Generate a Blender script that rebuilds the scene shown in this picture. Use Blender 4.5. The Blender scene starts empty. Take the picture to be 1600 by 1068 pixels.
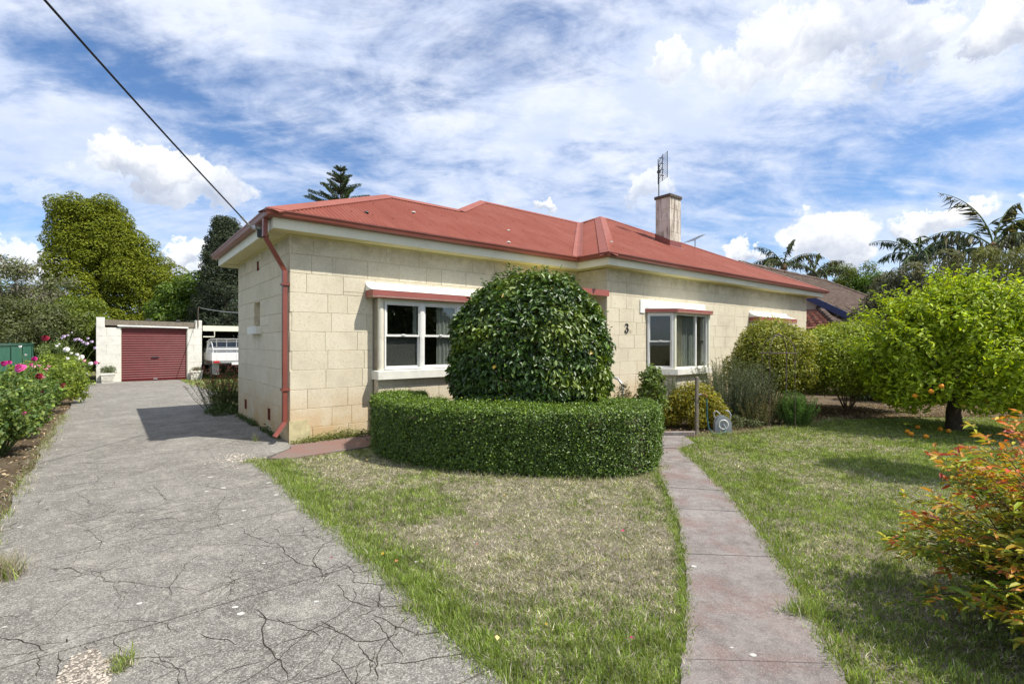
import bpy, math, random
import numpy as np
from mathutils import Vector, Matrix

random.seed(7)
RNG = np.random.default_rng(11)
R = math.radians
sc = bpy.context.scene
COL = sc.collection

# ------------------------------------------------------------------ camera, sky, sun, exposure
FPX, CX, HY, CAMH = 773.0, 800.0, 536.0, 1.52          # the photograph's optics in its own pixels
cam_d = bpy.data.cameras.new('camera')
cam = bpy.data.objects.new('camera', cam_d); COL.objects.link(cam)
cam_d.sensor_width = 36.0
cam_d.lens = FPX / 1600 * 36.0
cam_d.shift_y = 2 / 1600
cam_d.clip_start = 0.05; cam_d.clip_end = 3000
cam.location = (0, 0, CAMH); cam.rotation_euler = (R(90), 0, 0)
sc.camera = cam

TH = math.atan2(773, 950)                              # direction of the house front
UX, UY = math.cos(TH), math.sin(TH)
AX, AY = -3.394, 7.55                                  # near corner of the house


def W2(u, v):                                          # house plan -> world plan
    return (AX + u * UX - v * UY, AY + u * UY + v * UX)


def L2(x, y):                                          # world plan -> house plan
    dx, dy = x - AX, y - AY
    return (dx * UX + dy * UY, -dx * UY + dy * UX)


def G(px, py):                                         # a spot on level ground
    y = CAMH * FPX / (py - HY)
    return ((px - CX) / FPX * y, y)


def AT(px, depth):
    return (px - CX) / FPX * depth


def ZZ(py, depth):
    return CAMH + (HY - py) * depth / FPX


# sun: a metre of height throws a shadow of -0.36 along the house front and +0.56 into it
su, sv = 1.23 / 3.43, -1.92 / 3.43
sun_dir = Vector((su * UX - sv * UY, su * UY + sv * UX, 1.0)).normalized()
SUN_EL = math.asin(sun_dir.z)
sl = bpy.data.lights.new('sun', 'SUN'); sl.energy = 4.8; sl.angle = R(0.53); sl.color = (1.0, 0.955, 0.88)
so = bpy.data.objects.new('sun', sl); COL.objects.link(so)
so.rotation_euler = sun_dir.to_track_quat('Z', 'Y').to_euler()
so.location = (20, -8, 30)

world = bpy.data.worlds.new('World'); sc.world = world; world.use_nodes = True
sc.view_settings.view_transform = 'Standard'; sc.view_settings.look = 'None'
sc.view_settings.exposure = 0.46; sc.view_settings.gamma = 1.0
sc.view_settings.use_curve_mapping = False


def build_world():
    nt = world.node_tree; nt.nodes.clear()
    N = nt.nodes.new; L = nt.links.new

    def val(x):
        return x

    def setin(sock, x):
        if isinstance(x, bpy.types.NodeSocket): L(x, sock)
        else: sock.default_value = x

    def M(op, a, b=0.0, c=0.0, clamp=False):
        n = N('ShaderNodeMath'); n.operation = op; n.use_clamp = clamp
        for s, x in zip(n.inputs, (a, b, c)): setin(s, x)
        return n.outputs[0]

    def VM(op, a, b=(0, 0, 0)):
        n = N('ShaderNodeVectorMath'); n.operation = op
        setin(n.inputs[0], a)
        if op == 'SCALE': setin(n.inputs['Scale'], b)
        elif op != 'LENGTH': setin(n.inputs[1], b)
        return n.outputs['Value'] if op == 'LENGTH' else n.outputs[0]

    def MR(x, a, b, c=0.0, d=1.0, smooth=True):
        n = N('ShaderNodeMapRange'); n.clamp = True
        n.interpolation_type = 'SMOOTHSTEP' if smooth else 'LINEAR'
        setin(n.inputs['Value'], x)
        for k, q in zip(('From Min', 'From Max', 'To Min', 'To Max'), (a, b, c, d)): setin(n.inputs[k], q)
        return n.outputs['Result']

    def comb(x, y, z):
        n = N('ShaderNodeCombineXYZ')
        for s, q in zip(n.inputs, (x, y, z)): setin(s, q)
        return n.outputs[0]

    def noise(vec, scale, detail=6.0, rough=0.55, dist=0.0, color=False):
        n = N('ShaderNodeTexNoise'); setin(n.inputs['Vector'], vec)
        n.inputs['Scale'].default_value = scale; n.inputs['Detail'].default_value = detail
        n.inputs['Roughness'].default_value = rough; n.inputs['Distortion'].default_value = dist
        return n.outputs['Color' if color else 'Fac']

    def mixc(f, a, b):
        n = N('ShaderNodeMix'); n.data_type = 'RGBA'
        setin(n.inputs[0], f); setin(n.inputs[6], a); setin(n.inputs[7], b)
        return n.outputs[2]

    tc = N('ShaderNodeTexCoord'); d = tc.outputs['Generated']
    sp = N('ShaderNodeSeparateXYZ'); L(d, sp.inputs[0])
    x, y, z = sp.outputs
    sky = N('ShaderNodeTexSky'); sky.sky_type = 'NISHITA'; sky.sun_disc = False
    sky.sun_elevation = SUN_EL
    sky.sun_rotation = math.atan2(sun_dir.x, sun_dir.y)
    sky.altitude = 50; sky.air_density = 1.0; sky.dust_density = 0.4; sky.ozone_density = 2.2
    # a high sheet of broken cirrus and altocumulus, laid out on a plane overhead
    zz = M('MAXIMUM', M('ADD', z, 0.30), 0.12)
    P = comb(M('DIVIDE', x, zz), M('DIVIDE', y, zz), 0.0)
    mp = N('ShaderNodeMapping'); L(P, mp.inputs[0]); mp.inputs['Location'].default_value = (3.1, 7.7, 0)
    mp.inputs['Rotation'].default_value = (0, 0, R(-22)); mp.inputs['Scale'].default_value = (0.95, 1.25, 1)
    P2 = mp.outputs[0]
    n1 = noise(P2, 1.05, 10.0, 0.60, 0.5)
    n2 = noise(P2, 4.2, 9.0, 0.66, 0.35)
    mp3 = N('ShaderNodeMapping'); L(P, mp3.inputs[0]); mp3.inputs['Rotation'].default_value = (0, 0, R(35))
    mp3.inputs['Scale'].default_value = (1.0, 2.6, 1)
    n3 = noise(mp3.outputs[0], 2.4, 9.0, 0.64, 0.9)
    s = M('ADD', M('MULTIPLY', n1, 0.56), M('ADD', M('MULTIPLY', n2, 0.24), M('MULTIPLY', n3, 0.22)))
    thin = MR(s, 0.392, 0.548, 0.0, 1.0, True)
    thin = M('MULTIPLY', thin, MR(z, 0.10, 0.42, 0.62, 0.95))
    tex = noise(P2, 4.5, 6.0, 0.6)
    thin_col = mixc(MR(tex, 0.35, 0.7), (0.60, 0.68, 0.86, 1), (0.80, 0.84, 0.94, 1))
    # cumulus heaps: direction (azimuth, elevation) with billowed edges
    az = M('ARCTAN2', x, y); el = M('ARCSINE', z)
    E = comb(az, el, 0.0)
    wob = VM('SUBTRACT', noise(E, 13.0, 10.0, 0.66, 0.0, True), (0.5, 0.5, 0.5))
    wob2 = VM('SUBTRACT', noise(E, 4.0, 3.0, 0.5, 0.0, True), (0.5, 0.5, 0.5))
    Ew = VM('ADD', E, VM('ADD', VM('SCALE', wob, 0.145), VM('SCALE', wob2, 0.075)))

    def ang(px, py):
        a = math.atan((px - CX) / FPX)
        return a, math.atan((HY - py) * math.cos(a) / FPX)
    puffs = [(215, 258, 85, 36, 1), (290, 285, 110, 40, .9), (150, 285, 26, 20, .4), (290, 392, 42, 30, 1), (330, 425, 45, 26, .9),
             (1165, 92, 80, 34, .62), (1215, 48, 60, 34, .6), (1300, 50, 100, 52, .74), (1410, 62, 74, 52, .8), (1330, 118, 80, 28, .5), (1250, 110, 40, 22, .5),
             (1585, 45, 75, 46, 1), (1290, 365, 78, 42, 1), (1320, 385, 52, 34, 1), (1155, 390, 32, 22, 1), (1465, 336, 78, 26, 1),
             (1005, 298, 38, 30, .8), (1040, 100, 30, 30, .6), (855, 328, 26, 12, .9), (45, 410, 70, 34, .9),
             (60, 290, 40, 18, .5), (1700, 300, 90, 40, 1), (-150, 330, 120, 50, 1), (-420, 150, 200, 90, .9), (2050, 160, 260, 110, 1)]
    # the same kind of heaps stand all round the horizon, behind the viewer too
    rnd = random.Random(3)
    extra = []
    for k in range(12):
        a = R(75 + k * 18 + rnd.uniform(-6, 6)); e = R(rnd.uniform(8, 38))
        extra.append((a if a < math.pi else a - 2 * math.pi, e, R(rnd.uniform(4, 10)), R(rnd.uniform(2.5, 5)), 0.9))
    items = []
    for (px, py, rx, ry, st) in puffs:
        a, e = ang(px, py)
        items.append((a, e, rx / FPX * math.cos(a) ** 1.5, ry / FPX * math.cos(a), st))
    items += extra
    best = None; low = None
    for (a, e, rx, ry, st) in items:
        q = VM('SUBTRACT', Ew, (a, e, 0))
        q = VM('MULTIPLY', q, (1 / rx, 1 / ry, 0))
        ln = VM('LENGTH', q)
        m = M('MULTIPLY', MR(ln, 1.12, 0.74), st)
        sq = N('ShaderNodeSeparateXYZ'); L(q, sq.inputs[0])
        lw = M('MULTIPLY', MR(sq.outputs[1], 0.55, -0.75), m)
        best = m if best is None else M('MAXIMUM', best, m)
        low = lw if low is None else M('MAXIMUM', low, lw)
    bil = noise(E, 16.0, 6.0, 0.55)
    shade = M('ADD', M('MULTIPLY', low, 0.85), M('MULTIPLY', M('SUBTRACT', bil, 0.5), 1.3), clamp=True)
    cum_col = mixc(shade, (0.93, 0.94, 0.95, 1), (0.44, 0.49, 0.60, 1))
    tot = M('MAXIMUM', thin, best)
    c_col = mixc(MR(best, 0.1, 0.8), thin_col, cum_col)
    horizon = MR(z, -0.02, 0.03)
    tot = M('MULTIPLY', tot, horizon)
    b1 = N('ShaderNodeBackground'); b1.inputs['Strength'].default_value = 0.10
    tint = mixc(1.0, sky.outputs[0], sky.outputs[0])
    mul = N('ShaderNodeMix'); mul.data_type = 'RGBA'; mul.blend_type = 'MULTIPLY'; mul.inputs[0].default_value = 1.0
    L(sky.outputs[0], mul.inputs[6]); mul.inputs[7].default_value = (0.80, 0.98, 1.18, 1)
    L(mul.outputs[2], b1.inputs['Color'])
    b2 = N('ShaderNodeBackground'); L(c_col, b2.inputs['Color']); b2.inputs['Strength'].default_value = 0.90
    ms = N('ShaderNodeMixShader'); L(tot, ms.inputs[0]); L(b1.outputs[0], ms.inputs[1]); L(b2.outputs[0], ms.inputs[2])
    out = N('ShaderNodeOutputWorld'); L(ms.outputs[0], out.inputs[0])


build_world()

# ------------------------------------------------------------------ materials


class NT:
    def __init__(self, name):
        self.m = bpy.data.materials.new(name); self.m.use_nodes = True
        self.t = self.m.node_tree; self.t.nodes.clear()
        self.out = self.n('ShaderNodeOutputMaterial')

    def n(self, t): return self.t.nodes.new(t)

    def l(self, a, b): self.t.links.new(a, b)

    def s(self, sock, x):
        if isinstance(x, bpy.types.NodeSocket): self.l(x, sock)
        else: sock.default_value = x

    def coord(self, kind='Object'):
        return self.n('ShaderNodeTexCoord').outputs[kind]

    def pos(self):
        return self.n('ShaderNodeNewGeometry').outputs['Position']

    def map(self, vec, scale=(1, 1, 1), rot=(0, 0, 0), loc=(0, 0, 0)):
        m = self.n('ShaderNodeMapping'); self.l(vec, m.inputs[0])
        m.inputs['Scale'].default_value = scale; m.inputs['Rotation'].default_value = rot; m.inputs['Location'].default_value = loc
        return m.outputs[0]

    def noise(self, vec, scale, detail=4.0, rough=0.55, dist=0.0):
        n = self.n('ShaderNodeTexNoise'); self.l(vec, n.inputs['Vector'])
        n.inputs['Scale'].default_value = scale; n.inputs['Detail'].default_value = detail
        n.inputs['Roughness'].default_value = rough; n.inputs['Distortion'].default_value = dist
        return n.outputs['Fac']

    def vor(self, vec, scale, feature='F1', out='Distance'):
        n = self.n('ShaderNodeTexVoronoi'); n.feature = feature; self.l(vec, n.inputs['Vector'])
        n.inputs['Scale'].default_value = scale
        return n.outputs[out]

    def mr(self, x, a, b, c=0.0, d=1.0):
        n = self.n('ShaderNodeMapRange'); n.clamp = True; self.s(n.inputs['Value'], x)
        for k, q in zip(('From Min', 'From Max', 'To Min', 'To Max'), (a, b, c, d)): n.inputs[k].default_value = q
        return n.outputs['Result']

    def math(self, op, a, b=0.0, clamp=False):
        n = self.n('ShaderNodeMath'); n.operation = op; n.use_clamp = clamp
        self.s(n.inputs[0], a); self.s(n.inputs[1], b)
        return n.outputs[0]

    def mix(self, f, a, b, blend='MIX'):
        n = self.n('ShaderNodeMix'); n.data_type = 'RGBA'; n.blend_type = blend
        self.s(n.inputs[0], f)
        for k, q in ((6, a), (7, b)):
            if isinstance(q, tuple) and len(q) == 3: q = (*q, 1)
            self.s(n.inputs[k], q)
        return n.outputs[2]

    def sep(self, v):
        n = self.n('ShaderNodeSeparateXYZ'); self.l(v, n.inputs[0]); return n.outputs

    def rand(self): return self.n('ShaderNodeObjectInfo').outputs['Random']

    def bump(self, h, strength=0.3, dist=0.01):
        b = self.n('ShaderNodeBump'); b.inputs['Strength'].default_value = strength; b.inputs['Distance'].default_value = dist
        self.l(h, b.inputs['Height']); return b.outputs[0]

    def bsdf(self, col, rough=0.8, spec=0.3, metal=0.0, normal=None, **kw):
        p = self.n('ShaderNodeBsdfPrincipled')
        if isinstance(col, tuple) and len(col) == 3: col = (*col, 1)
        self.s(p.inputs['Base Color'], col); self.s(p.inputs['Roughness'], rough)
        p.inputs['Specular IOR Level'].default_value = spec; p.inputs['Metallic'].default_value = metal
        if normal is not None: self.l(normal, p.inputs['Normal'])
        for k, q in kw.items(): self.s(p.inputs[k], q)
        return p.outputs[0]

    def end(self, shader):
        self.l(shader, self.out.inputs['Surface']); return self.m


MAT = {}


def plain(name, col, rough=0.6, spec=0.3, metal=0.0, var=0.12, scale=6.0, bump=0.0, dirt=None, dirt_amt=0.35):
    t = NT(name); p = t.pos()
    a = t.noise(p, scale, 5, 0.6)
    c = t.mix(t.mr(a, 0.3, 0.7), tuple(x * (1 - var) for x in col), tuple(min(1, x * (1 + var)) for x in col))
    if dirt:
        b = t.noise(p, scale * 0.6 + 1, 7, 0.7)
        c = t.mix(t.mr(b, 0.52, 0.72, 0, dirt_amt), c, dirt)
    nrm = t.bump(t.noise(p, scale * 12, 4), bump, 0.004) if bump else None
    MAT[name] = t.end(t.bsdf(c, rough, spec, metal, nrm)); return MAT[name]


def leaf_mat(name, rough=0.45, spec=0.4, trans=0.28, gain=1.0, ty=(1.25, 1.2, 0.5)):
    t = NT(name)
    a = t.n('ShaderNodeAttribute'); a.attribute_name = 'tint'
    col = a.outputs['Color']
    if gain != 1.0: col = t.mix(1.0, col, (gain, gain, gain), 'MULTIPLY')
    sh = t.bsdf(col, rough, spec)
    tr = t.n('ShaderNodeBsdfTranslucent'); t.l(t.mix(1.0, col, ty, 'MULTIPLY'), tr.inputs['Color'])
    ms = t.n('ShaderNodeMixShader'); ms.inputs[0].default_value = trans
    t.l(sh, ms.inputs[1]); t.l(tr.outputs[0], ms.inputs[2])
    MAT[name] = t.end(ms.outputs[0]); return MAT[name]


def make_materials():
    # limestone block: cream, pitted, each block its own shade; rising damp stains the foot of the wall
    t = NT('limestone'); p = t.pos(); r = t.rand()
    off = t.n('ShaderNodeVectorMath'); off.operation = 'ADD'; t.l(p, off.inputs[0])
    cb = t.n('ShaderNodeCombineXYZ'); t.l(t.math('MULTIPLY', r, 37.0), cb.inputs[0]); t.l(cb.outputs[0], off.inputs[1])
    q = off.outputs[0]
    base = t.mix(r, (0.62, 0.556, 0.418), (0.662, 0.602, 0.466))
    base = t.mix(t.mr(t.noise(q, 5, 6, 0.65), 0.35, 0.7, 0, 0.4), base, (0.57, 0.485, 0.325))
    base = t.mix(t.mr(t.noise(q, 42, 4, 0.7), 0.53, 0.68, 0, 0.7), base, (0.38, 0.32, 0.215))
    base = t.mix(t.mr(t.noise(p, 1.3, 6, 0.7), 0.5, 0.68, 0, 0.45), base, (0.40, 0.36, 0.27))
    z = t.sep(p)[2]
    foot = t.math('MULTIPLY', t.mr(z, 0.85, 0.15), t.mr(t.noise(p, 2.2, 5, 0.65), 0.30, 0.55))
    base = t.mix(t.math('MULTIPLY', foot, 0.8), base, (0.50, 0.33, 0.155))
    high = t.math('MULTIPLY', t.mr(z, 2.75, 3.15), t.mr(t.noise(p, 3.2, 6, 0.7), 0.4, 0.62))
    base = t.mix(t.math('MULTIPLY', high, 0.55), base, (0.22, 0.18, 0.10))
    h = t.math('ADD', t.noise(q, 60, 5, 0.7), t.math('MULTIPLY', t.vor(q, 55), 0.6))
    MAT['limestone'] = t.end(t.bsdf(base, 0.92, 0.15, 0, t.bump(h, 0.45, 0.006)))
    plain('mortar', (0.57, 0.50, 0.375), 0.95, 0.1, var=0.2, scale=14)
    plain('cream_render', (0.66, 0.62, 0.50), 0.85, 0.2, var=0.1, scale=4, bump=0.25, dirt=(0.42, 0.36, 0.26), dirt_amt=0.5)
    plain('white_render', (0.70, 0.68, 0.60), 0.85, 0.2, var=0.08, scale=5, bump=0.3, dirt=(0.36, 0.33, 0.26), dirt_amt=0.45)
    plain('yellow_render', (0.50, 0.44, 0.255), 0.9, 0.1, var=0.2, scale=9, bump=0.4, dirt=(0.34, 0.30, 0.18), dirt_amt=0.5)
    plain('cream_paint', (0.70, 0.68, 0.54), 0.5, 0.4, var=0.04, scale=2, dirt=(0.5, 0.46, 0.34), dirt_amt=0.25)
    plain('soffit_paint', (0.62, 0.57, 0.30), 0.6, 0.3, var=0.06, scale=2, dirt=(0.4, 0.36, 0.18), dirt_amt=0.25)
    plain('white_paint', (0.78, 0.77, 0.72), 0.4, 0.45, var=0.04, scale=5, dirt=(0.5, 0.47, 0.4), dirt_amt=0.3)
    plain('red_paint', (0.30, 0.088, 0.070), 0.5, 0.4, var=0.1, scale=4, dirt=(0.3, 0.12, 0.09), dirt_amt=0.5)
    plain('gutter_red', (0.215, 0.056, 0.038), 0.38, 0.5, var=0.1, scale=5, dirt=(0.14, 0.05, 0.04), dirt_amt=0.5)
    # painted corrugated iron, chalky and streaked down the slope
    t = NT('roof_iron'); o = t.coord('Object')
    a = t.noise(t.map(o, (9, 0.7, 0.7)), 1.0, 6, 0.6)
    b = t.noise(o, 1.1, 6, 0.65)
    c = t.mix(t.mr(a, 0.3, 0.72), (0.180, 0.046, 0.029), (0.230, 0.066, 0.043))
    c = t.mix(t.mr(b, 0.44, 0.68, 0, 0.6), c, (0.25, 0.088, 0.063))
    c = t.mix(t.mr(t.noise(o, 7, 7, 0.75), 0.62, 0.74, 0, 0.5), c, (0.16, 0.06, 0.05))
    MAT['roof_iron'] = t.end(t.bsdf(c, 0.72, 0.2, 0, t.bump(t.noise(o, 30, 3), 0.1, 0.004)))
    plain('roof_cap', (0.25, 0.084, 0.062), 0.7, 0.2, var=0.12, scale=3, dirt=(0.2, 0.09, 0.08), dirt_amt=0.4)
    plain('roller_red', (0.135, 0.021, 0.020), 0.4, 0.45, var=0.12, scale=3, dirt=(0.15, 0.05, 0.05), dirt_amt=0.4)
    plain('fence_green', (0.045, 0.145, 0.095), 0.42, 0.45, var=0.1, scale=3, dirt=(0.1, 0.16, 0.12), dirt_amt=0.3)
    plain('fence_dark', (0.030, 0.10, 0.068), 0.45, 0.45, var=0.1, scale=3)
    plain('galvanised', (0.45, 0.46, 0.47), 0.42, 0.5, 0.65, var=0.15, scale=9)
    plain('dark_metal', (0.06, 0.06, 0.06), 0.5, 0.4, 0.2, var=0.2, scale=20)
    plain('rusty_iron', (0.11, 0.085, 0.07), 0.8, 0.2, 0.1, var=0.3, scale=25, dirt=(0.16, 0.07, 0.035), dirt_amt=0.7)
    plain('terracotta', (0.17, 0.045, 0.03), 0.85, 0.15, var=0.25, scale=20)
    plain('grey_timber', (0.20, 0.17, 0.13), 0.9, 0.1, var=0.3, scale=16, dirt=(0.32, 0.3, 0.26), dirt_amt=0.6)
    plain('bark_dark', (0.075, 0.058, 0.042), 0.95, 0.1, var=0.35, scale=18, bump=0.6)
    plain('bark_grey', (0.20, 0.175, 0.145), 0.95, 0.1, var=0.3, scale=14, bump=0.6)
    plain('stem_brown', (0.13, 0.085, 0.05), 0.9, 0.15, var=0.3, scale=25)
    plain('stem_green', (0.10, 0.14, 0.045), 0.8, 0.2, var=0.25, scale=20)
    plain('black_plastic', (0.018, 0.018, 0.018), 0.5, 0.4, var=0.2, scale=20)
    plain('cable_black', (0.012, 0.012, 0.012), 0.6, 0.3, var=0.1, scale=20)
    plain('grey_plastic', (0.36, 0.37, 0.37), 0.5, 0.4, var=0.1, scale=12, dirt=(0.25, 0.24, 0.21), dirt_amt=0.4)
    plain('hose_teal', (0.03, 0.10, 0.11), 0.5, 0.4, var=0.15, scale=20)
    plain('brass', (0.40, 0.22, 0.08), 0.4, 0.5, 0.8, var=0.15, scale=30)
    plain('curtain_cream', (0.52, 0.48, 0.38), 0.9, 0.1, var=0.08, scale=4)
    plain('blind_grey', (0.10, 0.097, 0.09), 0.9, 0.1, var=0.3, scale=70, dirt=(0.24, 0.235, 0.225), dirt_amt=0.8)
    plain('sheer', (0.30, 0.31, 0.275), 0.95, 0.05, var=0.06, scale=5)
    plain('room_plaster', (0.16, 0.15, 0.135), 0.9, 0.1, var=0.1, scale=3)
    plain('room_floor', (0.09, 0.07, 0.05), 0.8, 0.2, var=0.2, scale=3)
    plain('car_white', (0.72, 0.72, 0.70), 0.25, 0.5, var=0.03, scale=3)
    plain('tyre', (0.02, 0.02, 0.02), 0.85, 0.2, var=0.2, scale=20)
    plain('number_black', (0.02, 0.018, 0.016), 0.5, 0.4, var=0.15, scale=40)
    plain('chimney_cap', (0.10, 0.085, 0.07), 0.95, 0.1, var=0.3, scale=14, dirt=(0.22, 0.2, 0.16), dirt_amt=0.5)
    plain('blue_paint', (0.035, 0.05, 0.13), 0.5, 0.4, var=0.08, scale=5)
    plain('lamp_red', (0.45, 0.02, 0.02), 0.3, 0.5, var=0.05)
    plain('orange_fruit', (0.72, 0.27, 0.012), 0.5, 0.4, var=0.12, scale=18, bump=0.15)
    plain('door_brown', (0.10, 0.045, 0.025), 0.5, 0.4, var=0.2, scale=8)
    # chimney stucco: flaking pale render with soot streaks
    t = NT('chimney_render'); p = t.pos()
    c = t.mix(t.mr(t.noise(p, 3, 6, 0.65), 0.35, 0.65), (0.55, 0.485, 0.40), (0.64, 0.60, 0.52))
    st = t.noise(t.map(p, (9, 9, 1.3)), 1.0, 6, 0.7)
    c = t.mix(t.mr(st, 0.46, 0.62, 0, 0.85), c, (0.16, 0.125, 0.10))
    c = t.mix(t.mr(t.noise(p, 9, 6, 0.7), 0.58, 0.66, 0, 0.6), c, (0.5, 0.4, 0.28))
    MAT['chimney_render'] = t.end(t.bsdf(c, 0.95, 0.1, 0, t.bump(t.noise(p, 30, 5), 0.5, 0.008)))
    # old driveway concrete: grey, exposed grit, darker traffic stains
    t = NT('concrete'); p = t.pos(); r = t.rand()
    c = t.mix(r, (0.176, 0.166, 0.147), (0.214, 0.203, 0.181))
    c = t.mix(t.mr(t.noise(p, 1.1, 7, 0.68, 0.6), 0.38, 0.60, 0, 0.85), c, (0.100, 0.093, 0.082))
    c = t.mix(t.mr(t.noise(t.map(p, (1, 1, 1), (0, 0, TH)), 3.1, 6, 0.7), 0.5, 0.68, 0, 0.5), c, (0.37, 0.345, 0.295))
    g = t.noise(p, 120, 3, 0.8)
    c = t.mix(t.mr(t.noise(p, 22, 7, 0.8), 0.50, 0.60, 0, 0.55), c, (0.15, 0.138, 0.118))
    c = t.mix(t.mr(t.noise(t.map(p, (1, 1, 1), (0, 0, 1), (5, 3, 0)), 17, 8, 0.82), 0.52, 0.62, 0, 0.6), c, (0.40, 0.375, 0.325))
    c = t.mix(t.mr(g, 0.52, 0.60, 0, 0.7), c, (0.50, 0.47, 0.41))
    g2 = t.noise(p, 75, 4, 0.8)
    c = t.mix(t.mr(g2, 0.54, 0.62, 0, 0.85), c, (0.075, 0.068, 0.058))
    h = t.math('ADD', t.math('MULTIPLY', g, 0.7), t.noise(p, 14, 6, 0.7))
    MAT['concrete'] = t.end(t.bsdf(c, 0.93, 0.15, 0, t.bump(h, 0.8, 0.012)))
    # path: same concrete with worn red paint
    t = NT('path_concrete'); p = t.pos()
    c = t.mix(t.mr(t.noise(p, 2.0, 7, 0.7), 0.38, 0.62), (0.29, 0.262, 0.24), (0.205, 0.18, 0.165))
    c = t.mix(t.mr(t.noise(p, 24, 7, 0.8), 0.50, 0.60, 0, 0.5), c, (0.14, 0.125, 0.112))
    c = t.mix(t.mr(t.noise(p, 5.5, 7, 0.72), 0.50, 0.64, 0, 0.6), c, (0.125, 0.11, 0.10))
    red = t.mr(t.noise(p, 2.6, 8, 0.72, 0.4), 0.48, 0.62, 0, 0.5)
    c = t.mix(red, c, (0.185, 0.098, 0.082))
    g = t.noise(p, 120, 3, 0.8)
    c = t.mix(t.mr(g, 0.52, 0.68, 0, 0.5), c, (0.45, 0.41, 0.38))
    c = t.mix(t.mr(t.noise(p, 70, 4, 0.8), 0.55, 0.7, 0, 0.7), c, (0.08, 0.07, 0.062))
    MAT['path_concrete'] = t.end(t.bsdf(c, 0.93, 0.15, 0, t.bump(t.math('ADD', g, t.noise(p, 14, 6, 0.7)), 0.7, 0.012)))
    t = NT('red_concrete'); p = t.pos()
    c = t.mix(t.mr(t.noise(p, 2.2, 7, 0.7), 0.4, 0.64), (0.205, 0.118, 0.095), (0.18, 0.14, 0.12))
    g = t.noise(p, 110, 3, 0.8)
    c = t.mix(t.mr(g, 0.55, 0.72, 0, 0.35), c, (0.42, 0.33, 0.29))
    MAT['red_concrete'] = t.end(t.bsdf(c, 0.9, 0.2, 0, t.bump(g, 0.5, 0.008)))
    plain('crack_dirt', (0.045, 0.039, 0.031), 0.98, 0.05, var=0.4, scale=30)
    plain('lichen', (0.46, 0.45, 0.41), 0.95, 0.1, var=0.15, scale=40)
    plain('rubble_base', (0.20, 0.175, 0.145), 0.98, 0.05, var=0.45, scale=45, bump=0.8)
    plain('rubble', (0.42, 0.37, 0.31), 0.95, 0.1, var=0.35, scale=30, bump=0.6)
    # dry thatch and soil under the grass
    t = NT('thatch'); p = t.pos()
    c = t.mix(t.mr(t.noise(p, 60, 5, 0.8), 0.35, 0.65), (0.12, 0.10, 0.072), (0.36, 0.315, 0.24))
    c = t.mix(t.mr(t.noise(p, 2.2, 6, 0.6), 0.42, 0.6, 0, 0.6), c, (0.13, 0.14, 0.05))
    MAT['thatch'] = t.end(t.bsdf(c, 0.97, 0.05, 0, t.bump(t.noise(p, 80, 5, 0.8), 0.9, 0.02)))
    t = NT('garden_soil'); p = t.pos()
    c = t.mix(t.mr(t.noise(p, 34, 6, 0.8), 0.35, 0.65), (0.055, 0.040, 0.028), (0.20, 0.15, 0.10))
    c = t.mix(t.mr(t.noise(p, 1.7, 6, 0.6), 0.45, 0.62, 0, 0.6), c, (0.20, 0.165, 0.11))
    MAT['garden_soil'] = t.end(t.bsdf(c, 0.97, 0.05, 0, t.bump(t.noise(p, 45, 5, 0.8), 1.0, 0.03)))
    t = NT('far_ground'); p = t.pos()
    c = t.mix(t.mr(t.noise(p, 0.6, 6, 0.7), 0.4, 0.6), (0.10, 0.105, 0.045), (0.17, 0.15, 0.085))
    MAT['far_ground'] = t.end(t.bsdf(c, 0.97, 0.05))
    # neighbour's weathered cement tiles
    t = NT('old_tile'); p = t.pos()
    c = t.mix(t.mr(t.noise(p, 5, 6, 0.75), 0.4, 0.62), (0.075, 0.055, 0.045), (0.17, 0.125, 0.10))
    c = t.mix(t.mr(t.noise(p, 11, 6, 0.8), 0.56, 0.68, 0, 0.7), c, (0.30, 0.27, 0.22))
    MAT['old_tile'] = t.end(t.bsdf(c, 0.95, 0.1, 0, t.bump(t.noise(p, 25, 4), 0.5, 0.01)))
    t = NT('red_tile'); p = t.pos()
    c = t.mix(t.mr(t.noise(p, 4, 6, 0.75), 0.4, 0.62), (0.23, 0.065, 0.04), (0.30, 0.15, 0.11))
    c = t.mix(t.mr(t.noise(p, 9, 6, 0.8), 0.52, 0.66, 0, 0.75), c, (0.36, 0.30, 0.24))
    MAT['red_tile'] = t.end(t.bsdf(c, 0.95, 0.1, 0, t.bump(t.noise(p, 25, 4), 0.5, 0.01)))
    # window glass: real reflection over a clear pane
    t = NT('glass')
    gl = t.n('ShaderNodeBsdfGlossy'); gl.inputs['Roughness'].default_value = 0.015; gl.inputs['Color'].default_value = (1, 1, 1, 1)
    tr = t.n('ShaderNodeBsdfTransparent'); tr.inputs['Color'].default_value = (0.86, 0.88, 0.87, 1)
    fr = t.n('ShaderNodeFresnel'); t.l(t.mr(t.n('ShaderNodeNewGeometry').outputs['Backfacing'], 0.0, 1.0, 1.5, 1 / 1.5), fr.inputs['IOR'])
    f = t.math('MULTIPLY', fr.outputs[0], 1.25, True)
    ms = t.n('ShaderNodeMixShader'); t.l(f, ms.inputs[0]); t.l(tr.outputs[0], ms.inputs[1]); t.l(gl.outputs[0], ms.inputs[2])
    MAT['glass'] = t.end(ms.outputs[0])
    t = NT('car_glass'); MAT['car_glass'] = t.end(t.bsdf((0.03, 0.05, 0.08), 0.06, 0.7))
    # foliage: colour of every leaf is carried by the leaf
    leaf_mat('leaf_gloss', 0.40, 0.5, 0.20)
    leaf_mat('leaf', 0.5, 0.35, 0.36)
    leaf_mat('leaf_matt', 0.75, 0.2, 0.25)
    leaf_mat('grass_blade', 0.6, 0.25, 0.35)
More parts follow.
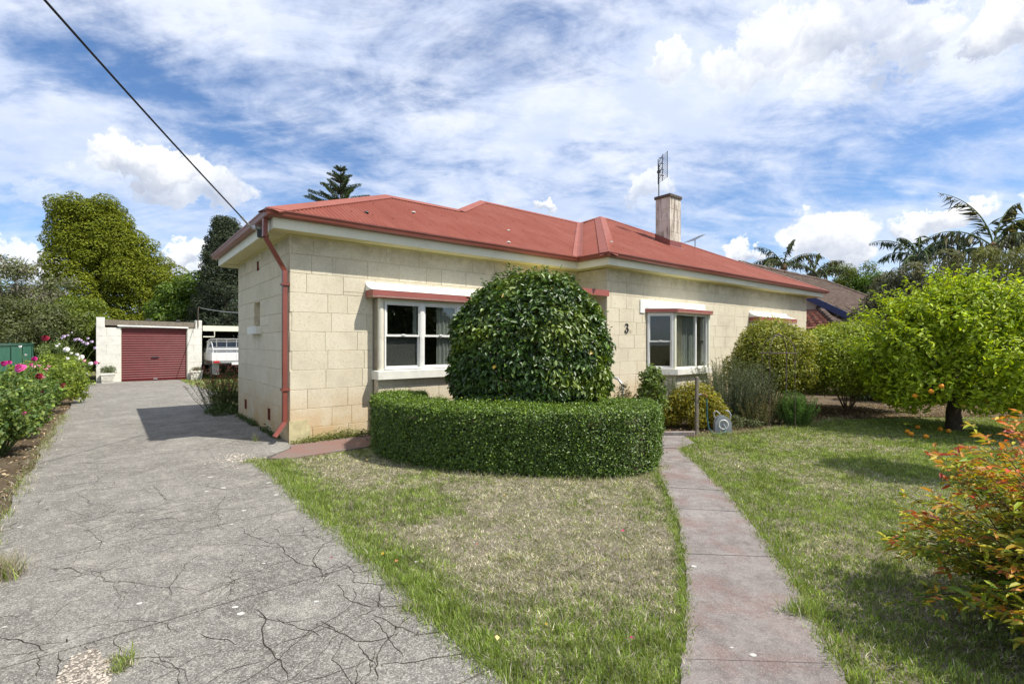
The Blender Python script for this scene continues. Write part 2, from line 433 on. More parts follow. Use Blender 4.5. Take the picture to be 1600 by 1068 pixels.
    leaf_mat('petal', 0.6, 0.25, 0.3, ty=(1.0, 0.9, 0.9))


make_materials()

# ------------------------------------------------------------------ mesh helpers


def raw_mesh(name, V, F, mats=(), tint=None, smooth=False):
    """V (n,3); F list of (m,k) int arrays (one per polygon size)"""
    me = bpy.data.meshes.new(name)
    V = np.asarray(V, dtype=np.float32)
    Fs = [np.asarray(f, dtype=np.int32) for f in (F if isinstance(F, list) else [F]) if len(f)]
    me.vertices.add(len(V)); me.vertices.foreach_set('co', V.ravel())
    nl = sum(f.size for f in Fs); npoly = sum(len(f) for f in Fs)
    me.loops.add(nl); me.polygons.add(npoly)
    me.loops.foreach_set('vertex_index', np.concatenate([f.ravel() for f in Fs]))
    tot = np.concatenate([np.full(len(f), f.shape[1], dtype=np.int32) for f in Fs])
    st = np.concatenate([[0], np.cumsum(tot)[:-1]]).astype(np.int32)
    me.polygons.foreach_set('loop_start', st); me.polygons.foreach_set('loop_total', tot)
    if smooth: me.polygons.foreach_set('use_smooth', np.ones(npoly, dtype=bool))
    if tint is not None:
        at = me.attributes.new('tint', 'FLOAT_COLOR', 'POINT')
        T = np.ones((len(V), 4), dtype=np.float32); T[:, :3] = tint
        at.data.foreach_set('color', T.ravel())
    for m in mats: me.materials.append(MAT[m] if isinstance(m, str) else m)
    me.update(calc_edges=True); me.validate()
    return me


def link(name, me, parent=None, loc=(0, 0, 0), rz=0.0, kind=None, label=None):
    o = bpy.data.objects.new(name, me); COL.objects.link(o)
    if parent is not None: o.parent = parent
    o.location = loc
    if rz: o.rotation_euler = (0, 0, rz)
    if kind: o['kind'] = kind
    if label: o['label'] = label
    return o


def thing(name, label, cat, loc=(0, 0, 0), rz=0.0, group=None):
    o = bpy.data.objects.new(name, None); COL.objects.link(o)
    o.empty_display_size = 0.2
    o.location = loc; o.rotation_euler = (0, 0, rz)
    o['label'] = label; o['category'] = cat
    if group: o['group'] = group
    return o


class MB:
    def __init__(self): self.v = []; self.f = []

    def add(self, vs, fs):
        b = len(self.v); self.v += [tuple(x) for x in vs]
        self.f += [tuple(i + b for i in f) for f in fs]; return self

    def box(self, x0, x1, y0, y1, z0, z1):
        return self.add([(x0, y0, z0), (x1, y0, z0), (x1, y1, z0), (x0, y1, z0), (x0, y0, z1), (x1, y0, z1), (x1, y1, z1), (x0, y1, z1)],
                        [(0, 3, 2, 1), (4, 5, 6, 7), (0, 1, 5, 4), (1, 2, 6, 5), (2, 3, 7, 6), (3, 0, 4, 7)])

    def cbox(self, x0, x1, y0, y1, z0, z1, c=0.01):        # box with its corners eased on the plan and the top
        p = [(x0 + c, y0), (x1 - c, y0), (x1, y0 + c), (x1, y1 - c), (x1 - c, y1), (x0 + c, y1), (x0, y1 - c), (x0, y0 + c)]
        q = [(min(max(a, x0 + c), x1 - c), min(max(b, y0 + c), y1 - c)) for a, b in p]
        n = 8
        vs = [(*a, z0) for a in p] + [(*a, z1 - c) for a in p] + [(*a, z1) for a in q]
        fs = [tuple(reversed(range(n)))] + [(i, (i + 1) % n, n + (i + 1) % n, n + i) for i in range(n)] + \
             [(n + i, n + (i + 1) % n, 2 * n + (i + 1) % n, 2 * n + i) for i in range(n)]
        fs.append((2 * n, 2 * n + 2, 2 * n + 4, 2 * n + 6))
        return self.add(vs, fs)

    def prism(self, poly, z0, z1):
        n = len(poly)
        vs = [(*p[:2], z0) for p in poly] + [(*p[:2], z1) for p in poly]
        return self.add(vs, [tuple(reversed(range(n))), tuple(range(n, 2 * n))] + [(i, (i + 1) % n, n + (i + 1) % n, n + i) for i in range(n)])

    def bar(self, a, b, w, h=None, up=(0, 0, 1)):          # rectangular bar from a to b
        h = h or w; a = Vector(a); b = Vector(b); d = (b - a).normalized(); up = Vector(up)
        if abs(d.dot(up)) > 0.98: up = Vector((1, 0, 0))
        s = d.cross(up).normalized() * (w / 2); t = s.cross(d).normalized() * (h / 2)
        vs = [p + q for p in (a, b) for q in (-s - t, s - t, s + t, -s + t)]
        return self.add(vs, [(0, 1, 2, 3), (7, 6, 5, 4), (0, 4, 5, 1), (1, 5, 6, 2), (2, 6, 7, 3), (3, 7, 4, 0)])

    def tube(self, pts, r, seg=8, caps=True):
        pts = [Vector(p) for p in pts]; n = len(pts)
        rs = r if isinstance(r, (list, tuple, np.ndarray)) else [r] * n
        b = len(self.v); ref = Vector((0.31, 0.17, 0.93))
        prev = None
        for i, p in enumerate(pts):
            d = (pts[min(i + 1, n - 1)] - pts[max(i - 1, 0)])
            d = d.normalized() if d.length > 1e-9 else Vector((0, 0, 1))
            if prev is None:
                s = d.cross(ref)
                if s.length < 0.05: s = d.cross(Vector((1, 0, 0)))
            else: s = prev - d * prev.dot(d)
            s = s.normalized(); prev = s; t = d.cross(s)
            for k in range(seg):
                a = 2 * math.pi * k / seg
                self.v.append(tuple(p + (s * math.cos(a) + t * math.sin(a)) * rs[i]))
        for i in range(n - 1):
            for k in range(seg):
                k2 = (k + 1) % seg
                self.f.append((b + i * seg + k, b + i * seg + k2, b + (i + 1) * seg + k2, b + (i + 1) * seg + k))
        if caps:
            self.f.append(tuple(b + k for k in reversed(range(seg)))); self.f.append(tuple(b + (n - 1) * seg + k for k in range(seg)))
        return self

    def lathe(self, prof, seg=16, c=(0, 0, 0)):
        b = len(self.v); n = len(prof)
        for (r, z) in prof:
            for k in range(seg):
                a = 2 * math.pi * k / seg
                self.v.append((c[0] + r * math.cos(a), c[1] + r * math.sin(a), c[2] + z))
        for i in range(n - 1):
            for k in range(seg):
                k2 = (k + 1) % seg
                self.f.append((b + i * seg + k, b + i * seg + k2, b + (i + 1) * seg + k2, b + (i + 1) * seg + k))
        self.f.append(tuple(b + k for k in reversed(range(seg)))); self.f.append(tuple(b + (n - 1) * seg + k for k in range(seg)))
        return self

    def sweep(self, prof, path, closed=False):             # prof: (out, z) section; path: (x, y) line, out = right-hand side
        n = len(path); m = len(prof); b = len(self.v)
        for i in range(n):
            p = Vector(path[i]); dirs = []
            if i > 0: dirs.append((p - Vector(path[i - 1])).normalized())
            if i < n - 1: dirs.append((Vector(path[i + 1]) - p).normalized())
            ns = [Vector((d.y, -d.x)) for d in dirs]
            nn = sum(ns, Vector((0, 0))).normalized(); k = 1 / max(0.3, nn.dot(ns[0]))
            for (o, z) in prof:
                self.v.append((p.x + nn.x * o * k, p.y + nn.y * o * k, z))
        for i in range(n - 1):
            for k in range(m if closed else m - 1):
                k2 = (k + 1) % m
                self.f.append((b + i * m + k, b + (i + 1) * m + k, b + (i + 1) * m + k2, b + i * m + k2))
        if closed:
            self.f.append(tuple(b + k for k in range(m))); self.f.append(tuple(b + (n - 1) * m + k for k in reversed(range(m))))
        return self

    def mesh(self, name, mat, smooth=False):
        me = bpy.data.meshes.new(name); me.from_pydata(self.v, [], self.f)
        if mat: me.materials.append(MAT[mat])
        if smooth:
            me.polygons.foreach_set('use_smooth', [True] * len(me.polygons))
        me.update(); return me

    def build(self, name, mat, parent=None, smooth=False, kind=None, label=None, loc=(0, 0, 0), rz=0.0):
        o = link(name, self.mesh(name, mat, smooth), parent, loc, rz, kind, label)
        if smooth:
            try: o.data.set_sharp_from_angle(angle=R(40))
            except Exception: pass
        return o


def unit(a): return a / np.maximum(np.linalg.norm(a, axis=1, keepdims=True), 1e-9)


def leaf_arrays(P, N, size, width=0.5, T=None, fold=0.18, droop=0.15, rng=RNG, six=False, jit=0.3):
    """one folded leaf per point: P base point, N facing; returns V (n*k,3), faces, verts per leaf"""
    n = len(P)
    N = unit(N)
    if T is None: T = rng.normal(size=(n, 3))
    T = unit(T - N * np.sum(T * N, axis=1, keepdims=True))
    B = np.cross(N, T)
    s = (np.asarray(size) * (1 + jit * rng.uniform(-1, 1, n)))[:, None]
    w = s * width * 0.5
    if not six:
        V = np.stack([P, P + T * s * 0.48 + B * w + N * w * fold * 2, P + T * s - N * s * droop, P + T * s * 0.48 - B * w + N * w * fold * 2], axis=1)
        i = np.arange(n)[:, None] * 4
        F = np.concatenate([i + np.array([[0, 3, 2]]), i + np.array([[0, 2, 1]])])
        return V.reshape(-1, 3), F, 4
    up = N * w * fold * 2
    V = np.stack([P, P + T * s * 0.28 + B * w * 0.9 + up, P + T * s * 0.66 + B * w * 0.8 + up - N * s * droop * 0.4, P + T * s - N * s * droop,
                  P + T * s * 0.66 - B * w * 0.8 + up - N * s * droop * 0.4, P + T * s * 0.28 - B * w * 0.9 + up], axis=1)
    i = np.arange(n)[:, None] * 6
    F = np.concatenate([i + np.array([[0, 3, 2, 1]]), i + np.array([[0, 5, 4, 3]])])
    return V.reshape(-1, 3), F, 6


def palette(n, cols, rng=RNG, var=0.22, w=None):
    cols = np.asarray(cols, dtype=float)
    idx = rng.choice(len(cols), n, p=w)
    idx2 = rng.choice(len(cols), n, p=w)
    k = rng.uniform(0, 0.5, n)[:, None]
    c = cols[idx] * (1 - k) + cols[idx2] * k
    return c * np.exp(rng.normal(0, var, n))[:, None]


def leaves(name, parent, P, N, size, cols, mat='leaf', width=0.5, T=None, six=False, fold=0.18, droop=0.15, var=0.22, w=None,
           tint=None, kind='stuff', jit=0.3, label=None):
    V, F, k = leaf_arrays(P, N, size, width, T, fold, droop, RNG, six, jit)
    c = palette(len(P), cols, RNG, var, w) if tint is None else tint
    me = raw_mesh(name, V, [F], (mat,), np.repeat(c, k, axis=0))
    return link(name, me, parent, kind=kind, label=label)


def shell(n, clumps, inner=0.13, rng=RNG, up=0.25, rough=0.55, zmin=None):
    """points near the skins of many clumps: (x,y,z,rx,ry,rz)"""
    C = np.asarray(clumps, dtype=float)
    area = (C[:, 3] * C[:, 4] + C[:, 4] * C[:, 5] + C[:, 3] * C[:, 5])
    idx = rng.choice(len(C), n, p=area / area.sum())
    d = unit(rng.normal(size=(n, 3)))
    r = 1 - np.abs(rng.normal(0, inner, n))
    P = C[idx, :3] + d * C[idx, 3:6] * r[:, None]
    N = unit(d / C[idx, 3:6] * C[idx, 3:6].mean(axis=1, keepdims=True) + rng.normal(size=(n, 3)) * rough + np.array([0, 0, up]))
    if zmin is not None:
        ok = P[:, 2] > zmin; P, N = P[ok], N[ok]
    return P, N


def in_poly(x, y, poly):
    poly = np.asarray(poly); inside = np.zeros(len(x), dtype=bool); j = len(poly) - 1
    for i in range(len(poly)):
        xi, yi = poly[i]; xj, yj = poly[j]
        c = ((yi > y) != (yj > y)) & (x < (xj - xi) * (y - yi) / (yj - yi + 1e-12) + xi)
        inside ^= c; j = i
    return inside


def vnoise(x, y, s, seed=0):
    """cheap smooth value noise 0..1"""
    def h(a, b): return np.modf(np.abs(np.sin(a * 127.1 + b * 311.7 + seed * 17.3) * 43758.5453))[0]
    x = x * s; y = y * s
    xi = np.floor(x); yi = np.floor(y); fx = x - xi; fy = y - yi
    fx = fx * fx * (3 - 2 * fx); fy = fy * fy * (3 - 2 * fy)
    return (h(xi, yi) * (1 - fx) + h(xi + 1, yi) * fx) * (1 - fy) + (h(xi, yi + 1) * (1 - fx) + h(xi + 1, yi + 1) * fx) * fy


def limb(mb, a, b, r0, r1, bend=0.15, n=6, seg=7):
    a = Vector(a); b = Vector(b); L = (b - a).length
    o1 = Vector((random.uniform(-1, 1), random.uniform(-1, 1), random.uniform(-0.3, 0.6))) * L * bend
    pts = []; rs = []
    for i in range(n + 1):
        t = i / n
        pts.append(a.lerp(b, t) + o1 * math.sin(math.pi * t)); rs.append(r0 + (r1 - r0) * t)
    mb.tube(pts, rs, seg); return pts

# ------------------------------------------------------------------ the ground
def build_ground():
    mb = MB(); mb.add([(-400, -300, -0.06), (400, -300, -0.06), (400, 700, -0.06), (-400, 700, -0.06)], [(0, 1, 2, 3)])
    mb.build('ground', 'far_ground', kind='structure')
    # garden soil under beds and roses, one sheet a little higher
    p = [W2(-7.5, -9), W2(-2.7, -9), W2(-2.7, 16.6), W2(-7.5, 16.6)]
    MB().add([(*q, -0.02) for q in p], [(0, 1, 2, 3)]).build('garden_bed', 'garden_soil', kind='structure')
    p = [(1.95, 8.2), (3.2, 8.15), (5.4, 9.2), (8.0, 10.4), (16, 10.6), (26, 12), (26, 26), (16, 21), (11.2, 17.6), (2.0, 10.6), (1.4, 9.6)]
    MB().add([(*q, -0.02) for q in p], [tuple(range(len(p)))]).build('garden_bed', 'garden_soil', kind='structure')


DRIVE_EDGE = [(-9.0, -0.35), (-7.2, -0.62)]                 # (v, u) of the lawn side, in house plan


def drive_right(v):
    pts = sorted(DRIVE_EDGE)
    for (v0, u0), (v1, u1) in zip(pts, pts[1:]):
        if v0 <= v <= v1: return u0 + (u1 - u0) * (v - v0) / (v1 - v0)
    return pts[0][1] if v < pts[0][0] else pts[-1][1]


def build_drive():
    edge_px = [(404, 722), (432, 741), (480, 790), (540, 840), (600, 890), (660, 950), (720, 1000), (790, 1068)]
    for p in edge_px:
        u, v = L2(*G(*p)); DRIVE_EDGE.append((v, u))
    DRIVE_EDGE.extend([(-0.75, -0.42), (-0.3, -0.02), (8.2, -0.02), (9.3, 0.5), (11.5, 0.28), (13.9, 0.1), (16.7, 0.1)])
    joints = [-9, -7.6, -6.15, -4.72, -3.27, -1.34, 0.25, 1.9, 3.5, 5.1, 6.7, 8.3, 9.9, 11.6, 13.2, 14.9, 16.72]
    drive = MB().add([(*W2(u, v), -0.025) for u, v in [(-2.86, -9), (-0.6, -9), (-0.9, -5.5), (-0.55, -1), (0, 0), (0.0, 8), (0.1, 16.7), (-2.86, 16.7)]], [tuple(range(8))])
    d = drive.build('driveway', 'crack_dirt', kind='structure')
    for k, (a, b) in enumerate(zip(joints, joints[1:])):
        a2, b2 = a + 0.006, b - 0.006
        left = [(-2.86 + 0.02 * math.sin(v * 2.7) + 0.012 * math.sin(v * 7.1), v) for v in np.linspace(b2, a2, 8)]
        right = [(drive_right(v) + 0.03 * math.sin(v * 9.1) + 0.02 * math.sin(v * 23.7 + 1), v) for v in np.linspace(a2, b2, 14)]
        dz = 0.0006 * math.sin(k * 2.3)
        mb = MB(); mb.prism([W2(u, v) for u, v in left + right], -0.02, 0.012 + dz)
        mb.build('slab', 'concrete', d)


def crack_strip(mb, pts, w0=0.006, z=0.0135, seed=0):
    rnd = random.Random(seed)
    P = []
    for a, b in zip(pts, pts[1:]):
        L = math.hypot(b[0] - a[0], b[1] - a[1]); n = max(2, int(L / 0.03))
        nx, ny = -(b[1] - a[1]) / max(L, 1e-6), (b[0] - a[0]) / max(L, 1e-6)
        dev = 0.0
        for i in range(n):
            t = i / n
            dev = dev * 0.7 + rnd.uniform(-1, 1) * 0.011
            o = dev * math.sin(math.pi * t) ** 0.5 if t > 0 else 0
            P.append((a[0] + (b[0] - a[0]) * t + nx * o, a[1] + (b[1] - a[1]) * t + ny * o))
    P.append(pts[-1])
    n = len(P); vs = []; fs = []
    for i, p in enumerate(P):
        q = P[min(i + 2, n - 1)]; r = P[max(i - 2, 0)]
        dx, dy = q[0] - r[0], q[1] - r[1]; L = math.hypot(dx, dy) or 1
        w = w0 * (0.55 + 0.6 * rnd.random()) * min(1, 0.3 + 5 * min(i, n - 1 - i) / n)
        vs += [(p[0] - dy / L * w, p[1] + dx / L * w, z), (p[0] + dy / L * w, p[1] - dx / L * w, z)]
        if i: fs.append((2 * i - 2, 2 * i - 1, 2 * i + 1, 2 * i))
    mb.add(vs, fs)


def build_cracks():
    c6 = [[(225, 615), (240, 605), (285, 600), (335, 625), (270, 668)], [(240, 605), (300, 580), (320, 545)], [(355, 430), (365, 450), (400, 480), (410, 520)],
          [(250, 422), (330, 410), (410, 395), (460, 370), (495, 350)], [(200, 300), (310, 290), (390, 265), (480, 270)], [(390, 265), (405, 235), (385, 215)],
          [(310, 290), (370, 330)], [(150, 355), (155, 330), (175, 312)], [(130, 232), (290, 218), (400, 212), (545, 195)], [(365, 140), (390, 150), (540, 155)],
          [(350, 150), (375, 130)], [(920, 310), (880, 360), (872, 378), (905, 400), (895, 430), (910, 438)], [(870, 360), (1000, 355), (1100, 345), (1130, 352)],
          [(985, 430), (1010, 462), (1060, 480), (1090, 495), (1135, 500), (1160, 540), (1215, 580), (1275, 592), (1310, 620), (1320, 635), (1305, 660)],
          [(1135, 485), (1160, 460), (1240, 450), (1300, 440), (1370, 428)], [(1150, 470), (1250, 465), (1330, 485), (1380, 470)],
          [(1330, 500), (1290, 550), (1285, 580), (1320, 625), (1370, 590), (1414, 570)], [(940, 745), (945, 700), (960, 660), (930, 635), (990, 580), (1000, 545)],
          [(815, 870), (860, 890), (930, 895), (980, 920)], [(1040, 770), (1085, 805), (1075, 870), (1105, 935), (1150, 980), (1180, 1068)],
          [(1105, 935), (1200, 895), (1350, 850)], [(1300, 835), (1350, 850), (1395, 870)], [(0, 890), (70, 895), (140, 915), (180, 945)],
          [(140, 930), (230, 910), (290, 900)], [(0, 970), (120, 950), (170, 940)], [(150, 960), (150, 1050)], [(240, 945), (250, 985), (235, 1030), (250, 1068)],
          [(250, 985), (345, 960)], [(345, 960), (345, 925), (385, 900), (400, 918)], [(760, 240), (850, 265), (930, 280), (1040, 250)], [(1030, 275), (1120, 265), (1160, 250)],
          [(1140, 470), (1130, 440), (1200, 400)], [(620, 255), (660, 300), (690, 330)], [(30, 440), (60, 420), (85, 405)], [(640, 175), (700, 160), (760, 158)], [(60, 300), (150, 290)]]
    c7 = [[(0, 690), (30, 650), (130, 585)], [(80, 600), (130, 640), (230, 625)], [(140, 650), (130, 680), (280, 690), (330, 685)],
          [(70, 690), (95, 735), (160, 765), (220, 775)], [(235, 690), (225, 770)], [(220, 775), (355, 780)], [(140, 820), (220, 785)],
          [(205, 805), (300, 855), (330, 860), (380, 885)], [(300, 860), (380, 790)], [(380, 885), (530, 860)], [(300, 860), (240, 930), (225, 1000), (220, 1068)],
          [(60, 870), (140, 910), (230, 905), (300, 880)], [(0, 830), (60, 870)], [(235, 1000), (380, 990), (520, 965), (640, 940)], [(150, 920), (220, 1005)],
          [(0, 500), (60, 480)], [(0, 540), (70, 500)]]
    mb = MB()
    heavy = {13, 16, 19, 22}
    for i, c in enumerate(c6):
        crack_strip(mb, [G(x / 2.6185, 660 + y / 2.6185) for x, y in c], 0.0033 if i in heavy else 0.0020, seed=i)
    for i, c in enumerate(c7):
        crack_strip(mb, [G(500 + x / 2.495, 640 + y / 2.495) for x, y in c], 0.0027, seed=100 + i)
    rnd = random.Random(5)
    for i in range(26):                                  # hairlines further up the drive
        u, v = rnd.uniform(-2.7, -0.3), rnd.uniform(-1.2, 8)
        pts = [(u, v)]
        for k in range(rnd.randint(2, 5)):
            u += rnd.uniform(-.35, .45); v += rnd.uniform(-.22, .22); pts.append((min(max(u, -2.8), -0.15), v))
        crack_strip(mb, [W2(*q) for q in pts], 0.0032, seed=200 + i)
    for i in range(95):                                  # the finer crazing between them
        v = rnd.uniform(-6.2, -.6); u = rnd.uniform(-2.8, drive_right(v) - .1); a = rnd.uniform(0, 6.283); pts = [W2(u, v)]
        for k in range(rnd.randint(2, 6)):
            a += rnd.gauss(0, .55); L = rnd.uniform(.08, .26); u += L * math.cos(a); v += L * math.sin(a)
            if u > drive_right(v) - .03 or u < -2.84: break
            pts.append(W2(u, v))
        if len(pts) > 1: crack_strip(mb, pts, rnd.choice([0.0012, 0.0016, 0.0022]), seed=400 + i)
    ends = [G(500 + x / 2.495, 640 + y / 2.495) for cc in c7 for x, y in cc] + [G(x / 2.6185, 660 + y / 2.6185) for cc in c6 for x, y in cc]
    for (x, y) in ends:                                  # spalled chips where cracks meet
        if rnd.random() < .45: continue
        x += rnd.gauss(0, .012); y += rnd.gauss(0, .008); n = 8; r = rnd.choice([.003, .004, .006, .008]); st = rnd.uniform(1.6, 3.8); an = rnd.uniform(0, 3.14)
        ring = []
        for k in range(n):
            q = 2 * math.pi * k / n; p, s = r * st * rnd.uniform(.5, 1.2) * math.cos(q), r * .6 * rnd.uniform(.5, 1.2) * math.sin(q)
            ring.append((x + p * math.cos(an) - s * math.sin(an), y + p * math.sin(an) + s * math.cos(an), .0137))
        mb.add(ring, [tuple(range(n))])
    mb.build('crack_lines', 'crack_dirt', kind='stuff')
    # lichen and droppings: thin irregular rosettes
    mb = MB(); spots = [(962, 763, .03), (985, 790, .04), (940, 787, .008), (580, 383, .03), (845, 286, .04), (948, 421, .03), (998, 365, .04), (860, 227, .05),
                        (915, 272, .05), (1320, 396, .03), (1080, 583, .02), (405, 492, .02), (1295, 740, .025), (80, 433, .03), (1215, 328, .04), (1130, 300, .045), (1165, 283, .05), (1100, 250, .05), (20, 845, .018), (570, 748, .03)]
    L = [(*G(x / 2.6185, 660 + y / 2.6185), r) for x, y, r in spots]
    L += [(*G(1084, 887), .033), (*G(650, 925 - 45), .02), (*G(1177, 1027), .03), (*G(1143, 1015), .015)]
    for i in range(60):
        u, v = rnd.uniform(-2.6, 0.9), rnd.uniform(-5.6, 0.8)
        if u < drive_right(v) - 0.1: L.append((*W2(u, v), rnd.choice([.004, .006, .008, .013])))
    for (x, y, r) in L:
        r *= .6; n = 11; ph = rnd.uniform(0, 6)
        ring = [(x + r * (0.72 + 0.38 * rnd.random()) * math.cos(2 * math.pi * k / n), y + r * (0.6 + .3 * rnd.random()) * math.sin(2 * math.pi * k / n), 0.0142) for k in range(n)]
        mb.add([(x, y, 0.0148)] + ring, [(0, k + 1, (k + 1) % n + 1) for k in range(n)])
    mb.build('lichen', 'lichen', kind='stuff')


PATH_L = [(1040, 1500), (1062, 1068), (1072, 990), (1074, 930), (1069, 870), (1060, 815), (1043, 765), (1022, 722), (1010, 700)]
PATH_R = [(1500, 1500), (1322, 1068), (1290, 1005), (1255, 940), (1215, 875), (1178, 822), (1135, 770), (1095, 730), (1062, 702)]


def resample(pts, n):
    P = np.array(pts, dtype=float); d = np.concatenate([[0], np.cumsum(np.hypot(*np.diff(P, axis=0).T))])
    t = np.linspace(0, d[-1], n)
    return np.stack([np.interp(t, d, P[:, 0]), np.interp(t, d, P[:, 1])], axis=1)


def build_path():
    Lp = np.array([G(*p) for p in PATH_L]); Rp = np.array([G(*p) for p in PATH_R])
    base = MB(); poly = [tuple(p) for p in Lp] + [tuple(p) for p in Rp[::-1]]
    base.add([(*p, -0.018) for p in poly], [tuple(range(len(poly)))])
    path = base.build('path', 'crack_dirt', kind='structure')

    def lerp(P, t):
        i = min(int(t), len(P) - 2); f = t - i
        return P[i] * (1 - f) + P[i + 1] * f
    cuts = [0, 1.42, 4.05, 5.35, 6.05, 7.2, 8.0]
    for k, (a, b) in enumerate(zip(cuts, cuts[1:])):
        ts = np.linspace(a + 0.006, b - 0.006, 9)
        l = [lerp(Lp, t) for t in ts]; r = [lerp(Rp, t) for t in ts[::-1]]
        rnd = random.Random(k)
        l = [(p[0] + rnd.uniform(-.012, .012), p[1]) for p in l]; r = [(p[0] + rnd.uniform(-.02, .02), p[1]) for p in r]
        MB().prism(l + r, -0.016, 0.012).build('slab', 'path_concrete', path)
    q = [G(1008, 699), G(1026, 681), G(1068, 681), G(1085, 692), G(1062, 701)]
    MB().prism(q, -0.016, 0.010).build('slab', 'path_concrete', path)
    # raised edging strip at the foot of the bed
    q = [(AT(1028, 8.15), 8.15), (AT(1085, 8.15), 8.17), (AT(1087, 8.28), 8.30), (AT(1028, 8.28), 8.28)]
    MB().prism(q, -0.02, 0.05).build('path_edging', 'path_concrete', kind='structure')
    # red-tinted apron along the front wall
    ap = MB().add([(*W2(u, v), -0.016) for u, v in [(-0.5, -1.1), (6.2, -1.1), (6.2, -0.02), (-0.1, -0.02)]], [(0, 1, 2, 3)])
    apron = ap.build('verandah_path', 'crack_dirt', kind='structure')
    MB().prism([W2(u, v) for u, v in [(-0.50, -0.95), (-0.33, -1.12), (1.02, -1.05), (1.02, -0.12), (0.0, -0.12), (-0.12, -0.5)]], -0.014, 0.013).build('slab', 'red_concrete', apron)
    for a, b in ((1.03, 2.6), (2.61, 4.3), (4.31, 6.2)):
        MB().prism([W2(a, -1.05), W2(b, -1.05), W2(b, -0.23), W2(a, -0.23)], -0.014, 0.013).build('slab', 'red_concrete', apron)


build_ground(); build_drive(); build_cracks(); build_path()

# ------------------------------------------------------------------ the house
CRS = [0.0, 0.20, 0.50, 0.80, 1.10, 1.40, 1.70, 2.00, 2.30, 2.60, 2.895, 3.17]


def subtract(rects, hole):
    out = []
    a0, a1, b0, b1 = hole
    for (x0, x1, z0, z1) in rects:
        if a1 <= x0 or a0 >= x1 or b1 <= z0 or b0 >= z1: out.append((x0, x1, z0, z1)); continue
        if z0 < b0: out.append((x0, x1, z0, b0))
        if z1 > b1: out.append((x0, x1, b1, z1))
        zz0, zz1 = max(z0, b0), min(z1, b1)
        if x0 < a0: out.append((x0, a0, zz0, zz1))
        if x1 > a1: out.append((a1, x1, zz0, zz1))
    return out


BLOCKS = {}


def block_mesh(w, h, var, mat='limestone'):
    key = (round(w, 3), round(h, 3), var, mat)
    if key in BLOCKS: return BLOCKS[key]
    rnd = random.Random(hash(key[:3]) & 0xffff)
    c = 0.004; j = lambda: rnd.uniform(-0.0016, 0.0016)
    o = [(0, 0), (w, 0), (w, h), (0, h)]; i = [(c, c), (w - c, c), (w - c, h - c), (c, h - c)]
    v = [(x, 0, z) for x, z in o] + [(x + j(), -0.0045, z + j()) for x, z in o] + [(x, -0.0085 + j() * .8, z) for x, z in i]
    f = [(k, (k + 1) % 4, 4 + (k + 1) % 4, 4 + k) for k in range(4)] + [(4 + k, 4 + (k + 1) % 4, 8 + (k + 1) % 4, 8 + k) for k in range(4)] + [(8, 9, 10, 11)]
    mb = MB(); mb.add(v, f)
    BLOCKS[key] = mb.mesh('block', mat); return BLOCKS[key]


def make_wall(parent, loc, rz, length, z1=3.17, holes=(), offset=0.0, bw=0.585, thick=0.2, x_start=0.0, hidden=(), mat='limestone', jitter=0.10, rows=None, ext=0.0):
    rects = [(x_start, length, -0.03, z1)]
    for h in holes: rects = subtract(rects, h)
    mb = MB()
    for (x0, x1, a, b) in rects: mb.box(x0, x1, 0, thick, a, b)
    wall = mb.build('wall', 'mortar', parent, loc=loc, rz=rz)
    rnd = random.Random(int(length * 977 + loc[0] * 31))
    joined = MB(); g = 0.004
    rows = rows or [z for z in CRS if z <= z1 + 1e-3]
    for k, (za, zb) in enumerate(zip(rows, rows[1:])):
        x = -ext - (0 if k % 2 else bw / 2) - offset
        while x < length + ext:
            w = bw * (1 + (rnd.uniform(-jitter, jitter) if rnd.random() < 0.8 else -0.45))
            a, b = max(x, -ext), min(x + w, length + ext)
            x += w
            if b - a < 0.07: continue
            for (p, q, r, s) in _sub([(a, b, za, zb)], holes):
                if q - p < 0.04 or s - r < 0.04: continue
                hid = any(h0 < (p + q) / 2 < h1 and (r + s) / 2 < h2 for h0, h1, h2 in hidden)
                ww, hh = q - p - g, s - r - g
                if hid:
                    joined.box(p + g / 2, q - g / 2, -0.0115, 0, r + g / 2, s - g / 2); continue
                me = block_mesh(round(ww, 2) if ww > 0.1 else ww, hh, rnd.randint(0, 2), mat)
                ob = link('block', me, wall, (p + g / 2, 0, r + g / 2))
                dx = ww / (round(ww, 2) if ww > 0.1 else ww)
                ob.scale = (dx, 1 + rnd.uniform(-.15, .15), 1)
    if joined.v: joined.build('block_course', mat, wall, kind='stuff')
    return wall


def _sub(r, holes):
    for h in holes: r = subtract(r, h)
    return r


house = thing('house', 'cream limestone block house with red corrugated iron roof behind the clipped hedge', 'house', (AX, AY, 0), TH)
WV = -0.875; IU = 6.35; RU = 17.3                        # wing line, inner corner, right-hand end


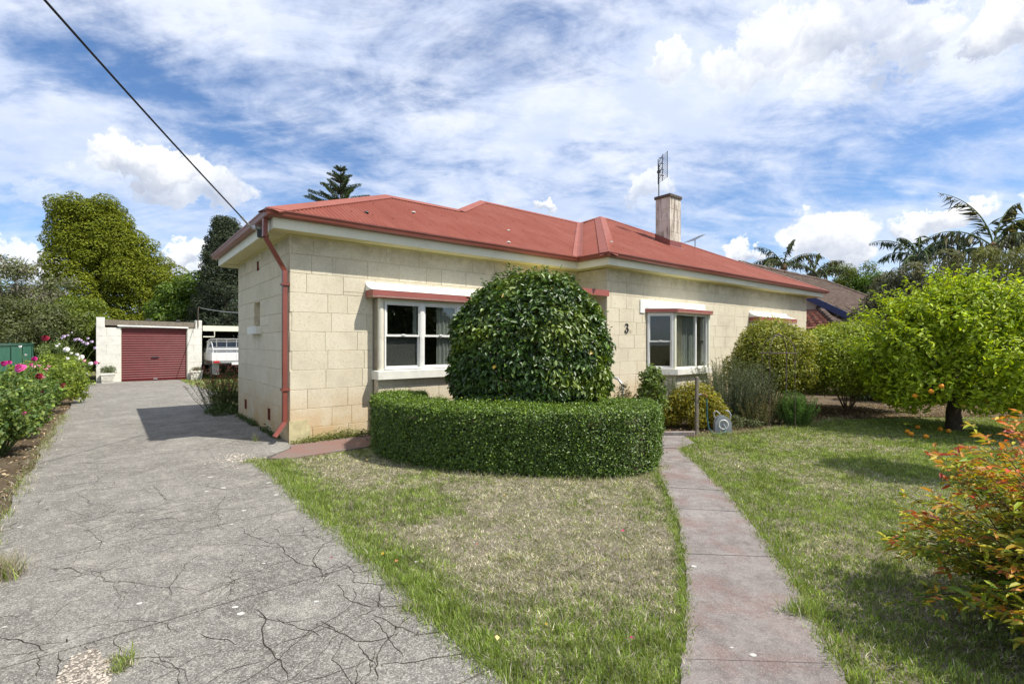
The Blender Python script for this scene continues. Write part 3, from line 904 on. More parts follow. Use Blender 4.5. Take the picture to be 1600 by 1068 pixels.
def build_walls():
    bay1 = (1.33, 3.78, -1, 2.36); door = (4.75, 5.75, -1, 2.25)
    make_wall(house, (0, 0, 0), 0, IU, holes=[bay1, door], x_start=0.004, hidden=[(2.9, 6.4, 2.35), (3.1, 5.0, 2.62)], ext=0.0)
    sv_ = lambda v0, v1, a, b: (3.83 - v1, 3.83 - v0, a, b)
    slot = sv_(1.88, 2.36, 1.83, 2.28)
    vents = [sv_(1.97, 2.13, 2.86, 3.03), sv_(3.02, 3.2, 0.20, 0.39), sv_(1.13, 1.32, 0.20, 0.40)]
    make_wall(house, (0, 3.83, 0), R(-90), 3.826, holes=[slot] + vents, offset=0.11)
    make_wall(house, (IU, 0.0, 0), R(-90), -WV - 0.004, hidden=[(-1, 2, 1.25)])
    bay2 = (7.80 - IU, 10.25 - IU, 0.78, 2.32); win3 = (13.1 - IU, 15.4 - IU, 0.85, 2.2)
    make_wall(house, (IU, WV, 0), 0, RU - IU, holes=[bay2, win3], offset=0.2, x_start=0.004, hidden=[(11.7 - IU, 18 - IU, 1.75), (15.7 - IU, 18 - IU, 3.3), (7.3 - IU, 12 - IU, 0.75)])
    # walls at the back and the far end, plain
    mb = MB()
    mb.box(RU - 0.2, RU, WV + 0.21, 7.6, 0, 3.17); mb.box(2.0, RU - 0.21, 7.4, 7.6, 0, 3.17); mb.box(2.0, 2.2, 3.83, 7.39, 0, 3.17); mb.box(0.21, 1.99, 3.63, 3.83, 0, 3.17)
    mb.build('wall', 'cream_render', house)
    # the slot window: reveal, back board and sill
    w = MB(); w.box(0.10, 0.13, 1.87, 2.37, 1.82, 2.29); ww = w.build('window', 'yellow_render', house)
    MB().cbox(-0.11, 0.05, 1.78, 2.46, 1.69, 1.825, 0.012).build('sill', 'white_render', ww)
    for (v0, v1, a, b) in ((1.97, 2.13, 2.86, 3.03), (3.02, 3.2, 0.20, 0.39), (1.13, 1.32, 0.20, 0.40)):
        m = MB(); m.box(0.01, 0.06, v0, v1, a, b)
        n = 5
        for k in range(n + 1):
            z = a + (b - a - 0.012) * k / n
            m.box(-0.006, 0.012, v0 + .004, v1 - .004, z, z + 0.012)
        for k in range(3):
            y = v0 + (v1 - v0 - 0.014) * k / 2
            m.box(-0.007, 0.011, y, y + 0.014, a + .002, b - .002)
        m.build('vent', 'terracotta', house)
    # rough rendered patch over the corner footing, open mortar joint above
    p = MB(); p.prism([(-0.012, -0.022), (0.30, -0.022), (0.30, -0.0125), (-0.012, -0.0125)], -0.03, 0.24)
    p.prism([(-0.012, -0.0205), (0.26, -0.0205), (0.26, -0.0118), (-0.012, -0.0118)], 0.24, 0.33)
    p.build('footing_patch', 'yellow_render', house)
    # dark floor, inner partition and ceiling, seen through the panes
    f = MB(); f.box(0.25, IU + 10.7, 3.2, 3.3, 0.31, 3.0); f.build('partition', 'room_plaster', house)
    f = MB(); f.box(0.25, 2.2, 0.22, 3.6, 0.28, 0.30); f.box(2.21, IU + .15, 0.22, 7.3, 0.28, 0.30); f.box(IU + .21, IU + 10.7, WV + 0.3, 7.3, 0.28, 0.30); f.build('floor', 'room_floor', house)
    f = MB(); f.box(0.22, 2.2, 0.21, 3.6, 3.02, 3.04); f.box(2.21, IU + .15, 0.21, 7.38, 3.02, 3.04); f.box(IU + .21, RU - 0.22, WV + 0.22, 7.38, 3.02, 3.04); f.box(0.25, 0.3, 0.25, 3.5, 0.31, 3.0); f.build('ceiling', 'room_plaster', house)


build_walls()


def sash_window(parent, loc, rz, w, z0, z1, rail, fw=0.026, frame_mat='white_paint', blind=None, curtain=(), name='window', dark=False):
    """double-hung pair set in a frame: local x along the wall, outside towards -y"""
    fr = MB()
    fr.box(0, fw, -0.03, 0.07, z0, z1); fr.box(w - fw, w, -0.03, 0.07, z0, z1)
    fr.box(fw, w - fw, -0.03, 0.07, z1 - fw, z1); fr.box(fw, w - fw, -0.035, 0.07, z0, z0 + fw)
    win = fr.build(name, frame_mat, parent, loc=loc, rz=rz)
    sw = 0.024
    for (a, b, y) in ((rail - 0.02, z1 - fw, -0.012), (z0 + fw, rail + 0.02, 0.024)):
        s = MB(); x0, x1 = fw + .002, w - fw - .002
        s.box(x0, x0 + sw, y, y + 0.03, a, b); s.box(x1 - sw, x1, y, y + 0.03, a, b)
        s.box(x0 + sw, x1 - sw, y, y + 0.03, b - sw * 1.1, b); s.box(x0 + sw, x1 - sw, y, y + 0.03, a, a + sw * 1.2)
        s.build('sash', frame_mat, win)
        g = MB(); g.box(x0 + sw - .002, x1 - sw + .002, y + 0.013, y + 0.017, a + sw, b - sw)
        g.build('pane', 'glass', win)
    k = MB(); k.cbox(w / 2 - .03, w / 2 + .03, -0.03, -0.011, rail + .002, rail + .022, .004); k.build('catch', frame_mat, win)
    if blind:
        zt, zb = blind
        b = MB(); n = max(2, int((zt - zb) / 0.035))
        for i in range(n):
            z = zb + (zt - zb) * i / n
            b.box(fw, w - fw, 0.060, 0.066, z, z + (zt - zb) / n - 0.003)
        b.build('blind', 'blind_grey', win)
    for (x0, x1) in curtain:
        n = int((x1 - x0) / 0.012); vs = []; fs = []
        for i in range(n + 1):
            x = x0 + (x1 - x0) * i / n; y = 0.075 + 0.016 * math.sin(i * 0.95) + 0.006 * math.sin(i * 0.37)
            vs += [(x, y, z0 - 0.05), (x, y, z1 + 0.02)]
            if i: fs.append((2 * i - 2, 2 * i, 2 * i + 1, 2 * i - 1))
        c = MB(); c.add(vs, fs); c.build('curtain', 'sheer', win, smooth=True)
    return win


def hood(parent, pts, wall_line, z_red0, z_red1, z_wh):
    """window hood: red fascia round the plan pts, pale concave flashing up to the wall above it"""
    m = MB(); m.sweep([(0, z_red0), (0, z_red1), (-0.03, z_red1 + .004), (-0.03, z_red0 + .01)], pts, closed=True)
    h = m.build('hood', 'red_paint', parent)
    n = len(pts); prof = 7; vs = []; fs = []
    for (p, q) in zip(pts, wall_line):
        for k in range(prof):
            t = k / (prof - 1)
            o = t ** 2.4                                       # flat and low at the lip, steep against the wall
            x = p[0] + (q[0] - p[0]) * (1 - (1 - t) ** 2.2); y = p[1] + (q[1] - p[1]) * (1 - (1 - t) ** 2.2)
            vs.append((x, y, z_red1 + .006 + (z_wh - z_red1) * t))
    for i in range(n - 1):
        for k in range(prof - 1):
            a = i * prof + k; fs.append((a, a + prof, a + prof + 1, a + 1))
    fl = MB(); fl.add(vs, fs)
    # end cheeks close the curve against the wall
    for e in (0, n - 1):
        vs2 = [vs[e * prof + k] for k in range(prof)]; q = wall_line[e]
        fl.add(vs2 + [(q[0], q[1], z_red1 + .006)], [tuple(range(prof + 1))])
    fl.build('flashing', 'white_paint', h)
    u = MB(); poly = list(pts) + list(wall_line[::-1])
    u.prism(poly, z_red0 + .012, z_red0 + .03); u.build('soffit', 'cream_paint', h)
    return h


def build_windows():
    # projecting box bay on the main front
    bay = MB()
    v0 = -0.2
    bay.box(1.36, 3.76, v0 + .03, 0.0, -0.02, 0.905)
    bay.box(1.345, 1.36, v0 + .03, 0.0, -0.02, 2.275)             # left cheek
    b = bay.build('bay', 'mortar', house)
    rows = [0.0, 0.2, 0.5, 0.80, 0.905]
    rnd = random.Random(4)
    for k, (za, zb) in enumerate(zip(rows, rows[1:])):
        x = 1.345 - (0.3 if k % 2 else 0)
        while x < 3.76:
            a, c = max(x, 1.345), min(x + 0.585, 3.77); x += 0.585
            if c - a < .05: continue
            link('block', block_mesh(c - a - .005, zb - za - .005, rnd.randint(0, 2)), b, (a + .0025, v0 + .03, za + .0025))
    MB().cbox(1.30, 3.83, -0.27, 0.12, 0.915, 1.065, 0.014).build('sill', 'white_render', b)
    # rounded corner piers, plastered
    for (x0, sgn) in ((1.345, 1), (3.77, -1)):
        prof = []
        wd = 0.105
        for k in range(9):
            a = math.pi * k / 8
            prof.append((x0 + sgn * (wd / 2 - wd / 2 * math.cos(a)), v0 + .03 - 0.045 * math.sin(a)))
        prof += [(x0 + sgn * wd, 0.1), (x0, 0.1)]
        if sgn < 0: prof = prof[::-1]
        MB().prism(prof, 1.066, 2.275).build('pier', 'cream_render', b, smooth=True)
    yl = v0 + .03
    sash_window(b, (1.455, yl, 0), 0, 0.70, 1.075, 2.225, 1.655, blind=(1.66, 1.11), curtain=[(0.58, 0.69)])
    sash_window(b, (2.185, yl, 0), 0, 0.73, 1.075, 2.225, 1.655, blind=None, curtain=[(0.33, 0.72)])
    sash_window(b, (2.945, yl, 0), 0, 0.70, 1.075, 2.225, 1.655)
    m = MB(); m.box(2.156, 2.184, yl - .035, yl + .07, 1.07, 2.23); m.box(2.916, 2.944, yl - .035, yl + .07, 1.07, 2.23); m.build('mullion', 'white_paint', b)
    m = MB(); m.box(1.45, 3.66, yl - .01, yl + .1, 2.226, 2.275); m.build('head', 'cream_paint', b)
    hood(b, [(1.20, -0.008), (1.20, -0.31), (3.92, -0.31), (3.92, -0.008)], [(1.20, -0.006), (1.20, -0.012), (3.92, -0.012), (3.92, -0.006)], 2.275, 2.395, 2.55)
    # canted bay on the wing
    c0, c1, c2, c3 = (7.74, WV), (8.26, WV - .52), (9.80, WV - .52), (10.32, WV)
    bw = MB(); bw.prism([(7.86, WV - .004), (8.31, WV - .45), (9.75, WV - .45), (10.2, WV - .004)], -0.02, 0.77)
    bb = bw.build('bay', 'cream_render', house)
    s = MB()
    for (z0, z1, e) in ((0.772, 0.905, 0.0),):
        s.prism([(7.73, WV + .1), (7.73, WV - .03), (8.25, WV - .55), (9.81, WV - .55), (10.33, WV - .03), (10.33, WV + .1)], z0, z1)
    s.build('sill', 'white_render', bb)
    a45 = R(-45)
    sash_window(bb, (7.80, WV - 0.02, 0), a45, 0.60, 0.91, 2.235, 1.57, fw=.04)
    for (x, y) in ((8.235, WV - .47), (9.755, WV - .47)):
        MB().cbox(x, x + .075, y - .015, y + .06, 0.906, 2.24, .012).build('mullion', 'cream_paint', bb)
    # wide single light on the front: fixed frame with one pane, curtain drawn to one side
    fr = MB(); x0, x1, y, z0, z1 = 8.315, 9.75, WV - .44, 0.91, 2.235
    fr.box(x0, x0 + .03, y, y + .08, z0, z1); fr.box(x1 - .03, x1, y, y + .08, z0, z1); fr.box(x0 + .03, x1 - .03, y, y + .08, z1 - .04, z1); fr.box(x0 + .03, x1 - .03, y, y + .08, z0, z0 + .04)
    fr.box(9.22, 9.262, y + .004, y + .07, z0 + .04, z1 - .04)
    fw_ = fr.build('window', 'white_paint', bb)
    MB().box(x0 + .03, 9.22, y + .03, y + .034, z0 + .04, z1 - .04).build('pane', 'glass', fw_)
    MB().box(9.262, x1 - .03, y + .03, y + .034, z0 + .04, z1 - .04).build('pane', 'glass', fw_)
    vs = []; fs = []
    for i in range(30):
        xx = x0 + .05 + i * .0135; yy = y + .125 + .03 * math.sin(i * 1.05)
        vs += [(xx, yy, z0), (xx + .02 * math.sin(i), yy, z1)]
        if i: fs.append((2 * i - 2, 2 * i, 2 * i + 1, 2 * i - 1))
    MB().add(vs, fs).build('curtain', 'curtain_cream', fw_, smooth=True)
    vs = []; fs = []
    for i in range(60):
        xx = x0 + .45 + i * .0135; yy = y + .17 + .012 * math.sin(i * .8)
        vs += [(xx, yy, z0), (xx, yy, z1)]
        if i: fs.append((2 * i - 2, 2 * i, 2 * i + 1, 2 * i - 1))
    MB().add(vs, fs).build('curtain', 'sheer', fw_, smooth=True)
    sash_window(bb, (9.83, WV - .45, 0), R(45), 0.58, 0.91, 2.235, 1.57, fw=.04)
    MB().prism([c0, (8.24, WV - .50), (9.82, WV - .50), c3], 2.24, 2.27).build('head', 'cream_paint', bb)
    hood(bb, [(7.70, WV - .008), (8.235, WV - .56), (9.83, WV - .56), (10.36, WV - .008)], [(7.70, WV - .006), (7.95, WV - .02), (10.1, WV - .02), (10.36, WV - .006)], 2.245, 2.335, 2.50)
    # pale plastered panel behind the left end of that hood
    MB().cbox(7.52, 10.4, WV - .03, WV - .006, 2.335, 2.55, .008).build('panel', 'white_paint', bb)
    MB().cbox(7.52, 7.70, WV - .031, WV - .0065, 2.235, 2.334, .008).build('panel', 'white_paint', bb)
    # third window, further along behind the flowering shrub
    w3 = MB(); w3.box(13.1, 15.4, WV - .01, WV + .14, 0.85, 0.90); w3b = w3.build('bay', 'white_paint', house)
    for k in range(3):
        sash_window(w3b, (13.1 + k * .767, WV + .03, 0), 0, .766, 0.9, 2.2, 1.5, curtain=[(0.05, .7)])
    hood(w3b, [(12.94, WV - .008), (12.94, WV - .35), (15.6, WV - .35), (15.6, WV - .008)], [(12.94, WV - .006), (12.94, WV - .012), (15.6, WV - .012), (15.6, WV - .006)], 2.17, 2.31, 2.50)
    # front door under the canopy
    d = MB(); d.cbox(4.80, 5.70, 0.06, 0.11, 0.16, 2.2, .006); dd = d.build('door', 'door_brown', house)
    MB().box(4.75, 5.75, -.01, 0.14, 0.0, 0.15).build('step', 'red_concrete', dd)
    m = MB(); m.box(4.752, 4.80, .0, .12, .15, 2.248); m.box(5.70, 5.748, .0, .12, .15, 2.248); m.box(4.80, 5.70, .0, .12, 2.2, 2.248); m.build('frame', 'white_paint', dd)
    MB().lathe([(0.0, 0), (.022, .0), (.022, .03), (.012, .05), (0.0, .05)], 10, (5.62, 0.04, 1.1)).build('handle', 'brass', dd)
    # flat canopy across the porch
    cp = MB(); cp.box(4.35, 6.345, -0.95, -0.91, 2.545, 2.675); cp.box(4.35, 4.39, -0.909, -0.012, 2.545, 2.675); can = cp.build('canopy', 'red_paint', house)
    MB().box(4.391, 6.335, -0.909, -0.013, 2.60, 2.66).build('soffit', 'soffit_paint', can)
    # concrete porch floor and two steps
    MB().box(4.2, 6.33, -0.95, -0.22, 0.02, 0.16).build('step', 'red_concrete', house)
    # house number
    pts = []
    cu, cz = 7.02, 1.865
    p3 = [(-.045, .062), (-.04, .085), (-.015, .098), (.02, .096), (.043, .075), (.04, .042), (.015, .018), (-.012, .014), (.02, .010), (.048, -.02), (.050, -.055), (.03, -.085), (-.005, -.098), (-.038, -.088), (-.052, -.06), (-.045, -.045)]
    m = MB(); m.tube([(cu + a, WV - .022, cz + b) for a, b in p3], [.015, .013, .012, .013, .016, .016, .012, .009, .012, .016, .018, .017, .013, .012, .015, .012], 8)
    m.build('house_number', 'number_black', house, smooth=True)
    # ghost of an earlier number and its screw pads
    g = MB()
    for k, (a, b) in enumerate([(.155, -.03), (.14, -.06), (.17, -.06), (.185, -.085), (.12, -.085), (.155, -.085), (.05, -.105), (.10, -.105), (.16, -.115)]):
        g.box(cu + a - .012, cu + a + .012, WV - .0155, WV - .012, cz + b - .006, cz + b + .006)
    g.build('paint_ghost', 'mortar', house)


build_windows()


# ---- roof
MS = 0.533
EZ = 3.40
def zF(u, v): return EZ + MS * (v + 0.42)                 # main front slope
def zW(u, v): return EZ + MS * (v + 1.295)                # wing front slope


roof = None


def corrugated(name, poly, zfun, axis, parent, pitch=0.0762, amp=0.0115, lift=0.0, nd=7):
    """sheet over a plan polygon; ribs run up the slope; axis 'u' = eave along u"""
    P = np.array(poly, dtype=float); e = 0 if axis == 'u' else 1; s = 1 - e
    n = int((P[:, e].max() - P[:, e].min()) / pitch * 6) + 2
    es = np.linspace(P[:, e].min() + 1e-4, P[:, e].max() - 1e-4, n)
    V = []
    for x in es:
        hits = []
        for a, b in zip(P, np.roll(P, -1, axis=0)):
            if (a[e] - x) * (b[e] - x) <= 0 and abs(a[e] - b[e]) > 1e-9:
                t = (x - a[e]) / (b[e] - a[e]); hits.append(a[s] + t * (b[s] - a[s]))
        lo, hi = min(hits), max(hits)
        for k in range(nd):
            y = lo + (hi - lo) * k / (nd - 1)
            u, v = (x, y) if e == 0 else (y, x)
            V.append((u, v, zfun(u, v) + lift + amp * math.sin(2 * math.pi * x / pitch)))
    i = np.arange(n - 1)[:, None] * nd + np.arange(nd - 1)[None, :]
    i = i.ravel()[:, None]
    F = i + np.array([[0, nd, nd + 1, 1]])
    if axis != 'u': F = F[:, ::-1]
    me = raw_mesh(name, np.array(V), [F], ('roof_iron',), smooth=True)
    return link(name, me, parent)


def build_roof():
    global roof
    P1 = (2.49, 2.01); Rp = (4.344, 2.01); P2 = (6.33, 3.87); V1 = (10.6, 3.87); Ie = (5.93, -0.39); We = (5.96, -1.265); Wr = (18.12, -1.265)
    P3 = (10.99, 3.315); P4 = (11.35, 3.315); E = (-0.39, -0.39)
    z1, z2, z3 = zF(*P1), zF(*P2), zW(*P3)
    # under-structure closes the back and the hidden faces
    bk = MB()
    bk.add([(*E, 3.385), (*P1, z1), (-0.39, 4.42, 3.40)], [(0, 2, 1)])
    bk.add([(*P1, z1), (*Rp, z1), (1.75, 4.42, 3.40), (-0.39, 4.42, 3.40)], [(0, 1, 2, 3)])
    bk.add([(*Rp, z1), (*P2, z2), (6.33, 3.9, z2), (1.6, 8.1, 3.40), (1.75, 4.42, 3.40)], [(0, 1, 2, 3, 4)])
    bk.add([(6.33, 3.9, z2), (*V1, z2), (*P3, z3), (*P4, z3), (18.12, 8.1, 3.40), (1.6, 8.1, 3.40)], [(0, 1, 2, 3, 4, 5)])
    bk.add([(*Wr, 3.40), (18.12, 8.1, 3.40), (*P4, z3)], [(0, 1, 2)])
    roof = bk.build('roof', 'roof_iron', house)
    corrugated('roof_sheet', [E, Ie, V1, P2, Rp, P1], zF, 'u', roof)
    # inner return slope of the wing
    zl = 3.385; d = np.array([P3[0] - We[0], P3[1] - We[1]]); sl = (z3 - zl) / ((P3[0] - We[0]))

    def zS(u, v): return zl + sl * (u - We[0])
    corrugated('roof_sheet', [Ie, We, P3, V1], lambda u, v: max(zS(u, v), zl), 'v', roof)
    corrugated('roof_sheet', [We, Wr, P4, P3], zW, 'u', roof)

    def cap(a, b, za, zb, n1, n2, w=0.17, name='ridge_cap', lift=0.022):
        a = Vector((*a, za)); b = Vector((*b, zb)); t = (b - a).normalized(); m = MB(); vs = []
        for p in (a, b):
            n1v, n2v = Vector(n1).normalized(), Vector(n2).normalized()
            w1 = n1v.cross(t).normalized(); w2 = n2v.cross(t).normalized()
            nm = (n1v + n2v).normalized()
            if w1.dot(n2v - n1v) > 0: w1 = -w1
            if w2.dot(n1v - n2v) > 0: w2 = -w2
            q = p + nm * (lift + .012)
            vs += [p + w1 * w + n1v * (lift - .02), p + w1 * w + n1v * lift, p + w1 * .02 + n1v * (lift + .004), q, p + w2 * .02 + n2v * (lift + .004), p + w2 * w + n2v * lift, p + w2 * w + n2v * (lift - .02)]
        m.add(vs, [(k, k + 1, 8 + k, 7 + k) for k in range(6)])
        return m.build(name, 'roof_cap', roof)
    nF = (0, -MS, 1); nB = (0, MS, 1); nL = (-sl, 0, 1); nRt = (0.36, 0, 1); nS = (-0.445, 0, 1)
    cap(E, P1, zF(*E), z1, nS, nF); cap(P1, Rp, z1, z1, nB, nF); cap(Rp, P2, z1, z2, nS, nF); cap(P2, V1, z2, z2, nB, nF)
    cap(We, P3, zl, z3, nL, nF, w=0.19); cap(V1, P3, z2, z3, nL, nB); cap(P3, P4, z3, z3, nB, nF); cap(P4, Wr, z3, zW(*Wr), nRt, nF, w=.12)
    # valley flashing
    a = Vector((*Ie, zF(*Ie) + .02)); b = Vector((*V1, z2 + .02)); m = MB()
    vs = []
    for p in (a, b):
        vs += [p + Vector((-.16, 0.0, .012)), p + Vector((-.03, 0, .003)), p + Vector((0.0, -.05, .01)), p + Vector((.02, -.13, .03))]
    m.add(vs, [(k, k + 1, 5 + k, 4 + k) for k in range(3)]); m.build('valley_flashing', 'roof_cap', roof)
    # roofing screws in rows, a few lichen scabs
    s = MB(); rnd = random.Random(2)
    for (fn, u0, u1, rows) in ((zF, 0.3, 9.5, (0.25, 1.1, 1.95, 2.8, 3.6)), (zW, 6.4, 17.0, (-.7, .2, 1.1, 2.0, 2.9))):
        for v in rows:
            for u in np.arange(u0, u1, 0.38):
                if fn is zF and (v > 2.0 and u < 4.4 + (v - 2.0) * 1.07 or v < 2.0 and u < v + .6 or u > 6.2 + v * 1.08): continue
                if fn is zW and (u < 5.96 + (v + 1.27) * 1.1 or u > 18.1 - (v + 1.27) * 1.45): continue
                z = fn(u, v) + .010
                s.lathe([(.011, 0), (.011, .004), (.007, .006), (.007, .011), (0.0, .011)], 6, (u, v, z))
    s.build('roof_screw', 'gutter_red', roof, kind='stuff')
    for (u, v, r, mt) in ((1.35, .32, .05, 'dark_metal'), (2.6, .95, .05, 'lichen'), (5.0, .9, .04, 'lichen'), (4.2, -.1, .05, 'lichen'), (8.6, 2.2, .05, 'dark_metal'), (7.2, -.3, .04, 'lichen')):
        f = zF if u < 6.35 + v * 1.07 else zW
        m = MB(); m.lathe([(r, 0), (r * .9, .012), (r * .4, .03), (0.0, .034)], 7, (u, v, f(u, v) + .004)); m.build('moss_scab', mt, roof)

    eave = [(-0.30, 4.33), (-0.30, -0.30), (IU - .30, -0.30), (IU - .30, WV - .30), (18.0, WV - .30)]
    m = MB(); m.sweep([(0, 3.185), (0, 3.40), (-.025, 3.40), (-.025, 3.185)], eave, closed=True)
    m.box(17.98, 18.0, WV - .274, 8.0, 3.185, 3.40); m.build('fascia', 'cream_paint', house)
    m = MB(); m.sweep([(.003, 3.335), (.085, 3.338), (.105, 3.352), (.118, 3.405), (.130, 3.412), (.130, 3.432), (.112, 3.432), (.108, 3.410), (.08, 3.352), (.003, 3.350)], [(-0.30, 4.45)] + eave[1:-1] + [(18.3, WV - .30)], closed=True)
    m.build('gutter', 'gutter_red', house)
    # soffit lining: sheets between wall and fascia
    m = MB()
    m.box(-0.274, 0.0, -0.274, 4.33, 3.18, 3.19); m.box(0.001, IU - .275, -0.274, 0.05, 3.18, 3.19); m.box(IU - .274, IU, WV - .274, 0.05, 3.18, 3.19)
    m.box(IU + .001, 17.97, WV - .274, WV + .05, 3.18, 3.19); m.box(RU - .05, 17.97, WV + .051, 7.9, 3.18, 3.19); m.box(-0.27, 2.1, 3.80, 4.33, 3.17, 3.179)
    m.build('soffit', 'soffit_paint', house)
    m = MB()
    m.bar((-.012, -.03, 3.165), (-.012, 3.9, 3.165), .022); m.bar((-.02, -.022, 3.165), (IU, -.022, 3.165), .02); m.bar((IU - .02, WV - .022, 3.165), (RU, WV - .022, 3.165), .02)
    m.build('cornice_bead', 'soffit_paint', house)
    # downpipe with offset and kicked-out shoe
    q = [(-0.37, -0.12, 3.34), (-0.37, -0.10, 3.08), (-0.065, 0.03, 2.63), (-0.065, 0.03, 0.32), (-0.22, -0.02, 0.12)]
    m = MB()
    for a, b in zip(q, q[1:]): m.bar(a, b, .085, .06, up=(1, 0, 0.01))
    dp = m.build('downpipe', 'gutter_red', house)
    for z in (0.8, 2.4): MB().box(-.115, -.002, -.03, .09, z, z + .03).build('bracket', 'gutter_red', dp)


build_roof()


def build_chimney():
    u0, u1, v0, v1 = 11.36, 11.97, 0.82, 1.34
    m = MB(); m.box(u0 + .006, u1 - .006, v0 + .006, v1 - .006, 4.3, 6.10); ch = m.build('chimney', 'mortar', roof)
    rows = [4.62, 5.0, 5.35, 5.72, 6.08]
    for k, (a, b) in enumerate(zip(rows, rows[1:])):
        cut = u0 + (.36 if k % 2 else .22)
        m = MB()
        g = .004
        # wrap-round stone, front and sides together
        m.cbox(u0, u1, v0, v1, a + g, b - g, .007); m.build('stone', 'chimney_render', ch)
    m = MB(); m.cbox(u0 - .035, u1 + .035, v0 - .035, v1 + .035, 6.082, 6.17, .012); m.build('cap', 'chimney_cap', ch)
    m = MB(); m.lathe([(.10, 0), (.12, .0), (.115, .07), (.085, .07), (.08, .01)], 14, ((u0 + u1) / 2, (v0 + v1) / 2, 6.17)); m.build('flue', 'terracotta', ch)
    # lead-painted skirt flashing following the slope
    o = .012; m = MB()
    zf = lambda v: zW(0, v)
    vs = []
    for (u, v) in ((u0 - o, v0 - o), (u1 + o, v0 - o), (u1 + o, v1 + o), (u0 - o, v1 + o)):
        vs += [(u, v, zf(v) - .01), (u, v, zf(v) + .20)]
    m.add(vs, [(0, 2, 3, 1), (2, 4, 5, 3), (4, 6, 7, 5), (6, 0, 1, 7)])
    e = .09
    m.add([(u0 - e, v0 - e, zf(v0 - e) + .014), (u1 + e, v0 - e, zf(v0 - e) + .014), (u1 + o, v0 - o, zf(v0) + .03), (u0 - o, v0 - o, zf(v0) + .03)], [(0, 1, 2, 3)])
    m.add([(u0 - e, v0 - e, zf(v0 - e) + .014), (u0 - o, v0 - o, zf(v0) + .03), (u0 - o, v1 + o, zf(v1) + .03), (u0 - e, v1 + e, zf(v1 + e) + .014)], [(0, 1, 2, 3)])
    m.build('flashing', 'gutter_red', ch)
    # aerial strapped to the chimney
    x, y = W2(11.45, 1.28)
    t = thing('tv_antenna', 'tall grid television aerial on a pole strapped to the chimney', 'antenna', (x, y, 5.9))
    m = MB(); m.tube([(0, 0, 0), (0, 0, 1.33)], .017, 8); m.build('mast', 'dark_metal', t)
    d = Vector((.13, -1, 0)).normalized(); nn = Vector((d.y, -d.x, 0))
    g = MB(); z0, z1 = 0.72, 1.48
    for k in range(15):
        z = z0 + (z1 - z0) * k / 14
        p = Vector((0, 0, z)) - d * .06; g.tube([p, p + d * .70], .0065, 5)
    for s in (-.06, .27, .62): g.bar(d * s + Vector((0, 0, z0 - .02)), d * s + Vector((0, 0, z1 + .02)), .016)
    g.build('reflector', 'dark_metal', t)
    f = MB()
    for z in (.84, 1.02, 1.2, 1.38):
        p = d * .36 + nn * .09 + Vector((0, 0, z))
        f.bar(p - nn * .09, p, .014)
        for s in (-1, 1):
            f.tube([p, p + d * .16 + Vector((0, 0, .07 * s))], .008, 5); f.tube([p, p - d * .16 + Vector((0, 0, .07 * s))], .008, 5)
    f.build('dipole', 'dark_metal', t)
    b = MB(); b.cbox(-.05, .05, -.05, .05, 1.05, 1.12, .01); b.build('bracket', 'dark_metal', t)


build_chimney()

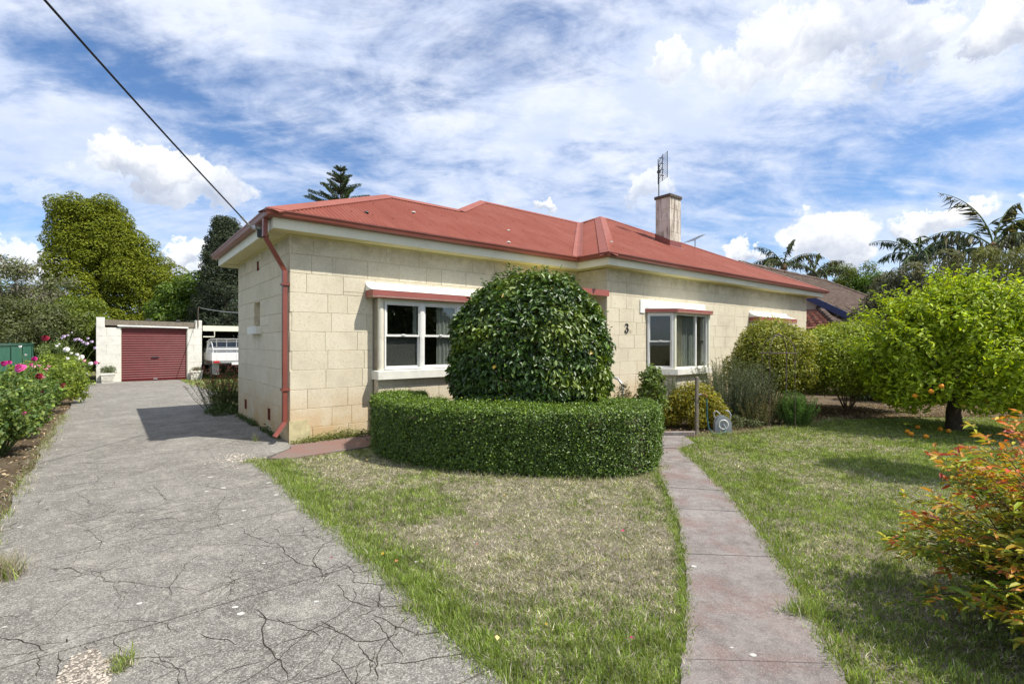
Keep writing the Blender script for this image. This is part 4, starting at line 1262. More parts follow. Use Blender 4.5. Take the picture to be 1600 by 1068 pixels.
# ------------------------------------------------------------------ garage, carport, ute, fence
def build_garage():
    gu, gv = -2.53, 16.75
    x, y = W2(gu, gv)
    t = thing('garage', 'white rendered block garage with a red roller door at the end of the drive', 'garage', (x, y, 0), TH)
    Wd = 3.46; d0, d1 = 0.74, 2.92
    # block piers either side of the door: each a wall of stones
    rows = [0, .36, .72, 1.08, 1.44, 1.8, 2.13]
    for (a, b) in ((0, d0), (d1 + .02, Wd)):
        w = MB(); w.box(a + .01, b - .01, .012, 5.6, 0, rows[-1]); wl = w.build('wall', 'mortar', t)
        for k, (p, q) in enumerate(zip(rows, rows[1:])):
            cut = a + (b - a) * (.42 if k % 2 else 1.0)
            for (s, e) in ((a, cut), (cut, b)):
                if e - s < .05: continue
                m = block_mesh(e - s - .006, q - p - .006, k % 3, 'white_render')
                link('block', m, wl, (s + .003, .012, p + .003))
        m = MB(); m.box(a - .001 if a == 0 else b - .009, a + .009 if a == 0 else b + .001, .013, 5.6, 0, 2.12); m.build('side_render', 'white_render', wl)
    # stubby parapet ends
    for (a, b, h) in ((0.0, .26, 2.52), (Wd - .24, Wd, 2.49)):
        m = MB(); m.cbox(a, b, .0, .30, 2.133, h, .012); m.build('parapet', 'white_render', t)
    m = MB(); m.box(d0 - .06, d1 + .06, .02, .2, 2.135, 2.20); m.build('lintel', 'white_render', t)
    # sloping roof edge: weathered timber and patched sheet
    m = MB(); m.bar((.27, .02, 2.33), (Wd - .25, .02, 2.27), .05, .22); m.build('barge_board', 'grey_timber', t)
    m = MB(); m.add([(.0, .06, 2.44), (Wd, .06, 2.40), (Wd, 5.6, 2.25), (0, 5.6, 2.28), (.0, .06, 2.41), (Wd, .06, 2.37), (Wd, 5.6, 2.22), (0, 5.6, 2.25)],
                    [(0, 1, 2, 3), (7, 6, 5, 4), (0, 4, 5, 1), (3, 2, 6, 7), (0, 3, 7, 4), (1, 5, 6, 2)]); m.build('roof', 'grey_timber', t)
    m = MB(); m.tube([(d0 - .1, -.03, 2.20), (d1 + .05, -.03, 2.16)], .028, 8); m.build('flashing', 'white_paint', t)
    for (a, w) in ((1.52, .22), (2.55, .14)):
        m = MB(); m.cbox(a, a + w, .0, .16, 2.43, 2.49, .01); m.build('loose_slate', 'dark_metal', t)
    # roller door
    n = 22; vs = []; fs = []; zb, zt = .05, 2.13
    prof = []
    for k in range(n * 6 + 1):
        z = zb + (zt - zb) * k / (n * 6); prof.append((.10 - .016 * abs(math.sin(math.pi * k / 6)) ** .7, z))
    for (yy, z) in prof: vs += [(d0 + .02, yy, z), (d1 - .0, yy, z)]
    for i in range(len(prof) - 1): fs.append((2 * i, 2 * i + 1, 2 * i + 3, 2 * i + 2))
    m = MB(); m.add(vs, fs); rd = m.build('roller_door', 'roller_red', t)
    m = MB(); m.box(d0 + .02, d1, .07, .12, .012, .05); m.build('bottom_rail', 'roller_red', rd)
    m = MB(); m.cbox(1.72, 1.96, .055, .09, .93, .975, .006); m.build('handle', 'black_plastic', rd)
    m = MB(); m.cbox(1.78, 1.92, .05, .085, .06, .09, .006); m.build('lift_handle', 'galvanised', rd)
    for a in (d0 - .03, d1 - .0):
        m = MB(); m.box(a, a + .05, .03, .065, 0, 2.13); m.build('door_track', 'cream_paint', rd)
    m = MB(); m.box(.02, Wd - .02, 5.5, 5.6, 0, 2.2); m.build('wall', 'white_render', t)
    # conduit and entry cable on the right-hand pier
    m = MB(); m.tube([(Wd - .14, -.02, 2.2), (Wd - .14, -.02, 2.95), (Wd - .12, -.02, 3.05), (Wd - .06, -.02, 3.05)], .02, 7); m.build('conduit', 'rusty_iron', t)
    ax, ay = W2(gu + Wd - .05, gv)
    bx, by = W2(2.2, 4.0)
    c = thing('service_wire', 'thin wire slung from the garage conduit to the side of the house', 'wire', (ax, ay, 3.02))
    pts = [(0 + (bx - ax) * k / 14, (by - ay) * k / 14, -0.25 * math.sin(math.pi * k / 14) + (2.55 - 3.02) * k / 14) for k in range(15)]
    MB().tube(pts, .012, 6).build('strand', 'galvanised', c, smooth=True)
    # white trough planters
    for k, (u, lab, lab2) in enumerate(((.36, 'white square planter with moulded sides left of the roller door', 'low green plant filling the planter left of the roller door'), (3.22, 'white square planter with moulded sides beside the carport', 'sparse grey green plant in the planter beside the carport'))):
        px, py = W2(gu + u, gv - .26)
        p = thing('planter_box', lab, 'planter', (px, py, .012), TH, 'planters by the garage')
        m = MB(); w = .21; b = w * .9
        m.add([(-b, -b, 0), (b, -b, 0), (b, b, 0), (-b, b, 0), (-w, -w, .36), (w, -w, .36), (w, w, .36), (-w, w, .36), (-w + .04, -w + .04, .36), (w - .04, -w + .04, .36), (w - .04, w - .04, .36), (-w + .04, w - .04, .36),
               (-w + .04, -w + .04, .29), (w - .04, -w + .04, .29), (w - .04, w - .04, .29), (-w + .04, w - .04, .29)],
              [(3, 2, 1, 0), (0, 1, 5, 4), (1, 2, 6, 5), (2, 3, 7, 6), (3, 0, 4, 7), (4, 5, 9, 8), (5, 6, 10, 9), (6, 7, 11, 10), (7, 4, 8, 11), (8, 9, 13, 12), (9, 10, 14, 13), (10, 11, 15, 14), (11, 8, 12, 15), (12, 13, 14, 15)])
        m.build('tub', 'white_render', p)
        m = MB(); m.cbox(-w - .015, w + .015, -w - .015, -w + .012, .30, .37, .006); m.build('rim', 'white_render', p)
        r = MB(); rnd = random.Random(k)
        for j in range(5):
            cx = -.13 + j * .065; pts = [(cx + .03 * math.cos(q * .9), -b - .012 - .01 * (z := .04 + q * .022) / .3 - .004, .05 + q * .022 + .01 * math.sin(q * 2)) for q in range(10)]
            r.tube(pts, .008, 5)
        r.build('relief', 'white_render', p)
        s = thing('potted_plant', lab2, 'plant', (px, py, .30), TH)
        n = 700 if k == 0 else 420
        P, N = shell(n, [(0, 0, .16, .25, .22, .2), (-.12, 0, .2, .14, .14, .16), (.1, .02, .22, .13, .13, .15)] if k == 0 else [(0, 0, .1, .24, .2, .13), (.06, -.05, .13, .16, .16, .1)], .3, zmin=.0)
        leaves('foliage', s, P, N, .055, [(.075, .12, .025), (.13, .16, .04), (.10, .14, .05)] if k == 0 else [(.11, .13, .06), (.16, .16, .09)], 'leaf', .4)
        st = MB()
        for j in range(9):
            a = rnd.uniform(0, 6.28); st.tube([(0, 0, 0), (.08 * math.cos(a), .08 * math.sin(a), .12), (.16 * math.cos(a), .16 * math.sin(a), .24)], [.008, .006, .003], 5)
        st.build('stem', 'stem_brown', s, kind='stuff')


def build_carport():
    gu, gv = 0.98, 16.9
    x, y = W2(gu, gv)
    t = thing('carport', 'flat roofed open carport with a cream fascia beside the garage', 'carport', (x, y, 0), TH)
    MB().box(0, 5.2, 0, .04, 2.05, 2.28).build('fascia', 'cream_paint', t)
    MB().box(0, 5.2, .041, 6.2, 2.18, 2.24).build('roof', 'galvanised', t)
    for (u, v) in ((4.9, .1), (4.9, 5.9), (.1, 5.9)): MB().box(u - .045, u + .045, v - .045, v + .045, 0, 2.178).build('post', 'grey_timber', t)
    MB().tube([(.02, .02, 1.80), (.44, .02, 1.80), (.44, .02, 2.04)], .022, 8).build('drain_pipe', 'cream_paint', t)
    m = MB()                                              # back wall of upright boards
    for k in range(26): m = MB(); m.box(.1 + k * .195, .285 + k * .195, 6.1 + .008 * (k % 2), 6.13 + .008 * (k % 2), 0, 2.17); m.build('board', 'bark_dark', t)
    lat = MB()
    for k in range(5):
        lat.box(.18 + k * .075, .205 + k * .075, 4.6, 4.615, .6, 1.75)
    for k in range(12): lat.box(.12, .55, 4.616, 4.63, .62 + k * .1, .645 + k * .1)
    lat.build('lattice', 'white_render', t)


def build_ute():
    x, y = W2(1.12, 15.55)
    t = thing('utility_truck', 'white tray back ute parked under the carport, its rear facing the drive', 'ute', (x, y, 0), TH)
    W = 1.80
    tb = MB(); tb.box(.0, W, 0, 2.35, .80, .86); tr = tb.build('tray', 'car_white', t)
    for (a, b, c, d) in ((0, W, -.03, .0), ): MB().cbox(a, b, c - .012, d, .80, 1.12, .008).build('tailgate', 'car_white', tr)
    for u in (.0, W - .03): MB().cbox(u, u + .03, .002, 2.34, .862, 1.12, .008).build('side_board', 'car_white', tr)
    for k in range(5):
        u = .18 + k * .36; MB().box(u, u + .03, -.05, -.0425, .83, 1.10).build('rib', 'car_white', tr)
    MB().box(.02, W - .02, -.05, .0, .70, .795).build('rear_beam', 'galvanised', tr)
    rk = MB()
    for u in (.06, W - .06): rk.tube([(u, .05, 1.12), (u, .05, 1.30)], .018, 6); rk.tube([(u, .05, 1.28), (u, 2.25, 1.28)], .02, 6)
    rk.tube([(.06, .05, 1.28), (W - .06, .05, 1.28)], .022, 8)
    rk.tube([(.10, 2.2, .86), (.16, 2.2, 1.62), (.26, 2.2, 1.72), (W - .26, 2.2, 1.72), (W - .16, 2.2, 1.62), (W - .10, 2.2, .86)], .028, 8)
    for u in (.5, .9, 1.3): rk.tube([(u, 2.2, .88), (u, 2.2, 1.72)], .018, 6)
    rk.tube([(.14, 2.2, 1.25), (W - .14, 2.2, 1.25)], .02, 6)
    rk.tube([(.06, .05, 1.28), (.18, 1.2, 1.5), (.24, 2.2, 1.70)], .02, 6)
    rk.build('ladder_rack', 'car_white', t)
    # cab: lofted, tapered to the roof
    cab = MB(); v0, v1 = 2.45, 5.0
    sec = [(.55, .06, v0, v1 + .0), (.98, .06, v0, v1), (1.05, .08, v0 + .01, 4.0), (1.62, .26, v0 + .12, 3.55), (1.68, .32, v0 + .2, 3.45)]
    for (z, ins, a, b) in sec: cab.v += [(ins, a, z), (W - ins, a, z), (W - ins, b, z), (ins, b, z)]
    for i in range(len(sec) - 1):
        for k in range(4): cab.f.append((i * 4 + k, i * 4 + (k + 1) % 4, i * 4 + 4 + (k + 1) % 4, i * 4 + 4 + k))
    n = len(sec) - 1; cab.f += [(4 * n, 4 * n + 1, 4 * n + 2, 4 * n + 3), (3, 2, 1, 0)]
    cb = cab.build('cab', 'car_white', t)
    MB().add([(.16, v0 - .004 + .03, 1.10), (W - .16, v0 - .004 + .03, 1.10), (W - .33, v0 + .105, 1.57), (.33, v0 + .105, 1.57)], [(0, 1, 2, 3)]).build('rear_window', 'car_glass', cb)
    for (s, e) in ((0, 1), (1, 0)):
        u0 = .075 if s == 0 else W - .075; u1 = .235 if s == 0 else W - .235
        MB().add([(u0, v0 + .14, 1.08), (u0, 3.9, 1.08), (u1, 3.5, 1.58), (u1, v0 + .24, 1.58)], [(0, 1, 2, 3) if s else (3, 2, 1, 0)]).build('side_window', 'car_glass', cb)
    for (u, v) in ((.04, .72), (W - .26, .72), (.04, 4.1), (W - .26, 4.1)):
        wh = MB(); b = []
        seg = 20
        for (r, o) in ((.20, .0), (.31, .0), (.34, .03), (.34, .19), (.31, .22), (.20, .22)):
            for k in range(seg):
                a = 2 * math.pi * k / seg; wh.v.append((u + o, v + r * math.cos(a), .34 + r * math.sin(a)))
        for i in range(5):
            for k in range(seg): wh.f.append((i * seg + k, i * seg + (k + 1) % seg, (i + 1) * seg + (k + 1) % seg, (i + 1) * seg + k))
        w = wh.build('wheel', 'tyre', t)
        rim = MB()
        for o in (.02, .20):
            rim.v += [(u + o, v + .2 * math.cos(2 * math.pi * k / seg), .34 + .2 * math.sin(2 * math.pi * k / seg)) for k in range(seg)]
        rim.f = [tuple(range(seg)), tuple(reversed(range(seg, 2 * seg)))] + [(k, (k + 1) % seg, seg + (k + 1) % seg, seg + k) for k in range(seg)]
        rim.build('rim', 'galvanised', w)
    for u in (.04, W - .30):
        MB().box(u, u + .26, .20, .215, .22, .78).build('mud_flap', 'grey_plastic', t)
        MB().cbox(u + .02, u + .24, -.07, -.051, .71, .79, .005).build('tail_light', 'lamp_red', t)
    MB().cbox(.72, 1.08, -.068, -.051, .62, .72, .004).build('number_plate', 'white_paint', t)
    MB().box(.3, W - .3, 1.2, 5.0, .42, .55).build('chassis', 'black_plastic', t)


def build_fence():
    fu = -4.3
    x, y = W2(fu, 0)
    t = thing('steel_fence', 'long green ribbed steel fence behind the rose bed', 'fence', (x, y, 0), TH)
    L0, L1, step = -7.5, 24.9, 2.4
    v = L0; rnd = random.Random(1)
    post = MB(); post.box(-.03, .03, -.035, .035, -.05, 1.53); pm = post.mesh('post', 'fence_dark')
    rail = MB(); rail.box(-.025, .025, .036, step - .036, 1.455, 1.52); rm = rail.mesh('rail', 'fence_green')
    sh = MB(); vs = []; fs = []
    n = 0; yy = .04
    prof = []
    while yy < step - .04:
        prof += [(-.012, yy), (-.012, yy + .07), (.018, yy + .085), (.018, yy + .13), (-.012, yy + .145)]; yy += .19
    prof = [(a, min(b, step - .04)) for a, b in prof]
    for (a, b) in prof: vs += [(a, b, .02), (a, b, 1.454)]
    fs = [(2 * i, 2 * i + 2, 2 * i + 3, 2 * i + 1) for i in range(len(prof) - 1)]
    sh.add(vs, fs); sm = sh.mesh('panel', 'fence_green')
    while v < L1:
        link('post', pm, t, (0, v, 0)); link('panel', sm, t, (0, v, 0)); link('rail', rm, t, (0, v, 0)); v += step
    link('post', pm, t, (0, v, 0))


build_garage(); build_carport(); build_ute(); build_fence()


# ------------------------------------------------------------------ neighbour's house
def build_neighbour():
    x, y = W2(21, -1)
    t = thing('neighbour_house', 'house with mossy brown tiled roof and blue barge board beyond the red roof', 'house', (x, y, 0), TH)
    # local: u' = u-21, v' = v+1 ; eave at v'=0 z 2.75, ridge at v'=4.2 z 5.25
    m = MB(); m.box(.02, 14.4, .35, 8.2, 0, 2.78)
    m.add([(.02, .35, 2.78), (.02, 8.2, 2.78), (.02, 4.2, 5.05), (.22, .35, 2.78), (.22, 8.2, 2.78), (.22, 4.2, 5.05)], [(0, 2, 1), (3, 4, 5), (0, 3, 5, 2), (1, 2, 5, 4)])
    m.build('wall', 'cream_render', t)
    # tiles: courses of stepped, waved tiles joined per slope
    def tiles(name, mat, P00, P10, P11, P01, nu, nv, parent, lift=.03):
        """quad slope: P00-P10 eave, P01-P11 top"""
        P00, P10, P11, P01 = map(np.array, (P00, P10, P11, P01)); V = []; F = []
        nrm = np.cross(P10 - P00, P01 - P00); nrm = nrm / np.linalg.norm(nrm)
        if nrm[2] < 0: nrm = -nrm
        k = 4
        for j in range(nv):
            for e, tt in ((lift, j / nv), (.004, (j + 1) / nv)):
                a = P00 + (P01 - P00) * tt; b = P10 + (P11 - P10) * tt
                for i in range(nu * k + 1):
                    w = .018 * math.sin(2 * math.pi * i / k + .6) + RNG.normal(0, .004)
                    V.append(a + (b - a) * (i / (nu * k)) + nrm * (e + w))
        row = nu * k + 1
        for j in range(nv):
            for i in range(nu * k):
                p = 2 * j * row + i; F.append((p, p + 1, p + row + 1, p + row))
                if j < nv - 1: q = (2 * j + 1) * row + i; F.append((q, q + 1, q + row + 1, q + row))
        me = raw_mesh(name, np.array(V), [np.array(F)], (mat,)); return link(name, me, parent, kind='stuff')
    rf = MB(); rf.add([(-.35, -.2, 2.66), (14.9, -.2, 2.66), (10.3, 4.2, 5.2), (-.35, 4.2, 5.2), (-.35, 8.6, 2.66), (14.9, 8.6, 2.66)], [(0, 1, 2, 3), (3, 2, 5, 4), (1, 5, 2)])
    roof_n = rf.build('roof', 'old_tile', t)
    tiles('roof_tiles', 'old_tile', (-.4, -.25, 2.66), (14.95, -.25, 2.66), (10.3, 4.2, 5.23), (-.4, 4.2, 5.23), 52, 16, roof_n)
    rc = MB()
    for k in range(28): rc.tube([(-.4 + k * .385, 4.2, 5.27 + .012 * math.sin(k * 1.7)), (-.02 + k * .385, 4.2, 5.25 + .012 * math.sin(k * 1.7))], [.11, .125], 9)
    rc.build('ridge_tile', 'old_tile', roof_n, kind='stuff')
    rc = MB()
    for k in range(16):
        a = Vector((10.3, 4.2, 5.25)).lerp(Vector((14.95, -.25, 2.70)), k / 16); b = Vector((10.3, 4.2, 5.25)).lerp(Vector((14.95, -.25, 2.70)), (k + .97) / 16); rc.tube([a, b], [.105, .12], 8)
    rc.build('hip_tile', 'old_tile', roof_n, kind='stuff')
    MB().bar((-.40, -.25, 2.56), (-.40, 4.2, 5.13), .05, .24).build('barge_board', 'blue_paint', t)
    MB().bar((-.40, 8.6, 2.56), (-.40, 4.2, 5.13), .05, .24).build('barge_board', 'blue_paint', t)
    MB().box(.0, .019, 1.9, 1.93, 2.79, 3.6).build('cover_strip', 'white_paint', t)
    # lean-to on the near side, red tiles with a hip at the street end
    l = MB(); l.add([(-2.6, -.6, 2.05), (-2.6, 6, 2.05), (-.02, 6, 2.95), (-.02, 1.0, 2.95)], [(0, 1, 2, 3)]); l.add([(-2.6, -.6, 2.05), (-.02, 1.0, 2.95), (2.4, -.6, 2.05)], [(0, 1, 2)])
    lean = l.build('lean_to_roof', 'red_tile', t)
    tiles('roof_tiles', 'red_tile', (-2.6, 6, 2.05), (-2.6, -.6, 2.05), (-.03, 1.0, 2.95), (-.03, 6, 2.95), 22, 8, lean, .05)
    tiles('roof_tiles', 'old_tile', (-2.6, -.62, 2.05), (2.4, -.62, 2.05), (.0, 1.0, 2.97), (-.02, 1.0, 2.97), 16, 6, lean, .045)
    rc = MB()
    for k in range(9):
        A, B = Vector((-2.6, -.6, 2.10)), Vector((-.02, 1.0, 3.02)); rc.tube([A.lerp(B, k / 9), A.lerp(B, (k + .98) / 9)], [.12, .105], 8)
    rc.build('hip_tile', 'old_tile', lean, kind='stuff')
    MB().box(-2.4, -.05, 0.0, 5.9, 0, 2.04).build('wall', 'cream_render', t)
    # the wing at the street side, its own small hip
    w2 = MB(); w2.add([(9.2, -4.0, 3.0), (15.2, -4.0, 3.0), (15.2, 1, 3.0), (9.2, 1.0, 3.0), (10.9, -.6, 4.55), (13.5, -.6, 4.55)], [(0, 1, 5, 4), (1, 2, 5), (3, 0, 4)])
    wr = w2.build('roof', 'red_tile', t)
    tiles('roof_tiles', 'red_tile', (9.15, -4.05, 3.0), (15.2, -4.05, 3.0), (13.5, -.6, 4.57), (10.9, -.6, 4.57), 20, 9, wr, .05)
    tiles('roof_tiles', 'red_tile', (9.15, 1.0, 3.0), (9.15, -4.05, 3.0), (10.9, -.6, 4.57), (10.88, -.58, 4.57), 15, 9, wr, .05)
    MB().box(9.5, 14.9, -3.6, .34, 0, 2.98).build('wall', 'cream_render', t)
    # its aerials
    for (px, dep, z1, lab) in ((1086, 27.0, 7.15, 'small rod aerial showing above the red roof right of the chimney'), (1406, 25.0, 6.5, 'thin aerial rising among the palms')):
        a = thing('tv_antenna', lab, 'antenna', (AT(px, dep), dep, 0))
        MB().tube([(0, 0, 3.0), (0, 0, z1)], .022, 6).build('mast', 'dark_metal', a)
        m = MB(); d = Vector((.75, .5, .38)).normalized() if px < 1200 else Vector((.9, .4, .25)).normalized(); s = Vector((-.5, .86, 0))
        p = Vector((-.25, -.1, z1 - .05)); m.tube([p - d * .3, p + d * (1.1 if px < 1200 else .5)], .02, 6)
        for k in range(8 if px < 1200 else 4): q = p + d * (-.25 + k * .18); w_ = (.42 - k * .02) if px < 1200 else .16; m.tube([q - s * w_, q + s * w_], .009, 4)
        m.build('element', 'dark_metal', a)


build_neighbour()

# ------------------------------------------------------------------ small things in the garden and over it
def build_small():
    # overhead service cable to the corner of the gutter
    x, y = W2(-0.45, 0.42)
    t = thing('power_cable', 'black overhead power cable running down to the gutter corner', 'cable', (x, y, 3.30))
    far = Vector((2.70, -15.8, 4.05)); pts = []
    for k in range(40):
        s = k / 39; pts.append(far * s + Vector((0, 0, -.55 * math.sin(math.pi * s))))
    dz = pts[1]
    MB().tube(pts, .0095, 7).build('conductor', 'cable_black', t, smooth=True)
    tw = MB(); tw.tube([pts[0] + (pts[1] - pts[0]) * a + Vector((.012 * math.cos(a * 90), 0, .012 * math.sin(a * 90))) for a in np.linspace(0, 1.0, 60)], .008, 5); tw.build('wire_wrap', 'galvanised', t)
    m = MB(); m.tube([(0, 0, 0), (.12, .02, .0), (.2, .05, -.04)], .02, 7); m.lathe([(.03, 0), (.04, .02), (.03, .05), (.02, .07)], 8, (.06, .0, -.04)); m.build('insulator', 'galvanised', t)
    m = MB(); m.cbox(.12, .26, -.06, .04, -.16, -.04, .01); m.build('connection_box', 'black_plastic', t)
    # street lamp far left
    d = 34.0
    t = thing('street_lamp', 'slim dark street lamp rising in front of the big olive green tree', 'street lamp', (AT(110, d), d, 0))
    MB().tube([(0, 0, 0), (0, 0, 4), (0, 0, ZZ(392, d))], [.10, .075, .055], 8).build('pole', 'dark_metal', t)
    h = ZZ(392, d)
    MB().tube([(0, 0, h), (-.1, 0, h + .1), (-.35, 0, h + .18)], [.05, .045, .04], 7).build('arm', 'dark_metal', t)
    m = MB(); m.cbox(-.95, -.3, -.13, .13, h + .14, h + .25, .03); m.build('lantern', 'grey_plastic', t)
    # tap post
    d = 8.32; x = AT(1089, d)
    t = thing('garden_tap', 'grey timber post with a brass garden tap at the path end', 'tap', (x, d, 0), 0.1)
    MB().cbox(-.026, .026, -.024, .024, -.02, .955, .008).build('post', 'grey_timber', t)
    m = MB(); m.tube([(.0, .05, .0), (.0, .05, .62), (.02, .0, .66), (.09, -.04, .66)], .013, 7); m.build('pipe', 'galvanised', t)
    m = MB(); m.tube([(.07, -.04, .66), (.12, -.05, .665), (.14, -.055, .64), (.14, -.055, .60)], [.014, .018, .017, .014], 8); m.lathe([(.006, 0), (.006, .03), (.028, .032), (.028, .042), (.0, .044)], 8, (.11, -.05, .675)); m.build('spout', 'brass', t)
    hs = thing('garden_hose', 'dark teal hose hanging from the brass tap to the ground', 'hose', (x, d, 0), .1)
    m = MB(); m.tube([(.14, -.055, .60), (.145, -.06, .45), (.15, -.06, .25), (.17, -.07, .10), (.23, -.1, .02), (.34, -.12, .015), (.46, -.06, .03), (.52, .0, .09)], .012, 7); m.build('tube', 'hose_teal', hs, smooth=True)
    # hose reel
    d = 8.45; x = AT(1129, d)
    t = thing('hose_reel', 'grey plastic hose reel standing on the bed edge beside the tap', 'hose reel', (x, d, 0), R(-12)); t.scale = (.8, .8, .85)
    def housing(u0, u1):
        prof = []
        for k in range(13):
            a = math.pi * k / 12; prof.append((.165 * math.cos(a), .17 + .165 * math.sin(a)))
        prof = [(.17, -.0)] + prof + [(-.17, -.0)]
        n = len(prof); m = MB(); m.v = [(p[0], u0, p[1]) for p in prof] + [(p[0], u1, p[1]) for p in prof]
        m.f = [tuple(range(n)), tuple(reversed(range(n, 2 * n)))] + [(k, n + k, n + (k + 1) % n, (k + 1) % n) for k in range(n)]
        return m
    housing(-.10, -.075).build('side_plate', 'grey_plastic', t); housing(.075, .10).build('side_plate', 'grey_plastic', t)
    m = MB(); b = MB()
    for k in range(5):
        ring = [(.125 * math.cos(a), -.055 + k * .027, .18 + .125 * math.sin(a)) for a in np.linspace(0, 2 * math.pi, 20)]; m.tube(ring, .0135, 6, caps=False)
    m.build('coiled_hose', 'hose_teal', t)
    m = MB(); m.cbox(-.13, .13, -.072, .072, .0, .05, .01); m.build('base', 'grey_plastic', t)
    ring = MB(); ring.tube([(.09 * math.cos(a), -.106, .17 + .09 * math.sin(a)) for a in np.linspace(0, 2 * math.pi, 22)], .011, 6); ring.build('hub_ring', 'white_paint', t)
    m = MB(); m.tube([(0, -.10, .17), (0, -.15, .17), (.04, -.15, .09)], .013, 7); m.build('crank', 'grey_plastic', t)
    m = MB(); m.tube([(-.15, .0, .28), (-.18, .0, .38), (-.13, .0, .43), (-.05, .0, .36)], .014, 7); m.tube([(.15, .0, .28), (.16, .0, .36), (.13, .0, .42), (.06, .0, .44)], .016, 7); m.build('handle', 'grey_plastic', t)
    # handrail by the porch steps
    d = 9.45; x = AT(973, d)
    t = thing('handrail', 'bent grey steel handrail between the camellia and the front wall', 'handrail', (x, d, 0))
    pts = [(0, 0, 0), (0, 0, .62), (-.015, .02, .74), (-.07, .08, .83), (-.17, .2, .87), (-.35, .45, .90), (-.75, .95, .98)]
    MB().tube(pts, .021, 10).build('rail', 'galvanised', t, smooth=True)
    MB().tube([(-.75, .95, .98), (-.75, .95, .1)], .02, 8).build('post', 'galvanised', t)
    # domed wire obelisk
    d = 8.95; x = AT(1214, d)
    t = thing('garden_arch', 'rusty domed wire plant frame in front of the flowering shrub', 'plant frame', (x, d, 0))
    c = (.11, .16); r = .30; zr = 1.34
    for k in range(4):
        a = R(215 + 90 * k); p = (c[0] + r * math.cos(a), c[1] + r * math.sin(a))
        MB().tube([(p[0], p[1], -.03), (p[0], p[1], zr)], (.007, .0065, .012, .008)[k], 6).build('leg', 'rusty_iron', t)
        m = MB(); m.tube([(c[0] + r * math.cos(a) * math.cos(q), c[1] + r * math.sin(a) * math.cos(q), zr + .33 * math.sin(q)) for q in np.linspace(0, math.pi / 2, 9)], .008, 6); m.build('hoop', 'rusty_iron', t)
    for z in (zr,):
        m = MB(); m.tube([(c[0] + r * math.cos(a), c[1] + r * math.sin(a), z) for a in np.linspace(0, 2 * math.pi, 25)], .008, 6); m.build('ring', 'rusty_iron', t)
    m = MB(); m.lathe([(.0, 0), (.02, .01), (.02, .03), (.0, .05)], 8, (*c, zr + .32)); m.build('finial', 'rusty_iron', t)
    # rubble in the broken corner of the drive
    m = MB(); rnd = random.Random(8)
    def stone(mb, x, y, z, r):
        b = len(mb.v); pts = [(0, 0, .7), (1, 0, .1), (.4, .9, .15), (-.7, .7, .1), (-.9, -.3, .15), (.1, -1, .1), (0, 0, -.4)]
        a = rnd.uniform(0, 6.28); ca, sa = math.cos(a), math.sin(a)
        for (px, py, pz) in pts:
            px *= rnd.uniform(.7, 1.2); py *= rnd.uniform(.7, 1.2); mb.v.append((x + r * (px * ca - py * sa), y + r * (px * sa + py * ca), z + r * pz * rnd.uniform(.7, 1.2)))
        for k in range(5): mb.f.append((b, b + 1 + k, b + 1 + (k + 1) % 5)); mb.f.append((b + 6, b + 1 + (k + 1) % 5, b + 1 + k))
    poly = [G(250 / 2.6185 + a, 660 + b / 2.6185) for a, b in ((15, 1040), (35, 990), (55, 960), (75, 985), (70, 1020), (60, 1068), (0, 1068))]
    poly = [G(100, 1046), G(112, 1030), G(128, 1024), G(138, 1018), G(146, 1016), G(156, 1020), G(160, 1032), G(172, 1040), G(176, 1056), G(170, 1080), G(84, 1080), G(90, 1062)]
    xs = [p[0] for p in poly]; ys = [p[1] for p in poly]
    dirt = MB(); dirt.add([(*p, .0139) for p in poly], [tuple(range(12))]); dirt.build('broken_patch', 'rubble_base', kind='structure')
    for k in range(900):
        px, py = rnd.uniform(min(xs), max(xs)), rnd.uniform(min(ys), max(ys))
        if in_poly(np.array([px]), np.array([py]), poly)[0]: stone(m, px, py, .015, rnd.choice([.003, .004, .006, .009]))
    for k in range(160):                                   # rubble where drive, apron and lawn meet
        px, py = G(rnd.gauss(372, 22), rnd.gauss(719, 5)); stone(m, px, py, .014, rnd.choice([.008, .012, .018]))
    m.build('rubble', 'rubble', kind='stuff')


build_small()

# ------------------------------------------------------------------ planting
def stem_fan(parent, spread, h, n, r=.012, mat='stem_brown', base=(0, 0, 0), name='stem', seg=5):
    m = MB(); rnd = random.Random(n + int(h * 100))
    for k in range(n):
        a = rnd.uniform(0, 6.283); q = spread * math.sqrt(rnd.random())
        limb(m, (base[0] + .06 * math.cos(a), base[1] + .06 * math.sin(a), base[2] - .02), (base[0] + q * math.cos(a), base[1] + q * math.sin(a), base[2] + h * rnd.uniform(.6, 1)), r, r * .25, .08, 5, seg)
    return m.build(name, mat, parent, kind='stuff')


def dome_clumps(rx, ry, z0, h, n, cr, rnd, squash=1.0, fill=.35):
    """clumps spread over the skin of a dome of half-widths rx, ry, from z0 up to z0+h"""
    out = []
    for k in range(n):
        u = rnd.random(); a = k * 2.39996 + rnd.uniform(-.3, .3)
        zz = (k + .5) / n
        rr = math.sqrt(max(0, 1 - zz * zz)) if zz > 0 else 1
        f = 1 - fill * rnd.random() * .6
        s = cr * rnd.uniform(.75, 1.25)
        out.append(((rx - cr * .8) * rr * f * math.cos(a), (ry - cr * .8) * rr * f * math.sin(a), z0 + (h - cr * .8) * zz, s, s, s * squash))
    return out


